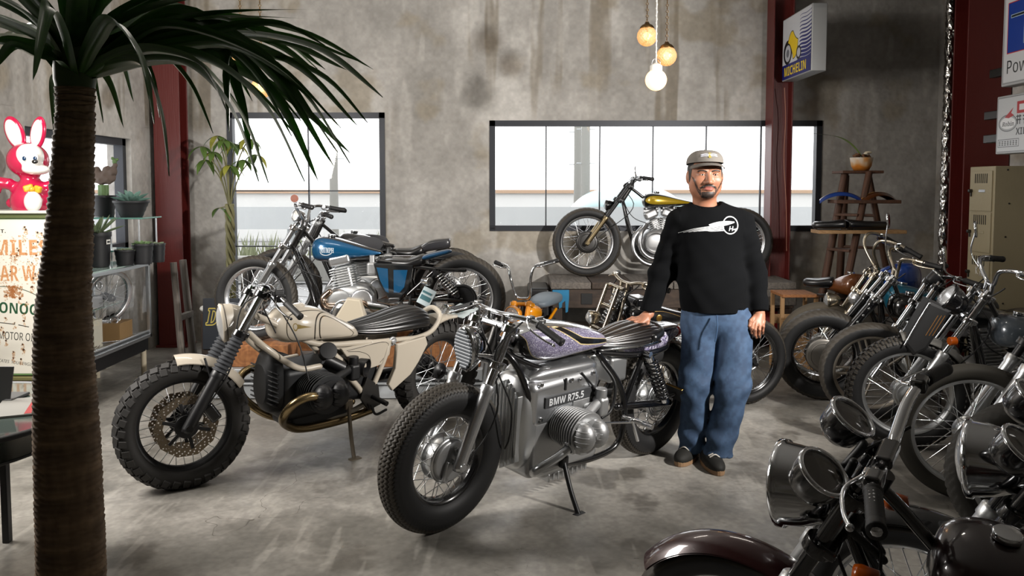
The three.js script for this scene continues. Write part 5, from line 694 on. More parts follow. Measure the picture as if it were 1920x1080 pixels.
  const faceTex = canvasTex(512, 870, (x, w, h) => {
    const X = m => (m + .1) / .2 * w, Y = m => h - (m + .17) / .34 * h, S = w / .2;
    x.fillStyle = '#96664e'; x.fillRect(0, 0, w, h);
    for (let i = 0; i < 5000; i++) { x.fillStyle = ['rgba(150,92,70,.14)', 'rgba(196,146,120,.14)', 'rgba(176,110,92,.12)'][i % 3]; x.fillRect(rnd() * w, rnd() * h, 5, 5); }
    for (const s of [-1, 1]) {   // brows, lash lines
      x.strokeStyle = '#231a15'; x.lineCap = 'round'; x.lineWidth = .0075 * S; x.beginPath(); x.moveTo(X(s * .014), Y(.026)); x.quadraticCurveTo(X(s * .034), Y(.037), X(s * .052), Y(.028)); x.stroke();
      x.lineWidth = .0026 * S; x.beginPath(); x.moveTo(X(s * .016), Y(.006)); x.quadraticCurveTo(X(s * .032), Y(.0165), X(s * .048), Y(.007)); x.stroke();
    }
    x.fillStyle = '#8d4f45'; x.beginPath(); x.ellipse(X(0), Y(-.0645), .026 * S, .012 * S, 0, 0, 7); x.fill();
    const hairs = (n, f) => { for (let i = 0; i < n; i++) { const p = f(); if (!p) continue; x.strokeStyle = ['#1a1310', '#2c211b', '#14100e', '#3c302a'][i % 4]; x.lineWidth = 1.6; x.beginPath(); x.moveTo(X(p[0]), Y(p[1])); x.lineTo(X(p[0] + rr(-.0016, .0016)), Y(p[1] - rr(.003, .006))); x.stroke(); } };
    hairs(1500, () => { const t = rr(-1, 1); return [t * .036, -.046 - .014 * t * t + rr(-.004, .004)]; });           // moustache
    hairs(1900, () => { const a = rr(-1, 1); return [a * .03, rr(-.112, -.082)]; });                                   // chin
    hairs(1300, () => { const a = rr(-1, 1); return [a * .074, -.115 + Math.abs(a) ** 2.2 * .11 + rr(-.008, .012)]; }); // jaw
    hairs(260, () => [(rnd() < .5 ? -1 : 1) * rr(.034, .042), rr(-.095, -.055)]);
    for (let i = 0; i < 2600; i++) { const a = rr(-1, 1), p = [a * .06, rr(-.1, -.03)]; x.fillStyle = 'rgba(60,44,36,.28)'; x.fillRect(X(p[0]), Y(p[1]), 1.6, 1.6); }
  });
  const skin = mk(0xffffff, .5, 0, { map: faceTex, sheen: .1 });
  const body = mesh('body', [box6(hb[0], hb[1], head, .0042, uvHead), box6(...bx(H(1197, 604, 4.42), .12), hl, .0036, uvZero), box6(...bx(H(1420, 605, 4.39), .13), hr, .0036, uvZero), box6([-.45, .05, -.3], [.5, 1.45, .25], under, .018, uvZero)], skin, man);
  for (const s of [-1, 1]) { const e = mesh('eye', ball(.0112, hc[0] + s * .0352, hc[1] + .0085, hc[2] + .0765, 1.15, .46, 1, 20), mk(0xd9d2ca, .2), body); mesh('iris', ball(.0052, hc[0] + s * .0352 + .0005, hc[1] + .0088, hc[2] + .0846, 1, .95, .7, 14), mk(0x150d0a, .1), e); mesh('eyelid', tube([[hc[0] + s * .02, hc[1] + .009, hc[2] + .0815], [hc[0] + s * .0285, hc[1] + .0145, hc[2] + .0865], [hc[0] + s * .0396, hc[1] + .0148, hc[2] + .0865], [hc[0] + s * .0515, hc[1] + .008, hc[2] + .079]], .0032, 14, 6), skin, e); }
  const hairF = (X, Y, Z) => { const x = X - hc[0], y = Y - hc[1], z = Z - hc[2]; let d = ell(x, y, z, [0, .03, -.022], [.0925, .105, .1]); d = smin(d, ell(Math.abs(x), y, z, [.084, .005, .012], [.008, .05, .014]), .01); return Math.max(d, z - .03 + .3 * (y - .04) * (y > .04 ? 0 : 0), -.075 - y, -(ell(x, y, z, [0, -.02, .05], [.071, .1, .07]))); };
  mesh('hair', box6(hb[0], hb[1], hairF, .005), mk(0x0f0c0a, .6), man);
  // cap: crown panels, bill, badge
  const C = (a, b, c) => [hc[0] + a, hc[1] + b, hc[2] + c], capM = mk(0x6b6660, .9, 0, { bumpMap: fineBump, bumpScale: .001 }), crown = (u, v) => { const a = u * 2 * PI, t = v * PI / 2, k = 1 + .012 * Math.cos(6 * a); const ct = Math.cos(t) ** .62, st = Math.sin(t); return C(.1 * k * ct * Math.sin(a), .069 + .075 * st ** .9 + .01 * Math.cos(a) * (1 - v), -.012 + .112 * ct * Math.cos(a) * k); };
  const cp = mesh('cap', [grid(crown, 60, 20), ball(.008, ...C(0, .144, -.012), 1, .5, 1)], capM, man, 'grey baseball cap');
  const bill = (o) => (u, v) => { const s = (u - .5) * 2, a = s * 1.12, x = .099 * Math.sin(a), z0 = -.012 + .112 * Math.cos(a), f = Math.sqrt(Math.max(0, 1 - s * s)); return C(x * (1 + .05 * v), .073 - v * .012 * f - .012 * s * s * v - .016 * s * s + o, z0 + v * .058 * f); };
  mesh('bill', [grid(bill(0), 24, 8), grid(bill(-.004), 24, 8, true), tube(Array.from({ length: 17 }, (_, i) => { const p = bill(-.002)(i / 16, 1); return p; }), .0024, 32, 6)], mk(0x5b554f, .9), cp);
  const bp = (u, v, o) => { const p = crown((u - .5) * .2 + 0, .12 + v * .42); const c = C(0, .05, -.012), n = V(p[0] - c[0], 0, p[2] - c[2]).normalize().multiplyScalar(o); return [p[0] + n.x, p[1], p[2] + n.z]; };
  const bs = (pts, w) => { const c = new THREE.CatmullRomCurve3(pts.map(p => V(p[0], p[1], 0))); return grid((u, v) => { const p = c.getPoint(u), t = c.getTangent(u); return bp(p.x - t.y * (v - .5) * w, p.y + t.x * (v - .5) * w, .003); }, 12, 2); };
  mesh('cap_badge', [bs([[.12, .5], [.3, .62], [.48, .55]], .14), bs([[.88, .5], [.7, .62], [.52, .55]], .14), bs([[.12, .3], [.3, .38], [.46, .35]], .1), bs([[.88, .3], [.7, .38], [.54, .35]], .1)], mk(0xb9bbc6, .7), cp); mesh('badge_mark', bs([[.52, .1], [.49, .45], [.54, .85]], .12), mk(0x8a7a2a, .7), cp);
  // shoes
  const shoe = (px, py, d, turn, label) => { const p = atY(px, py, 0).sub(O), g = new THREE.Group(); const P = gg => mv(gg, p.x, 0, p.z, 0, turn, 0);
    const f = (x, y, z) => { let k = ell(x, y, z, [0, .035, .04], [.047, .042, .1]); k = smin(k, ell(x, y, z, [0, .06, -.08], [.04, .06, .07]), .05); k = smin(k, ell(x, y, z, [0, .03, .0], [.046, .03, .13]), .03); return Math.max(k, .022 - y, y - .105); };
    const up = mesh('shoe', P(box6([-.08, .0, -.18], [.08, .13, .18], f, .006)), mk(0x15140f, .75), man, label);
    const outline = Array.from({ length: 28 }, (_, i) => { const a = i / 28 * 2 * PI; return [.05 * Math.cos(a) * (1 + .08 * Math.sin(a)), .145 * Math.sin(a) - .005]; });
    mesh('sole', P(extr(outline, .024, .003).rotateX(-PI / 2).translate(0, .0155, 0).rotateY(PI)), mk(0x8c6f52, .7), up);
    for (let i = 0; i < 4; i++) mesh('lace', P(tube([[-.026, .072 - i * .004 + .006 * i, .045 - i * .022], [0, .088 - i * .001, .05 - i * .022], [.026, .072 + i * .002, .045 - i * .022]], .0042, 10, 6)), mk(0xc9c4ba, .8), up);
    mesh('side_stripe', P(tube([[.047, .05, .03], [.05, .045, -.03], [.043, .07, -.07]], .005, 12, 6)), mk(0xb5b0a6, .8), up); };
  shoe(1288, 862, 4.4, -.55, 'black canvas shoe with brown sole'); shoe(1335, 876, 4.3, .06, 'black canvas shoe with white laces');
}

// ---------- wood, plinth, bench ----------
const woodTex = (a, b, s) => dataTex(256, 512, (u, v) => { const g = fbm(u * 24, v * 2, 24, s, 4), r = Math.sin((u * 7 + fbm(u * 3, v * 1.5, 3, s + 9, 3) * 5) * PI * 2) * .5 + .5, k = fbm(u * 90, v * 6, 90, s + 5, 2); return mixc(a, b, clamp(g * .6 + r * .25 + k * .3 - .1, 0, 1)); });
const timber = mk(0xffffff, .75, 0, { map: woodTex([112, 68, 36], [176, 120, 72], 400) }), darkWood = mk(0xffffff, .7, 0, { map: woodTex([34, 25, 19], [78, 62, 50], 420) }), greyWood = mk(0xffffff, .85, 0, { map: woodTex([70, 66, 62], [128, 120, 112], 440) }), ladderWood = mk(0xffffff, .7, 0, { map: woodTex([46, 28, 19], [110, 74, 52], 460) }), paleWood = mk(0xffffff, .7, 0, { map: woodTex([128, 96, 62], [182, 146, 102], 480) });
{ // plinth under the blue and grey bikes
  const L = at(395, 690, 5.72).x, Rr = at(905, 690, 5.72).x, o = thing('display_plinth', 'low grey metal plinth with timber beams under the blue motorcycle', 'plinth', [0, 0, 0]), gm = mk(0xa3a7aa, .45, .3);
  mesh('base', [rbox(Rr - L, .1, 1.25, .008, (L + Rr) / 2, .055, -6.36), rbox(Rr - L + .04, .014, 1.29, .004, (L + Rr) / 2, .118, -6.36)], gm, o); mesh('upper_deck', rbox(Rr - L, .09, 1.22, .008, (L + Rr) / 2, .175, -6.36), gm, o); mesh('base_slot', rbox(Rr - L - .05, .016, .01, .003, (L + Rr) / 2, .14, -5.735), blackMatte, o);
  for (const [x0, x1, z] of [[L + .02, at(540, 690, 5.8).x, -5.98], [at(700, 690, 5.8).x, Rr - .02, -5.98], [L + .02, at(560, 690, 5.8).x, -6.56], [at(690, 690, 5.8).x, Rr - .02, -6.56]]) mesh('timber_beam', rbox(x1 - x0, .163, .34, .008, (x0 + x1) / 2, .302, z), timber, o);
}
{ // workbench
  const x0 = at(1032, 520, 7.2).x, x1 = at(1494, 520, 7.2).x, o = thing('workbench', 'heavy worn wooden workbench under the wide window', 'workbench', [0, 0, 0]);
  const n = 6, w = (x1 - x0) / n; for (let i = 0; i < n; i++) mesh('top_plank', rbox(w - .008, .06, .72, .006, x0 + w * (i + .5), BH - .03, -7.55), [greyWood, darkWood][i % 3 === 1 ? 1 : 0], o);
  mesh('apron', rbox(x1 - x0 - .04, .17, .05, .006, (x0 + x1) / 2, BH - .15, -7.23), darkWood, o); mesh('apron_slot', [rbox(.1, .1, .01, .003, at(1100, 552, 7.2).x, BH - .15, -7.202)], blackMatte, o);
  mesh('paint_patch', extr([[0, 0], [.15, 0], [.15, -.08], [.14, -.2], [.12, -.21], [.115, -.1], [.09, -.12], [.085, -.16], [.06, -.17], [.055, -.09], [.02, -.11], [0, -.05]], .003).translate(at(1036, 530, 7.2).x, BH - .068, -7.202), mk(0x16709a, .6), o, 'splash of blue paint');
  for (const x of [x0 + .06, (x0 + x1) / 2, x1 - .08]) for (const z of [-7.27, -7.84]) mesh('leg', rbox(.1, BH - .06, .1, .008, x, (BH - .06) / 2, z), darkWood, o);
  mesh('end_beam', rbox(.3, .15, .74, .01, x1 - .15, BH - .137, -7.56), greyWood, o); mesh('shelf', rbox(x1 - x0 - .1, .03, .6, .005, (x0 + x1) / 2, .2, -7.55), darkWood, o);
  single('black_bin', rbox(.2, .62, .5, .03, at(1012, 560, 7.1).x, .31, -7.5), blackSatin, 'tall black bin at the left end of the workbench', 'bin');
  single('red_crate', [rbox(.26, .18, .3, .01, 2.42, .305, -7.52)], mk(0x6d1614, .5), 'red crate on the shelf at the right end of the workbench', 'crate');
  const bk = thing('parts_box', 'small orange cardboard box on the workbench behind the man', 'box', [at(1243, 520, 7.35).x, BH, -7.35]); mesh('carton', rbox(.16, .06, .1, .004, 0, .03, 0), mk(0x9a4a26, .7), bk); mesh('carton_label', rbox(.08, .03, .002, .001, 0, .03, .051), whitePaint, bk);
}
// ---------- display case on the left ----------
{
  const X1 = -2.95, X0 = -3.4, Z0 = -6.45, Z1 = -5.42, yb = .34, yt = .92, am = mk(0xb9bcbf, .35, .9), o = thing('display_case', 'glass display case with aluminium frame full of motorcycle parts', 'display case', [0, 0, 0]);
  const bar = (a, b) => rbox(Math.abs(a[0] - b[0]) + .028, Math.abs(a[1] - b[1]) + .028, Math.abs(a[2] - b[2]) + .028, .003, (a[0] + b[0]) / 2, (a[1] + b[1]) / 2, (a[2] + b[2]) / 2, 0, 0, 0, 1);
  const E = [[[X1, yt, Z0], [X1, yt, Z1]], [[X1, yb, Z0], [X1, yb, Z1]], [[X0, yt, Z0], [X0, yt, Z1]], [[X0, yb, Z0], [X0, yb, Z1]], [[X0, yt, Z0], [X1, yt, Z0]], [[X0, yb, Z0], [X1, yb, Z0]], [[X0, yt, Z1], [X1, yt, Z1]], [[X0, yb, Z1], [X1, yb, Z1]], [[X1, yb, Z0], [X1, yt, Z0]], [[X0, yb, Z0], [X0, yt, Z0]], [[X1, yb, Z1], [X1, yt, Z1]], [[X0, yb, Z1], [X0, yt, Z1]]];
  for (const [a, b] of E) mesh('frame_rail', bar(a, b), am, o); mesh('sill', rbox(.09, .014, Z1 - Z0, .003, X1 - .04, yb + .028, (Z0 + Z1) / 2, 0, 0, .25), am, o);
  mesh('glass_front', mv(new THREE.PlaneGeometry(Z1 - Z0, yt - yb), X1, (yt + yb) / 2, (Z0 + Z1) / 2, 0, PI / 2, 0), glassClear, o); mesh('glass_end', mv(new THREE.PlaneGeometry(X1 - X0, yt - yb), (X0 + X1) / 2, (yt + yb) / 2, Z0), glassClear, o); mesh('glass_top', rbox(X1 - X0, .008, Z1 - Z0, .002, (X0 + X1) / 2, yt + .018, (Z0 + Z1) / 2), mk(0x9fb5ae, .08), o);
  mesh('floor_panel', rbox(X1 - X0, .02, Z1 - Z0, .003, (X0 + X1) / 2, yb, (Z0 + Z1) / 2), mk(0x8f9294, .6), o); mesh('base_box', rbox(X1 - X0 - .02, .1, Z1 - Z0, .006, (X0 + X1) / 2, yb - .07, (Z0 + Z1) / 2), blackSatin, o); mesh('back_panel', rbox(.01, yt - yb, Z1 - Z0, .002, X0, (yt + yb) / 2, (Z0 + Z1) / 2), mk(0x5d5f5e, .7), o); mesh('glass_shelf', rbox(.26, .007, Z1 - Z0 - .04, .002, X0 + .14, .62, (Z0 + Z1) / 2), mk(0x7d948d, .08, 0), o);
  for (const [x, z] of [[X1 - .03, Z0 + .05], [X0 + .04, Z0 + .05], [X1 - .03, Z1 - .05], [X0 + .04, Z1 - .05]]) mesh('leg', rod([x, 0, z], [x, yb - .11, z], .021, .021), mk(0xb3a993, .6), o);
  // what it holds
  const rim = thing('bare_wheel', 'spoked bare wheel rim inside the display case', 'wheel', [-3.1, .66, -6.1]); { const g = wheelGeos(.28, { w: .07, Rr: .2, spokes: 28, hub: 'small', hubR: .03 }); rim.rotation.set(.5, 1.15, 0); mesh('rim', g.rim, alumBright, rim); mesh('spokes', g.spokes, steel, rim).userData.kind = 'stuff'; mesh('hub', g.hub, darkSteel, rim); rim.position.y = .7; }
  const carton = (label, x, z, w, h, d, m, y = yb + .01) => { const c = thing('carton', label, 'box', [x, y, z], .1, 'boxes in the display case'); mesh('carton_body', rbox(w, h, d, .004, 0, h / 2, 0), m, c); mesh('carton_flap', rbox(w * 1.01, .01, d * .5, .002, 0, h, d * .25), m, c); return c; };
  const wc = mk(0xbdb9aa, .8), cb = mk(0x8a6d45, .85);
  carton('tall white carton inside the display case', -3.12, -5.86, .12, .21, .15, wc); carton('small white carton at the front of the display case', -3.04, -5.56, .1, .15, .16, mk(0xb5b397, .8)); carton('flat white carton behind the small carton in the display case', -3.2, -5.62, .12, .17, .2, wc); carton('grey carton under the case lid', -3.2, -5.95, .16, .09, .26, mk(0x9a9c9f, .8), .63);
  const bx = carton('open cardboard box of parts inside the display case', -3.12, -6.2, .2, .14, .26, cb); for (let i = 0; i < 4; i++) mesh('loose_part', ring(.03, .008, [rr(-.05, .05), .16, -.08 + i * .05], [rr(-1, 1), .6, 1]), i % 2 ? steel : darkSteel, bx);
  const wr = (label, z, a) => { const w = thing('wrench', label, 'wrench', [-3.01, yb + .04, z], a, 'tools in the display case'); mesh('shaft', rbox(.012, .008, .14, .003), chrome, w); mesh('jaw', ring(.014, .005, [0, 0, .08], [0, 1, 0], 16), chrome, w); }; wr('chrome wrench lying flat in the display case', -5.75, .3); wr('chrome wrench leaning by the cardboard box', -5.98, -.9);
  const bag = sdfMesh((x, y, z) => ell(x, y, z, [0, .06, 0], [.1, .06, .2]) + .012 * Math.sin(40 * x + 30 * y) * Math.sin(35 * z), [-.14, -.02, -.24], [.14, .15, .24], .012).translate(-3.22, .62, -5.62); single('plastic_bag', bag, mk(0x9fb4c2, .15, 0, { transmission: .35, thickness: 0 }), 'crumpled clear plastic bag on the glass shelf of the case', 'bag');
  for (let i = 0; i < 3; i++) single('bearing_ring', ring(.028, .008, [-2.99, .83, -5.42 - i * .17], [1, .1, .2], 24), steel, ['bearing ring near the left of the case', 'middle bearing ring under the case lid', 'bearing ring beside the bare wheel rim'][i], 'ring', 'bearing rings under the lid');
  // trestle behind its end
  const tr = thing('wooden_trestle', 'weathered wooden trestle leaning at the end of the display case', 'trestle', [0, 0, 0]); const a = at(325, 492, 6.62), b = at(345, 668, 6.62); mesh('leg', rod([a.x, a.y, -6.62], [b.x, 0, -6.6], .032, .036, 4), greyWood, tr); mesh('leg', rod([a.x - .02, a.y, -6.86], [b.x - .02, 0, -6.88], .03, .034, 4), greyWood, tr); mesh('crossbar', rbox(.04, .05, .28, .004, (a.x + b.x) / 2, .45, -6.74), greyWood, tr);
}
// ---------- glass plant rack and succulents ----------
const potM = mk(0x17181b, .55), soil = mk(0x2b2119, .95);
function pot(o, r, h, taper = .8, rings = 3) { const p = [[0, 0], [r * taper, 0]]; for (let i = 0; i <= rings * 2; i++) { const t = i / (rings * 2); p.push([lerp(r * taper, r, t) + (i % 2 ? .003 : 0), h * t * .86]); } p.push([r * 1.07, h * .87], [r * 1.08, h], [r * .98, h], [r * .94, h * .88], [0, h * .87]); mesh('pot', lathe(p, [0, 0, 0], [0, 1, 0], 32), potM, o); mesh('soil', disc(r * .94, .012, [0, h * .88, 0], [0, 1, 0]), soil, o); }
function blade(base, mid, tip, w, fold = .25, n = 14, thick = .3, pr = u => Math.sin(PI * Math.min(1, .12 + u * .88)) ** .7) {
  const c = new THREE.QuadraticBezierCurve3(ARR(base), ARR(mid), ARR(tip)), up = V(0, 1, 0);
  const f = (s) => grid((u, v) => { const p = c.getPoint(u), t = c.getTangent(u); let sd = t.clone().cross(up); if (sd.lengthSq() < 1e-5) sd = V(1, 0, 0); sd.normalize(); const nn = sd.clone().cross(t).normalize(), k = (v - .5) * 2, ww = w / 2 * pr(u) * (1 - u ** 6); return p.addScaledVector(sd, k * ww).addScaledVector(nn, Math.abs(k) * ww * fold - s * thick * ww * (1 - Math.abs(k))).toArray(); }, n, 4, s === 0);
  return join([f(0), f(1)]);
}
function rosette(o, y, n, L, w, m, up = .6, seedv = 0) { for (let i = 0; i < n; i++) { const a = i * 2.4 + seedv, k = i / n, e = lerp(.25, 1.2, k) * up, l = L * lerp(1, .6, k) * rr(.9, 1.1), d = V(Math.cos(a), 0, Math.sin(a)); mesh('leaf', blade([d.x * .01, y, d.z * .01], [d.x * l * .55, y + l * e * .6, d.z * l * .55], [d.x * l * Math.cos(e * .7), y + l * e * .85, d.z * l * Math.cos(e * .7)], w, .5, 8, .5), m, o); } }
{
  const rk = thing('glass_plant_rack', 'small two-tier glass rack standing on the display case', 'rack', [0, 0, 0]), D = 6.35; const y0 = .945, s1 = at(255, 468, D), s2 = at(255, 408, D), gl = mk(0x7fb3a6, .06, 0, { transmission: .5, thickness: 0 });
  for (const s of [s1, s2]) mesh('shelf', rbox(.42, .012, .34, .003, s.x - .08, s.y, -D), gl, rk); for (const [x, z] of [[s1.x + .1, -D + .15], [s1.x + .1, -D - .15], [s1.x - .27, -D + .15], [s1.x - .27, -D - .15]]) mesh('upright', rod([x, y0, z], [x, s2.y, z], .006), steel, rk);
  const P = (name, label, x, y, z, r, h, grow, taper) => { const o = thing(name, label, 'potted plant', [x, y, z], 0, 'potted succulents by the case'); pot(o, r, h, taper); grow(o, h); return o; };
  const cactusG = mk(0x4f6a3c, .6), cactusP = mk(0x54473f, .8), agave = mk(0x64857a, .55), aloe = mk(0x6d7d5c, .6), succ = mk(0x7c9668, .6), grey = mk(0x7f8c72, .6);
  const c = at(199, 398, 6.45), a = at(249, 403, 6.3);
  P('potted_cactus', 'crested pink cactus in a black pot beside the side window', c.x, s2.y + .006, -6.42, .085, .17, (o, h) => {
    const st = grid((u, v) => { const t = u * 2 * PI, r = .034 * (1 + .22 * Math.abs(Math.cos(2.5 * t))) * (1 + .04 * Math.sin(v * 60)); return [r * Math.cos(t), h * .85 + v * .11, r * Math.sin(t)]; }, 40, 24); mesh('stem', st, cactusG, o);
    mesh('crest', sdfMesh((x, y, z) => { let d = ell(x, y, z, [0, h + .14, 0], [.1, .055, .035]); for (const [bx, by, r] of [[-.09, .18, .03], [-.05, .2, .028], [.03, .2, .03], [.08, .19, .032], [.095, .24, .02], [-.1, .13, .03]]) d = smin(d, ell(x, y, z, [bx, h + by, 0], [r, r * 1.2, r]), .02); return d + .006 * Math.sin(90 * x) * Math.sin(80 * y) * Math.sin(85 * z + 1); }, [-.16, h + .05, -.08], [.16, h + .3, .08], .006), cactusP, o); mesh('tip', [ball(.018, .095, h + .27, 0, 1, 1.4, 1), ball(.012, .115, h + .285, 0), ball(.012, .08, h + .295, 0)], cactusG, o); }, .85);
  P('potted_agave', 'blue-green agave in a wide black bowl on the glass rack', a.x, s2.y + .006, -6.28, .125, .13, (o, h) => rosette(o, h * .9, 13, .16, .05, agave, .95), .62);
  const al = at(190, 512, 6.05), s3 = at(237, 500, 6.12), s4 = at(268, 492, 6.2), s5 = at(294, 490, 6.34);
  P('potted_aloe', 'spiky aloe in a tall black nursery pot with tag', al.x, y0, -6.0, .095, .26, (o, h) => { rosette(o, h * .9, 16, .24, .032, aloe, 1.1, 1); mesh('tag', rbox(.004, .035, .055, .001, .096, h * .72, .02), whitePaint, o); mesh('tag_mark', rbox(.0045, .014, .04, .001, .0968, h * .72, .02), blackMatte, o); }, .85);
  P('potted_succulent', 'low grey succulent in a small black pot, leftmost of three', s3.x, y0, -6.1, .07, .12, (o, h) => rosette(o, h * .9, 14, .08, .03, grey, .4), .8); P('potted_succulent', 'green star succulent in the middle small black pot', s4.x, y0, -6.2, .075, .16, (o, h) => rosette(o, h * .9, 15, .1, .026, succ, .6, 2), .85); P('potted_succulent', 'small succulent in the black pot nearest the case corner', s5.x, y0, -6.36, .055, .15, (o, h) => rosette(o, h * .9, 12, .08, .03, grey, .5, 1), .85);
}
// ---------- enamel sign, figurine, glass table ----------
{
  const D = 5.15, p0 = at(-120, 408, D), p1 = at(100, 408, D), w = p1.x - p0.x, yT = p1.y, yB = at(50, 703, D).y, h = yT - yB;
  const tex = canvasTex(1024, 1240, (x, W, H) => {
    x.fillStyle = '#d8d4c8'; x.fillRect(0, 0, W, H); const sx = W / 220, sy = H / 295, X = p => (p + 120) * sx, Y = p => (p - 408) * sy;
    x.strokeStyle = '#5b7a4a'; x.lineWidth = 16; x.strokeRect(6, 6, W - 12, H - 12);
    x.textBaseline = 'middle'; const fit = (t, a, b, y, px, rot, font) => { x.save(); x.font = font + ' ' + px + 'px sans-serif'; x.translate(X(a), Y(y)); x.rotate(rot); x.scale((b - a) * sx / x.measureText(t).width, 1); x.fillText(t, 0, 0); x.restore(); };
    x.fillStyle = '#2d2f2c'; fit('GIVES OUT.', -58, 12, 433, 40, 0, 'bold'); x.fillStyle = '#c08a5c'; fit('MILES', -16, 90, 464, 168, 0, 'bold'); fit('CAR W', -20, 64, 512, 168, 0, 'bold');
    x.strokeStyle = '#47513f'; x.lineWidth = 6; x.beginPath(); x.ellipse(X(0), Y(640), 118 * sx, 104 * sy, 0, 0, 7); x.stroke(); x.fillStyle = '#1f4a2f'; fit('CONOCO', -24, 84, 574, 118, .06, 'bold'); x.fillStyle = '#22231f'; fit('MOTOR OIL', -11, 62, 627, 84, .07, ''); fit('LUBRICATES  YOUR ENGINE', -32, 58, 672, 34, .12, 'italic'); x.lineWidth = 6; x.strokeStyle = '#22231f'; x.beginPath(); x.moveTo(X(-30), Y(601)); x.lineTo(X(22), Y(607)); x.moveTo(X(28), Y(608)); x.lineTo(X(48), Y(612)); x.stroke();
    for (let i = 0; i < 46; i++) { const cx = X(rr(-10, 80)), cy = Y(rr(420, 690)); x.fillStyle = '#3d2a1b'; x.beginPath(); x.arc(cx, cy, rr(4, 11), 0, 7); x.fill(); for (let k = 0; k < 14; k++) { x.fillStyle = ['rgba(150,88,40,.35)', 'rgba(120,66,30,.3)', 'rgba(176,116,62,.3)'][k % 3]; x.beginPath(); x.arc(cx + rr(-14, 14), cy + rr(-6, 46), rr(2, 8), 0, 7); x.fill(); } }
    for (let i = 0; i < 700; i++) { x.fillStyle = ['rgba(158,98,50,.4)', 'rgba(216,212,200,.7)', 'rgba(130,76,36,.35)'][i % 3]; x.fillRect(X(rr(-60, 95)), Y(rr(440, 540)), rr(3, 16), rr(3, 14)); }
    for (let i = 0; i < 260; i++) { x.fillStyle = 'rgba(146,88,44,.5)'; x.beginPath(); x.arc(X(20 + rr(-22, 22) * rnd()), Y(545 + rr(-10, 12)), rr(3, 9), 0, 7); x.fill(); }
  });
  const o = thing('enamel_sign', 'rusty white enamel oil sign with orange and green lettering', 'sign', [(p0.x + p1.x) / 2, 0, -D]);
  mesh('sign_plate', [rbox(w, h, .012, .004, 0, (yT + yB) / 2, 0)], whitePaint, o); mesh('sign_face', mv(new THREE.PlaneGeometry(w, h), 0, (yT + yB) / 2, .0075), mk(0xffffff, .42, 0, { map: tex }), o);
  mesh('frame_rail', [rbox(w + .02, .03, .05, .006, 0, yT + .012, 0)], mk(0x6f7a4e, .4, .5), o); mesh('frame_rail', rbox(w + .02, .025, .05, .006, 0, yB - .02, 0), mk(0x8a8558, .4, .5), o); mesh('frame_rail', rbox(w + .02, .025, .06, .006, 0, yB - .075, 0), mk(0x99a07c, .4, .5), o); for (const s of [-1, 1]) mesh('leg', rbox(.04, yB - .06, .04, .005, s * w * .44, (yB - .06) / 2, -.02), darkSteel, o); mesh('cabinet_body', rbox(w, yT - .1, .2, .01, 0, (yT - .1) / 2 + .1, -.115), mk(0x2a2c2a, .7), o);
  mesh('cabinet_top', rbox(w + .04, .02, .36, .006, 0, yT + .037, -.12), mk(0xb6bab0, .3), o);
}
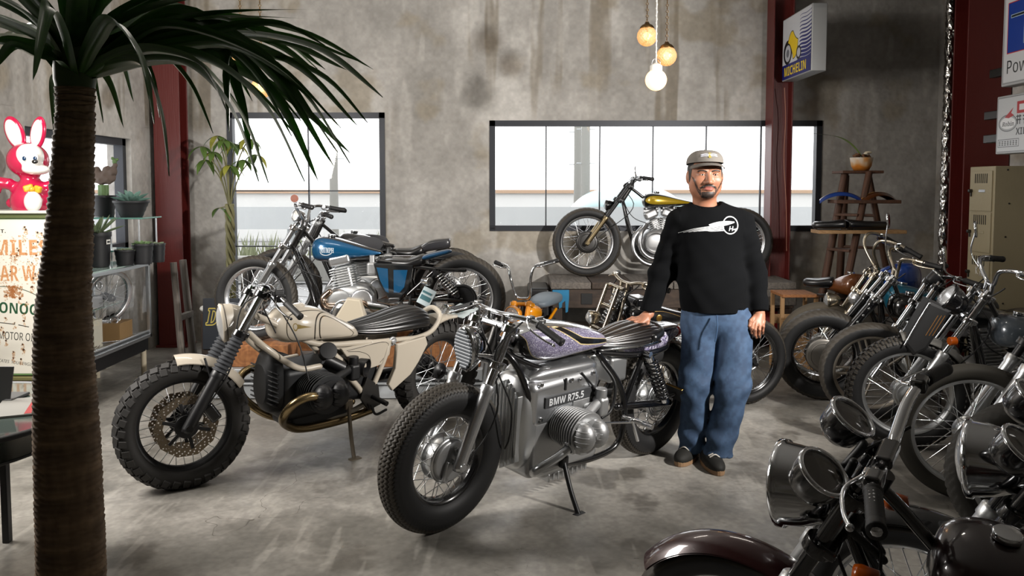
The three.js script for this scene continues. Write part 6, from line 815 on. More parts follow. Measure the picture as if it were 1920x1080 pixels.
{ // pink rabbit figurine, plain
  const D = 5.22, s = D / 1500, b = at(60, 403, D), o = thing('rabbit_figurine', 'glossy pink rabbit figurine with white belly and yellow bow', 'figurine', [b.x, b.y + .025, -D]), pk = mk(0xb01440, .2, 0, { clearcoat: 1, clearcoatRoughness: .06 }), wh = mk(0xdad7d2, .25, 0, { clearcoat: 1, clearcoatRoughness: .08 });
  const X = px => (px - 60) * s, Y = py => (403 - py) * s;
  const f = (x, y, z) => { let d = ell(x, y, z, [X(62), Y(385), 0], [.13, .13, .12]); d = smin(d, cap(x, y, z, [X(62), Y(370), 0], [X(60), Y(342), .01], .08, .045), .06); d = smin(d, ell(x, y, z, [X(58), Y(308), .01], [.125, .115, .115]), .03); d = smin(d, ell(x, y, z, [X(18), Y(388), -.03], [.035, .035, .035]), .02);
    d = smin(d, cap(x, y, z, [X(45), Y(365), .02], [X(28), Y(352), .05], .034, .03), .03); d = smin(d, cap(x, y, z, [X(28), Y(352), .05], [X(12), Y(350), .06], .036, .04), .015); for (const [tx, ty] of [[-8, 334], [-12, 346], [-10, 358], [12, 366]]) d = smin(d, cap(x, y, z, [X(10), Y(350), .06], [X(tx), Y(ty), .07], .02, .016), .012); d = smin(d, cap(x, y, z, [X(78), Y(362), .0], [X(110), Y(348), .0], .034, .028), .03); return d; };
  mesh('body', sdfMesh(f, [-.34, -.0, -.2], [.26, .5, .22], .009), pk, o);
  for (const [bx, tx, w] of [[44, 24, .062], [72, 82, .05]]) { const A = V(X(bx), Y(284), 0), T2 = V(X(tx), Y(232), -.02), L = T2.clone().sub(A).length(), ang = Math.atan2(-(T2.x - A.x), T2.y - A.y); const ear = mesh('ear', mv(new THREE.SphereGeometry(.5, 24, 16).scale(w * 2, L * 1.2, .05), (A.x + T2.x) / 2, (A.y + T2.y) / 2, 0, 0, 0, ang), pk, o); mesh('inner_ear', mv(new THREE.SphereGeometry(.5, 24, 16).scale(w * 1.45, L * .95, .03), (A.x + T2.x) / 2, (A.y + T2.y) / 2, .018, 0, 0, ang), wh, ear); }
  mesh('muzzle', sdfMesh((x, y, z) => smin(ell(x, y, z, [X(70), Y(302), .06], [.085, .085, .075]), ell(x, y, z, [X(84), Y(326), .075], [.085, .035, .06]), .03), [-.1, .2, -.03], [.26, .47, .16], .008), wh, o); mesh('nose', ball(.016, X(92), Y(312), .135, 1.2, .9, .8), blackGloss, o);
  for (const [ex, ez] of [[72, .128], [90, .118]]) { const e = mesh('eye', ball(.022, X(ex), Y(304), ez, .9, 1.25, .5), whitePaint, o); mesh('pupil', ball(.012, X(ex + 1), Y(306), ez + .009, 1, 1.2, .4), mk(0x14304f, .1), e); }
  mesh('belly', mv(new THREE.SphereGeometry(.5, 24, 16).scale(.11, .135, .08), X(80), Y(385), .1), wh, o); mesh('bow_tie', [rbox(.06, .045, .03, .012, X(72), Y(360), .095, 0, .2, .3), rbox(.05, .045, .03, .012, X(88), Y(362), .09, 0, -.2, -.3), ball(.018, X(80), Y(362), .105)], mk(0xd09a26, .3), o);
}
{ // round glass table in front of it
  const o = thing('round_glass_table', 'round smoked-glass table with a dark rim at the left edge', 'table', [-2.14, 0, -2.92]), r = .5, h = .7; mesh('table_top', disc(r, .012, [0, h - .012, 0], [0, 1, 0], 64), mk(0x6d7a74, .05, 0, { transmission: .6, thickness: 0 }), o); mesh('rim', ring(r, .011, [0, h - .006, 0], [0, 1, 0], 80, 10), blackSatin, o); mesh('under_shelf', disc(r * .86, .012, [0, h - .12, 0], [0, 1, 0], 48), mk(0x1c1e1e, .2), o);
  for (let i = 0; i < 4; i++) { const a = i * PI / 2 - .12; mesh('leg', rbox(.03, h - .02, .03, .004, (r - .02) * Math.cos(a), (h - .02) / 2, (r - .02) * Math.sin(a)), blackSatin, o); }
  const c = thing('card_stand', 'slanted grey card stand on the round glass table', 'stand', [-2.02, h, -3.1]); mesh('panel', rbox(.14, .14, .008, .003, -.02, .07, 0, -.25, .2, 0), mk(0x4a4b4b, .5), c); mesh('foot', rbox(.16, .012, .12, .004, -.02, .007, -.05), mk(0x4f5050, .5), c);
  const m = thing('magazine', 'magazine with red cover lying on the glass table', 'magazine', [-1.86, h, -3.02], .4); mesh('pages', rbox(.2, .008, .27, .002, 0, .0045, 0), mk(0x8c8a84, .6), m); mesh('cover', rbox(.06, .001, .26, .0004, .04, .0092, 0), mk(0xa3202a, .35), m);
}

// ---------- the yucca in front ----------
const leafTex = dataTex(64, 256, (u, v) => { const n = fbm(u * 18, v * 3, 18, 701, 3), e = Math.abs(u - .5) * 2; let c = mixc([44, 84, 34], [98, 148, 66], n); return mixc(c, [110, 120, 60], smooth(.9, 1, e) * .5); });
const leafM = mk(0xffffff, .34, 0, { map: leafTex, transmission: .4, thickness: 0 });
{
  const D = 2.1, root = at(136, 1080, D), o = thing('potted_yucca', 'tall yucca with ringed trunk and long strap leaves in the left foreground', 'potted plant', [root.x, 0, -D]);
  const cl = [[133, 1300, .085], [134, 1080, .0825], [125, 800, .077], [119, 600, .066], [132, 400, .053], [141, 200, .0435], [141, 165, .046]].map(([x, y, r]) => { const p = at(x, y, D); return [p.x - root.x, p.y, r]; }), top = cl.at(-1);
  const bark = dataTex(256, 1024, (u, v) => { const r = fbm(u * 5, v * 90, 5, 801, 3), n = fbm(u * 30, v * 60, 30, 811, 3); const c = mixc([72, 56, 41], [158, 132, 102], clamp(r * .8 + n * .4 - .1, 0, 1)); return c; });
  const C = new THREE.CatmullRomCurve3(cl.map(c => V(c[0], c[1], 0))), rad = t => { const i = Math.min(cl.length - 2, Math.floor(t * (cl.length - 1))), f = t * (cl.length - 1) - i; return lerp(cl[i][2], cl[i + 1][2], f); };
  mesh('trunk', grid((u, v) => { const p = C.getPoint(v), a = u * 2 * PI, y = p.y * 64 + .5 * fbm(u * 6, v * 30, 6, 821, 3) * 3, ringd = .0042 * (((y % 1) + 1) % 1) + .004 * (fbm(u * 12, v * 60, 12, 831, 3) - .5), r = rad(v) + ringd; return [p.x + r * Math.cos(a), p.y, -r * Math.sin(a)]; }, 72, 620), mk(0xffffff, .8, 0, { map: bark }), o);
  mesh('pot', lathe([[0, 0], [.2, 0], [.24, .3], [.25, .34], [.235, .34], [.22, .3], [0, .29]], [cl[0][0], 0, 0], [0, 1, 0], 36), potM, o); mesh('soil', disc(.225, .02, [cl[0][0], .29, 0], [0, 1, 0]), soil, o);
  const base = V(top[0], top[1], 0); const W = (x, y, d) => at(x, y, d).sub(V(root.x, 0, -D));
  mesh('crown', lathe([[.044, -.01], [.05, .02], [.05, .08], [.045, .16], [.015, .22], [0, .24]], base, [0, 1, 0], 24), mk(0x33471f, .6), o);
  const leaf = (mx, my, md, tx, ty, td, w = .056, by = 0) => { const twist = (rnd() < .75 ? 1 : -1) * rr(.35, 1.3), m = W(mx, my, md), t = W(tx, ty, td), b = base.clone().add(V((m.x - base.x) * .1, .03 + by, (m.z) * .1)); const dir = m.clone().sub(b); const c = new THREE.CatmullRomCurve3([b, b.clone().addScaledVector(dir, .5).add(V(0, .02, 0)), m, m.clone().lerp(t, .5).add(V((t.x - m.x) * .1, .035, 0)), t]);
    const pr = u => (u < .3 ? lerp(.7, 1, u / .3) : Math.max(0, 1 - (u - .3) / .7) ** .6) + .006;
    const f = s => grid((u, v) => { const p = c.getPoint(u), tg = c.getTangent(u); let sd = tg.clone().cross(V(0, 1, 0)); sd.add(V(0, twist, 0)).normalize(); sd.addScaledVector(tg, -sd.dot(tg)).normalize(); const nn = sd.clone().cross(tg).normalize(), k = (v - .5) * 2, ww = w / 2 * pr(u); return p.addScaledVector(sd, k * ww).addScaledVector(nn, Math.abs(k) * ww * .34 - s * .0022 * (1 - Math.abs(k))).toArray(); }, 26, 4, s === 0);
    const g = join([f(0), f(1)]); const uv = g.attributes.uv; for (let i = 0; i < uv.count; i++) uv.setXY(i, uv.getY(i), uv.getX(i)); mesh('leaf', g, leafM, o); };
  // long leaves the photo shows, by bend and tip
  for (const a of [[430, 65, 2.15, 718, 182, 2.0], [470, 100, 2.3, 690, 230, 2.35], [420, 85, 2.05, 657, 306, 1.95], [400, 80, 2.2, 597, 340, 2.15], [380, 110, 2.0, 572, 340, 1.9], [360, 115, 2.15, 504, 343, 2.1], [345, 118, 1.95, 486, 340, 1.85], [330, 22, 2.2, 520, 205, 2.3], [355, 40, 2.35, 610, 130, 2.5], [300, 10, 2.4, 470, 110, 2.6], [262, 118, 1.95, 318, 330, 1.85, .042], [255, 100, 2.2, 300, 220, 2.15, .034], [210, 40, 1.85, 290, 232, 1.72, .044], [180, 120, 2.3, 232, 240, 2.4, .03], [170, 130, 2.3, 194, 230, 2.45, .028], [90, 10, 1.8, 62, 150, 1.66, .05], [60, 90, 2.1, -40, 120, 2.1], [50, 60, 2.3, -60, 70, 2.5], [65, 105, 1.95, -10, 128, 1.85], [70, 45, 2.5, -30, 150, 2.8], [100, 150, 2.35, 107, 285, 2.45, .026], [40, 20, 2.0, -80, 20, 1.9], [230, 105, 2.4, 250, 190, 2.6, .034], [300, 60, 2.15, 480, 60, 2.1, .034], [320, 90, 2.4, 560, 260, 2.6, .034], [300, 95, 1.9, 430, 215, 1.78, .036], [390, 58, 2.05, 610, 85, 1.98, .034], [310, 45, 2.0, 640, 240, 1.95, .034], [370, 30, 2.45, 700, 130, 2.7, .034], [280, 85, 2.25, 400, 250, 2.35, .034]]) leaf(...a);
  for (let i = 0; i < 14; i++) leaf(rr(290, 440), rr(15, 110), rr(1.85, 2.5), rr(400, 680), rr(110, 320), rr(1.8, 2.6), rr(.038, .056));
  for (let i = 0; i < 30; i++) { const a = i * 2.399, e = rr(.5, 1.35), L = rr(.3, .42), d = V(Math.cos(a) * Math.cos(e), Math.sin(e), Math.sin(a) * Math.cos(e)), m = base.clone().add(V(0, .08, 0)).addScaledVector(d, L * .6), t = base.clone().add(V(0, .08, 0)).addScaledVector(d, L * 1.15).add(V(Math.cos(a) * .22, -.12, Math.sin(a) * .22)); const c2 = v => v.clone().add(V(root.x, 0, -D)); const pm = m, pt = t;
    const b = base.clone().add(V(d.x * .03, .08, d.z * .03)); mesh('leaf', blade(b, pm, pt, .046, .3, 18, .06, u => (1 - smooth(.6, 1, u)) * .95 + .05), leafM, o); }
}
// leafy plant by the tall window
{
  const D = 7.35, b = at(433, 500, D), o = thing('potted_money_tree', 'money tree with braided stem and drooping leaves beside the tall window', 'potted plant', [b.x, 0, -D]), stem = mk(0x6d6a48, .7), ml = mk(0x55732c, .5, 0, { transmission: .3, thickness: 0 }), my = mk(0x9a9a3c, .5, 0, { transmission: .3, thickness: 0 });
  const yT = at(433, 385, D).y; for (let k = 0; k < 4; k++) mesh('braid', tube(Array.from({ length: 22 }, (_, i) => { const t = i / 21, a = k * PI / 2 + t * 15; return [.028 * Math.cos(a), .3 + t * (yT - .3), .028 * Math.sin(a)]; }), .017, 66, 7), stem, o);
  const W = (x, y, dd = 0) => at(x, y, D + dd).sub(V(b.x, 0, -D));
  for (const [x, y, z, n] of [[400, 285, 0, 7], [385, 300, .1, 6], [420, 262, -.1, 7], [440, 270, .1, 7], [465, 260, 0, 7], [478, 290, .1, 5], [430, 310, -.15, 6], [408, 255, .2, 6], [455, 300, -.1, 5], [412, 390, 0, 2], [378, 275, 0, 3]]) { const p = W(x, y, z); mesh('twig', tube([V(0, yT - .03, 0), V(p.x * .4, lerp(yT, p.y, .6), p.z * .5), p], .006, 14, 6), stem, o); for (let i = 0; i < n; i++) { const a = i / n * 2 * PI + x, L = rr(.12, .2); mesh('leaf', blade(p, p.clone().add(V(Math.cos(a) * L * .55, -.02, Math.sin(a) * L * .55)), p.clone().add(V(Math.cos(a) * L * .75, -L * .75, Math.sin(a) * L * .75)), .055, .2, 8, .06), rnd() < .3 ? my : ml, o); } }
  pot(o, .15, .3, .8);
  const st = at(392, 577, 6.75), t = thing('round_side_table', 'small round side table with a white rim beside the corner column', 'table', [at(425, 577, 6.85).x, 0, -6.85]); mesh('top', disc(.2, .03, [0, st.y - .03, 0], [0, 1, 0], 48), mk(0x7a7d80, .3), t); mesh('rim', ring(.2, .018, [0, st.y - .012, 0], [0, 1, 0], 48), whitePaint, t); mesh('pedestal', rbox(.34, st.y - .04, .3, .012, -.0, (st.y - .04) / 2, 0), darkWood, t);
  const sg = at(414, 640, 6.5), s = thing('painted_board', 'dark blue board with yellow outlined script leaning by the plinth', 'sign', [at(420, 640, 5.68).x - .02, 0, -6.52]); s.position.x = sg.x; const tx = canvasTex(512, 512, (x, w, h) => { x.fillStyle = '#0f1722'; x.fillRect(0, 0, w, h); x.lineJoin = 'round'; x.font = 'italic bold 220px serif'; x.strokeStyle = '#b9a648'; x.lineWidth = 26; x.strokeText('Din', 40, 260); x.fillStyle = '#131d2b'; x.fillText('Din', 40, 260); x.font = 'bold 120px sans-serif'; x.fillStyle = '#8d86a0'; x.fillText('P', 330, 400); });
  mesh('board', rbox(.3, .42, .02, .004, 0, .42, 0, -.08), mk(0x0f1722, .5), s); mesh('board_face', mv(new THREE.PlaneGeometry(.29, .41), 0, .42, .012, -.08), mk(0xffffff, .5, 0, { map: tx }), s); mesh('easel', [rbox(.02, .62, .02, .003, -.12, .31, -.06), rbox(.02, .62, .02, .003, .12, .31, -.06), rbox(.3, .02, .06, .003, 0, .2, -.02)], darkWood, s);
}
// ---------- hanging lamps ----------
const bulbGlow = mk(0xffe2b0, .5, 0, { emissive: 0xffd9a0, emissiveIntensity: 4 });
function lamp(px, py, D, kind, label, group) {
  const p = at(px, py, D), r = .073, o = thing('pendant_lamp', label, 'lamp', [p.x, p.y, -D], 0, group), top = HC - p.y;
  if (kind === 'cut') {
    mesh('globe', grid((u, v) => { const a = u * 2 * PI, t = v * PI * .93 + .06, f = .0035 * Math.abs(Math.sin(a * 9 + v * 20) * Math.sin(a * 9 - v * 20)); const q = r - f; return [q * Math.sin(t) * Math.cos(a), q * Math.cos(t), q * Math.sin(t) * Math.sin(a)]; }, 108, 60, true), mk(0xe6cfa8, .16, 0, { transmission: .55, thickness: 0, ior: 1.5 }), o, 'cut-glass globe');
    mesh('bulb', ball(.024, 0, .0, 0, 1, 1.25, 1), bulbGlow, o); mesh('cap', lathe([[.05, .055], [.052, .062], [.04, .078], [.02, .088], [.014, .1], [0, .1]], [0, 0, 0], [0, 1, 0], 28), oldBrass, o);
    const links = []; for (let i = 0, y = .1; y < top; i++, y += .022) links.push(ring(.0085, .0024, [0, y, 0], i % 2 ? [1, 0, 0] : [0, 0, 1], 12, 5).scale(1, 1, 1)); mesh('chain', links, oldBrass, o).userData.kind = 'stuff';
  } else {
    mesh('globe', lathe(Array.from({ length: 25 }, (_, i) => { const t = PI - i / 24 * PI * .9; return [r * 1.04 * Math.sin(t), r * 1.04 * Math.cos(t)]; }), [0, 0, 0], [0, 1, 0], 40), mk(0xfff4de, .9, 0, { transmission: .55, thickness: 0 }), o, 'glowing white globe'); mesh('bulb', ball(.03, 0, 0, 0, 1, 1.2, 1), bulbGlow, o);
    mesh('holder', lathe([[.04, .062], [.044, .066], [.044, .1], [.03, .11], [.012, .12], [0, .12]], [0, 0, 0], [0, 1, 0], 28), whitePaint, o); mesh('cord', rod([0, .12, 0], [0, top, 0], .004), whitePaint, o); mesh('cord_wrap', helix([0, .12, 0], [0, top, 0], .0055, .0016, 30), whitePaint, o); mesh('hook', ring(.03, .003, [0, .12, 0], [0, 0, 1], 20), steel, o);
  }
  const l = new THREE.PointLight(0xffc888, kind === 'cut' ? .1 : .12, 0, 2); l.position.set(p.x, p.y, -D); l.castShadow = true; l.shadow.radius = 1.5; scene.add(l);
}
lamp(1213, 68, 5.9, 'cut', 'upper left cut-glass globe lamp on a brass chain', 'globe lamps over the middle'); lamp(1250, 105, 5.9, 'cut', 'cut-glass globe lamp on a chain right of the white globe', 'globe lamps over the middle'); lamp(1230, 150, 5.75, 'opal', 'smooth white globe lamp hanging lowest of three', 'globe lamps over the middle');
lamp(452, 118, 5.9, 'cut', 'upper globe lamp behind the yucca leaves', 'globe lamps behind the yucca'); lamp(490, 165, 5.8, 'cut', 'lower globe lamp behind the yucca leaves', 'globe lamps behind the yucca');
// ---------- signs ----------
function boxSign(label, x, zFar, zNear, yB, yT, th, tex, name) { const o = thing('box_sign', label, 'sign', [x, 0, 0]), d = zNear - zFar; mesh('sign_box', rbox(th, yT - yB, d, .008, th / 2, (yT + yB) / 2, (zFar + zNear) / 2), mk(0xa9abac, .4, .3), o); mesh('sign_face', mv(new THREE.PlaneGeometry(d - .02, yT - yB - .02), -.002, (yT + yB) / 2, (zFar + zNear) / 2, 0, -PI / 2, 0), mk(0xffffff, .35, 0, { map: tex }), o); mesh('bracket', rbox(.05, .06, .2, .005, th / 2, yT - .12, zFar - .09), darkSteel, o); mesh('bracket', rbox(.05, .06, .2, .005, th / 2, yB + .12, zFar - .09), darkSteel, o); return o; }
boxSign('yellow and blue tyre sign on the red column', 2.56, -7.66, -6.92, 2.535, 3.11, .13, canvasTex(768, 600, (x, w, h) => {   // rider left out
  x.fillStyle = '#c9ccd2'; x.fillRect(0, 0, w, h); x.fillStyle = '#141f6e';
  for (let i = 0; i < 13; i++) { const y = 30 + i * 34, t = 6 + i * 2.2; x.beginPath(); x.moveTo(470 - (i > 9 ? 60 : 0), y + 14); x.bezierCurveTo(560, y - 12, 600, y + 34, 768, y); x.lineTo(768, y + t); x.bezierCurveTo(600, y + 34 + t, 560, y - 12 + t, 470 - (i > 9 ? 60 : 0), y + 14 + t * .6); x.fill(); }
  x.fillRect(0, 455, w, 145); x.fillStyle = '#15161a'; x.beginPath(); x.arc(150, 340, 120, 0, 7); x.fill(); x.fillStyle = '#b9bcc4'; x.beginPath(); x.arc(150, 350, 82, 0, 7); x.fill(); x.fillStyle = '#6c7078'; x.beginPath(); x.arc(150, 350, 40, 0, 7); x.fill();
  x.fillStyle = '#e6c400'; x.strokeStyle = '#15161a'; x.lineWidth = 8; x.beginPath(); x.moveTo(150, 250); x.quadraticCurveTo(210, 130, 290, 150); x.quadraticCurveTo(360, 240, 430, 250); x.lineTo(420, 330); x.quadraticCurveTo(400, 420, 300, 425); x.quadraticCurveTo(270, 330, 200, 270); x.closePath(); x.fill(); x.stroke(); x.fillStyle = '#15161a'; x.beginPath(); x.arc(450, 385, 66, 0, 7); x.fill(); x.fillStyle = '#b9bcc4'; x.beginPath(); x.arc(450, 385, 44, 0, 7); x.fill();
  x.fillStyle = '#f0d000'; x.font = 'bold 124px sans-serif'; x.textAlign = 'center'; x.textBaseline = 'middle'; x.fillText('MICHELIN', w * .46, 528);
}));
{ const X = 3.52, zf = -(X * 1500 / (1868 - 960)), zn = zf + .85, yb = at(1870, 164, -zf).y, yt = yb + .82;
  boxSign('white sign with blue power tool panel, upper one at the right edge', X, zf, zn, yb, yt, .1, canvasTex(680, 660, (x, w, h) => { x.fillStyle = '#c4c6c9'; x.fillRect(0, 0, w, h); x.strokeStyle = '#8e9092'; x.lineWidth = 10; x.strokeRect(8, 8, w - 16, h - 16); x.fillStyle = '#10358a'; x.fillRect(42, 190, w, 290); x.strokeStyle = '#b32a2a'; x.lineWidth = 5; x.strokeRect(42, 190, w, 290);
    x.lineWidth = 9; x.strokeStyle = '#2a2c2e'; x.beginPath(); x.arc(90, 120, 36, 0, 7); x.stroke(); x.strokeRect(74, 90, 32, 60); x.beginPath(); x.moveTo(74, 120); x.lineTo(106, 120); x.stroke(); x.fillStyle = '#c1272d'; x.font = 'bold 100px sans-serif'; x.textBaseline = 'middle'; x.fillText('BOSCH', 250, 125);
    x.fillStyle = '#1b2226'; x.strokeStyle = '#9fb4c4'; x.lineWidth = 4; x.beginPath(); x.rect(70, 262, 180, 16); x.fill(); x.stroke(); x.beginPath(); x.rect(200, 240, 260, 80); x.fill(); x.stroke(); x.beginPath(); x.rect(190, 320, 60, 120); x.fill(); x.stroke(); x.fillStyle = '#2a2c2e'; x.font = '104px sans-serif'; x.fillText('Power Tools', 36, 560); }));
  const X2 = 3.48, zf2 = -(X2 * 1500 / (1862 - 960)), yb2 = at(1862, 290, -zf2).y, yt2 = at(1862, 182, -zf2).y;
  boxSign('white engine dealer sign with red bird emblem, lower one at the right edge', X2, zf2, zf2 + .8, yb2, yt2, .09, canvasTex(800, 430, (x, w, h) => { x.fillStyle = '#b7babd'; x.fillRect(0, 0, w, h); x.strokeStyle = '#77797b'; x.lineWidth = 8; x.strokeRect(6, 6, w - 12, h - 12); x.fillStyle = '#9b9ea1'; x.beginPath(); x.ellipse(130, 205, 104, 62, 0, 0, 7); x.fill(); x.strokeStyle = '#5c5e60'; x.lineWidth = 7; x.stroke(); x.fillStyle = '#d4d6d8'; x.beginPath(); x.ellipse(130, 205, 88, 46, 0, 0, 7); x.fill(); x.fillStyle = '#2c2e30'; x.font = 'italic bold 46px serif'; x.textAlign = 'center'; x.textBaseline = 'middle'; x.fillText('Robin', 130, 212); x.fillStyle = '#a02026'; x.beginPath(); x.moveTo(90, 160); x.lineTo(190, 90); x.lineTo(165, 130); x.lineTo(200, 150); x.lineTo(140, 168); x.fill(); x.fillRect(230, 50, 170, 90); x.fillStyle = '#c8cacc'; x.fillRect(255, 72, 120, 46);
    x.fillStyle = '#1d1e20'; x.font = 'bold 74px sans-serif'; x.textAlign = 'left'; x.fillText('XID', 225, 275); for (let k = 0; k < 4; k++) { const bx = 225 + k * 74, by = 150; x.fillRect(bx, by + 8, 56, 9); x.fillRect(bx, by + 34, 56, 9); x.fillRect(bx + 12, by, 9, 72); x.fillRect(bx + 36, by, 9, 72); } x.strokeStyle = '#4d4f51'; x.lineWidth = 5; x.strokeRect(22, 330, 240, 56); for (let k = 0; k < 7; k++) { const bx = 32 + k * 32; x.fillRect(bx, 342, 22, 5); x.fillRect(bx, 356, 22, 5); x.fillRect(bx + 8, 340, 5, 36); x.fillRect(bx, 370, 22, 5); } })); }
// ---------- foil pipe, duct, locker ----------
{ const p = at(1776, 300, 7.13), foil = mk(0xb6b3ae, .16, 1), n = (u, v) => fbm(u * 10, v * 70, 10, 901, 4); const o = thing('foil_pipe', 'pipe wrapped in crinkled silver foil beside the red column', 'pipe', [p.x, 0, -7.13]); mesh('foil_wrap', grid((u, v) => { const a = u * 2 * PI, r = .05 + .034 * (n(u, v) - .5); return [r * Math.cos(a), .1 + v * (HC - .1), -r * Math.sin(a)]; }, 40, 420), foil, o); mesh('floor_collar', disc(.07, .1, [0, 0, 0], [0, 1, 0]), steel, o);
  const bulge = []; 
  single('overhead_duct', [rbox(1.5, .22, .5, .03, 3.0, 3.32, -6.75), rbox(.6, .1, .5, .02, 2.3, 3.26, -6.8)], mk(0x24282b, .5), 'dark overhead duct at the top above the tyre sign', 'duct'); }
{ const zN = -6.2, zF = -6.54, X = 3.73, yT = 1.705, o = thing('steel_locker', 'narrow beige steel locker with stacked vented doors', 'locker', [0, 0, 0]), lm = mk(0x9f9478, .5, .1, { bumpMap: fineBump, bumpScale: .0006 });
  mesh('cabinet', [rbox(.44, yT, zN - zF, .006, X + .225, yT / 2, (zN + zF) / 2)], lm, o);
  const hgt = (yT - .08) / 5.3, dz = zN - zF - .05; for (let k = 0; k < 5; k++) { const y1 = yT - .035 - k * .327, y0 = y1 - .318; const d = mesh('door', rbox(.012, y1 - y0, dz, .003, X + .001, (y0 + y1) / 2, (zN + zF) / 2), lm, o); const zc = (zN + zF) / 2; for (let i = 0; i < 7; i++) mesh('vent_slot', rbox(.006, .075, .008, .001, X - .005, y1 - .06, zc - .075 + i * .026), blackMatte, d); mesh('lock', [disc(.014, .03, [X - .004, lerp(y0, y1, .5), zF + .05], [-1, 0, 0]), rbox(.012, .04, .01, .003, X - .012, lerp(y0, y1, .42), zF + .05)], darkSteel, d); mesh('name_holder', rbox(.006, .022, .085, .002, X - .006, lerp(y0, y1, .5), zc + .02), k ? lm : steel, d); if (k === 2) mesh('chalk_letters', [rod([X - .008, y0 + .15, zc - .02], [X - .008, y0 + .21, zc - .02], .003), rod([X - .008, y0 + .18, zc - .02], [X - .008, y0 + .21, zc + .005], .003), rod([X - .008, y0 + .18, zc - .02], [X - .008, y0 + .15, zc + .005], .003), rod([X - .008, y0 + .14, zc + .03], [X - .008, y0 + .2, zc + .045], .003), rod([X - .008, y0 + .2, zc + .045], [X - .008, y0 + .14, zc + .06], .003), rod([X - .008, y0 + .165, zc + .035], [X - .008, y0 + .165, zc + .056], .003)], whitePaint, d); }
  for (let k = 0; k < 6; k++) mesh('rivet', disc(.007, .005, [X + .1 + (k % 2) * .02, yT - .03 - k * .26, zN], [0, 0, 1], 10), darkSteel, o);
}
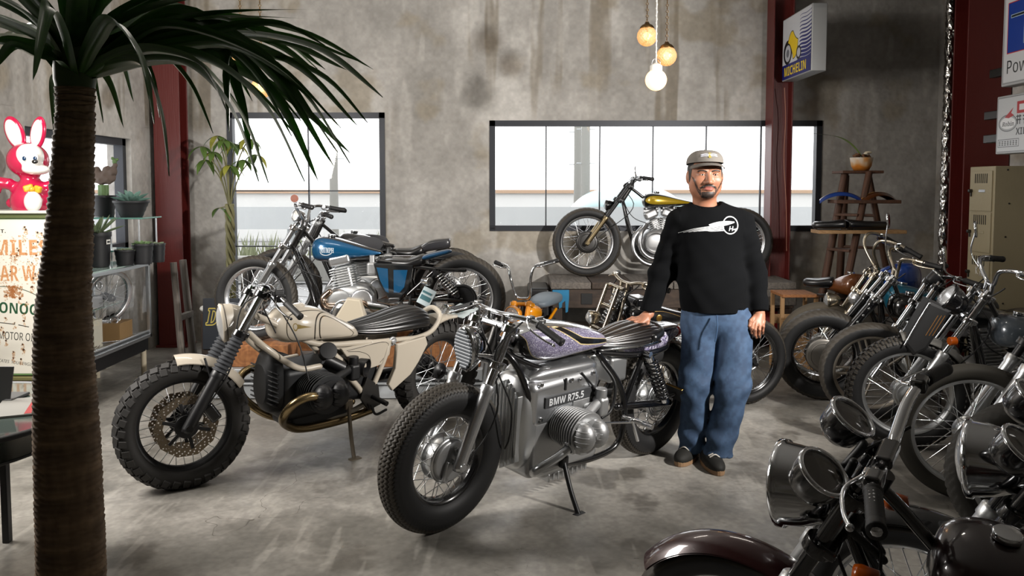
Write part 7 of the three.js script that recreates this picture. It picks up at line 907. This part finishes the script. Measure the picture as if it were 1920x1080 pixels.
// ---------- step ladder and what stands on it ----------
{
  const D = 7.15, o = thing('step_ladder', 'old paint-spattered wooden step ladder used as a shelf', 'ladder', [0, 0, 0]), W = (x, y, d = D) => at(x, y, d), fl = p => p.setY(0);
  const T = W(1603, 324), yT = T.y, hw = .16, st = [[T.x - .19, -6.75], [T.x + .19, -6.75]];
  const legs = [[[T.x - .1, yT, -7.12], [W(1512, 600, 6.9).x, 0, -6.82]], [[T.x + .06, yT, -7.0], [W(1535, 640, 6.5).x + .05, 0, -6.42]], [[T.x - .02, yT - .02, -7.3], [T.x + .06, 0, -7.62]], [[T.x + .12, yT - .02, -7.15], [W(1705, 620, 7.2).x, 0, -7.3]]];
  for (const [a, b] of legs) mesh('rail', rod(a, b, .032, .036, 4), ladderWood, o); mesh('top_step', rbox(.36, .025, .24, .005, T.x + .01, yT + .005, -7.12), ladderWood, o);
  const lp = (l, t) => legs[l][0].map((v, i) => lerp(v, legs[l][1][i], t)); for (const t of [.22, .4, .58, .78]) { const a = lp(0, t), b = lp(1, t); mesh('tread', rbox(Math.hypot(a[0] - b[0], a[2] - b[2]), .022, .1, .004, (a[0] + b[0]) / 2, a[1], (a[2] + b[2]) / 2, 0, -Math.atan2(b[2] - a[2], b[0] - a[0]), 0), ladderWood, o); const c = lp(2, t), d = lp(3, t); mesh('brace', rod(c, d, .014, .014, 6), ladderWood, o); }
  const board = (label, px0, px1, py, d, m) => { const a = W(px0, py, d), b = W(px1, py, d); single('shelf_plank', rbox(b.x - a.x, .03, .2, .004, (a.x + b.x) / 2, a.y, -d), m, label, 'plank', 'planks laid through the ladder'); return a.y + .015; };
  const yA = board('upper plank through the step ladder', 1560, 1680, 378, 6.95, ladderWood), yB = board('lower pale plank through the step ladder', 1528, 1690, 434, 6.8, paleWood);
  const fend = (label, x, y, z, m, a) => { const g = grid((u, v) => { const t = lerp(-.75, .75, u), s = (v - .5) * 2; return [.26 * Math.sin(t), .26 * Math.cos(t) - .19 - .03 * s * s, s * .055]; }, 24, 8); const g2 = g.clone().translate(0, -.004, 0); const f = thing('spare_fender', label, 'fender', [x, y, z], a, 'spare parts on the ladder'); mesh('fender_shell', [g, g2], m, f); mesh('fender_stripe', grid((u, v) => { const t = lerp(-.72, .72, u), s = (v - .5) * .4; return [.262 * Math.sin(t), .262 * Math.cos(t) - .19, s * .055]; }, 24, 2), mk(0xb88a4a, .4), f); };
  const ua = W(1580, 372, 6.95), ub = W(1646, 372, 6.95); fend('blue spare fender on the upper plank of the ladder', ua.x, yA, -6.98, gloss(0x1b3f8c), -.3); fend('brown spare fender on the upper plank of the ladder', ub.x, yA, -6.95, gloss(0x5b3214), .25);
  const saddle = (label, px, py, d, y, L, a, m) => { const p = W(px, py, d), s = thing('spare_saddle', label, 'seat', [p.x, y, -d], a, 'spare seats on the ladder'); mesh('cushion', loft([[-L, .045, .02, .02, .05], [-L * .9, .05, .04, .04, .09, 2.6], [0, .045, .03, .04, .09, 2.6], [L * .8, .04, .03, .035, .06, 2.5], [L, .04, .01, .01, .02]], { nu: 24, nv: 32 }), m, s); mesh('seat_base', rbox(L * 1.5, .012, .11, .004, 0, .008, 0), darkSteel, s); };
  saddle('long black spare seat on the pale plank', 1625, 420, 6.8, yB, .2, .1, leather); saddle('rounded black spare seat at the left of the pale plank', 1553, 420, 6.78, yB, .13, 2.9, leather); const t4 = lp(0, .78), t4b = lp(1, .78); saddle('ribbed black spare seat low on the ladder', 1535, 490, 6.6, lp(0, .58)[1] + .012, .12, 2.7, leather);
  const pp = thing('potted_orchid', 'orchid with one long leaf in a white pot on the ladder top', 'potted plant', [W(1612, 318).x, yT + .018, -7.12]); mesh('pot', lathe([[0, 0], [.065, 0], [.09, .04], [.105, .115], [.098, .115], [.085, .05], [0, .04]], [0, 0, 0], [0, 1, 0], 8), mk(0xffffff, .35, 0, { map: dataTex(64, 128, (u, v) => { const n = fbm(u * 8, v * 4, 8, 950, 3); return mixc([196, 120, 44], [214, 208, 198], smooth(.3, .55, v + (n - .5) * .35)); }) }), pp); mesh('bark_chips', Array.from({ length: 14 }, () => rbox(.04, .015, .025, .003, rr(-.06, .06), .115 + rr(0, .02), rr(-.06, .06), rr(-1, 1), rr(-1, 1), rr(-1, 1))), mk(0x6b4a32, .9), pp).userData.kind = 'stuff';
  const gl = mk(0x5d7030, .5); mesh('leaf', blade([0, .12, 0], [-.12, .3, 0], [-.3, .31, .02], .05, .2, 14, .1), gl, pp); mesh('leaf', blade([-.28, .31, .02], [-.38, .32, .02], [-.52, .335, .03], .016, .2, 12, .1), mk(0x3b3a22, .6), pp); mesh('flower', [ball(.02, .05, .16, .02, 1.6, .6, 1), ball(.018, .02, .15, .04, 1, .6, 1.5)], mk(0xd9cdb4, .6), pp);
  // wooden crate by the ladder, spare tanks on a low rack
  const pl = W(1515, 552, 6.7), cr = thing('timber_crate', 'small pale timber crate at the foot of the ladder', 'crate', [pl.x - .1, 0, -6.75]); for (let k = 0; k < 3; k++) mesh('slat', rbox(.3, .08, .02, .004, 0, .06 + k * .17, .15), paleWood, cr); for (let k = 0; k < 3; k++) mesh('slat', rbox(.3, .08, .02, .004, 0, .06 + k * .17, -.15), paleWood, cr); mesh('lid', rbox(.3, .025, .32, .004, 0, pl.y - .0, 0), timber, cr); for (const sx of [-1, 1]) for (const sz of [-1, 1]) mesh('corner_post', rbox(.03, pl.y - .01, .03, .003, sx * .14, (pl.y - .01) / 2, sz * .125), paleWood, cr);
  const rkx = W(1620, 530, 6.55), rk = thing('parts_rack', 'low dark steel rack behind the row of motorcycles', 'rack', [rkx.x + .08, 0, -6.45]), ry = .66; mesh('deck', rbox(.9, .02, .3, .004, 0, ry - .01, 0), darkSteel, rk); for (const sx of [-1, 1]) for (const sz of [-1, 1]) mesh('leg', rod([sx * .42, 0, sz * .12], [sx * .42, ry - .02, sz * .12], .014), darkSteel, rk);
  const tk = (label, px, z, m, s, up) => { const p = W(px, 530, 6.4), t = thing('spare_tank', label, 'fuel tank', [p.x, ry + up, z], PI * 1.5 + .5, 'spare tanks on the rack'); mesh('tank_shell', loft(tear(-.2 * s, .2 * s, 0, .2 * s, .12 * s), { nu: 36, nv: 40 }), m, t); mesh('fuel_cap', disc(.028, .02, [.08 * s, .19 * s, 0], [0, 1, 0]), chrome, t); if (up) mesh('support_block', rbox(.16, up, .12, .004, .02, -up / 2 + .004, 0), darkWood, t); };
  tk('brown spare fuel tank behind the row', 1590, -6.5, gloss(0x6a3a14), .95, 0); tk('bright blue spare fuel tank behind the row', 1668, -6.42, gloss(0x0f3f92), 1.2, .05);
  const cb = thing('sign_cable', 'thin pale cable hanging from the tyre sign down the red column', 'cable', [0, 0, 0]); mesh('wire', tube([at(1471, 165, 7.55), at(1473, 220, 7.6), at(1470, 300, 7.6), at(1474, 380, 7.6), at(1475, 470, 7.6)], .004, 40, 6), mk(0x9b6a58, .7), cb);
}

renderer.render(scene, camera);
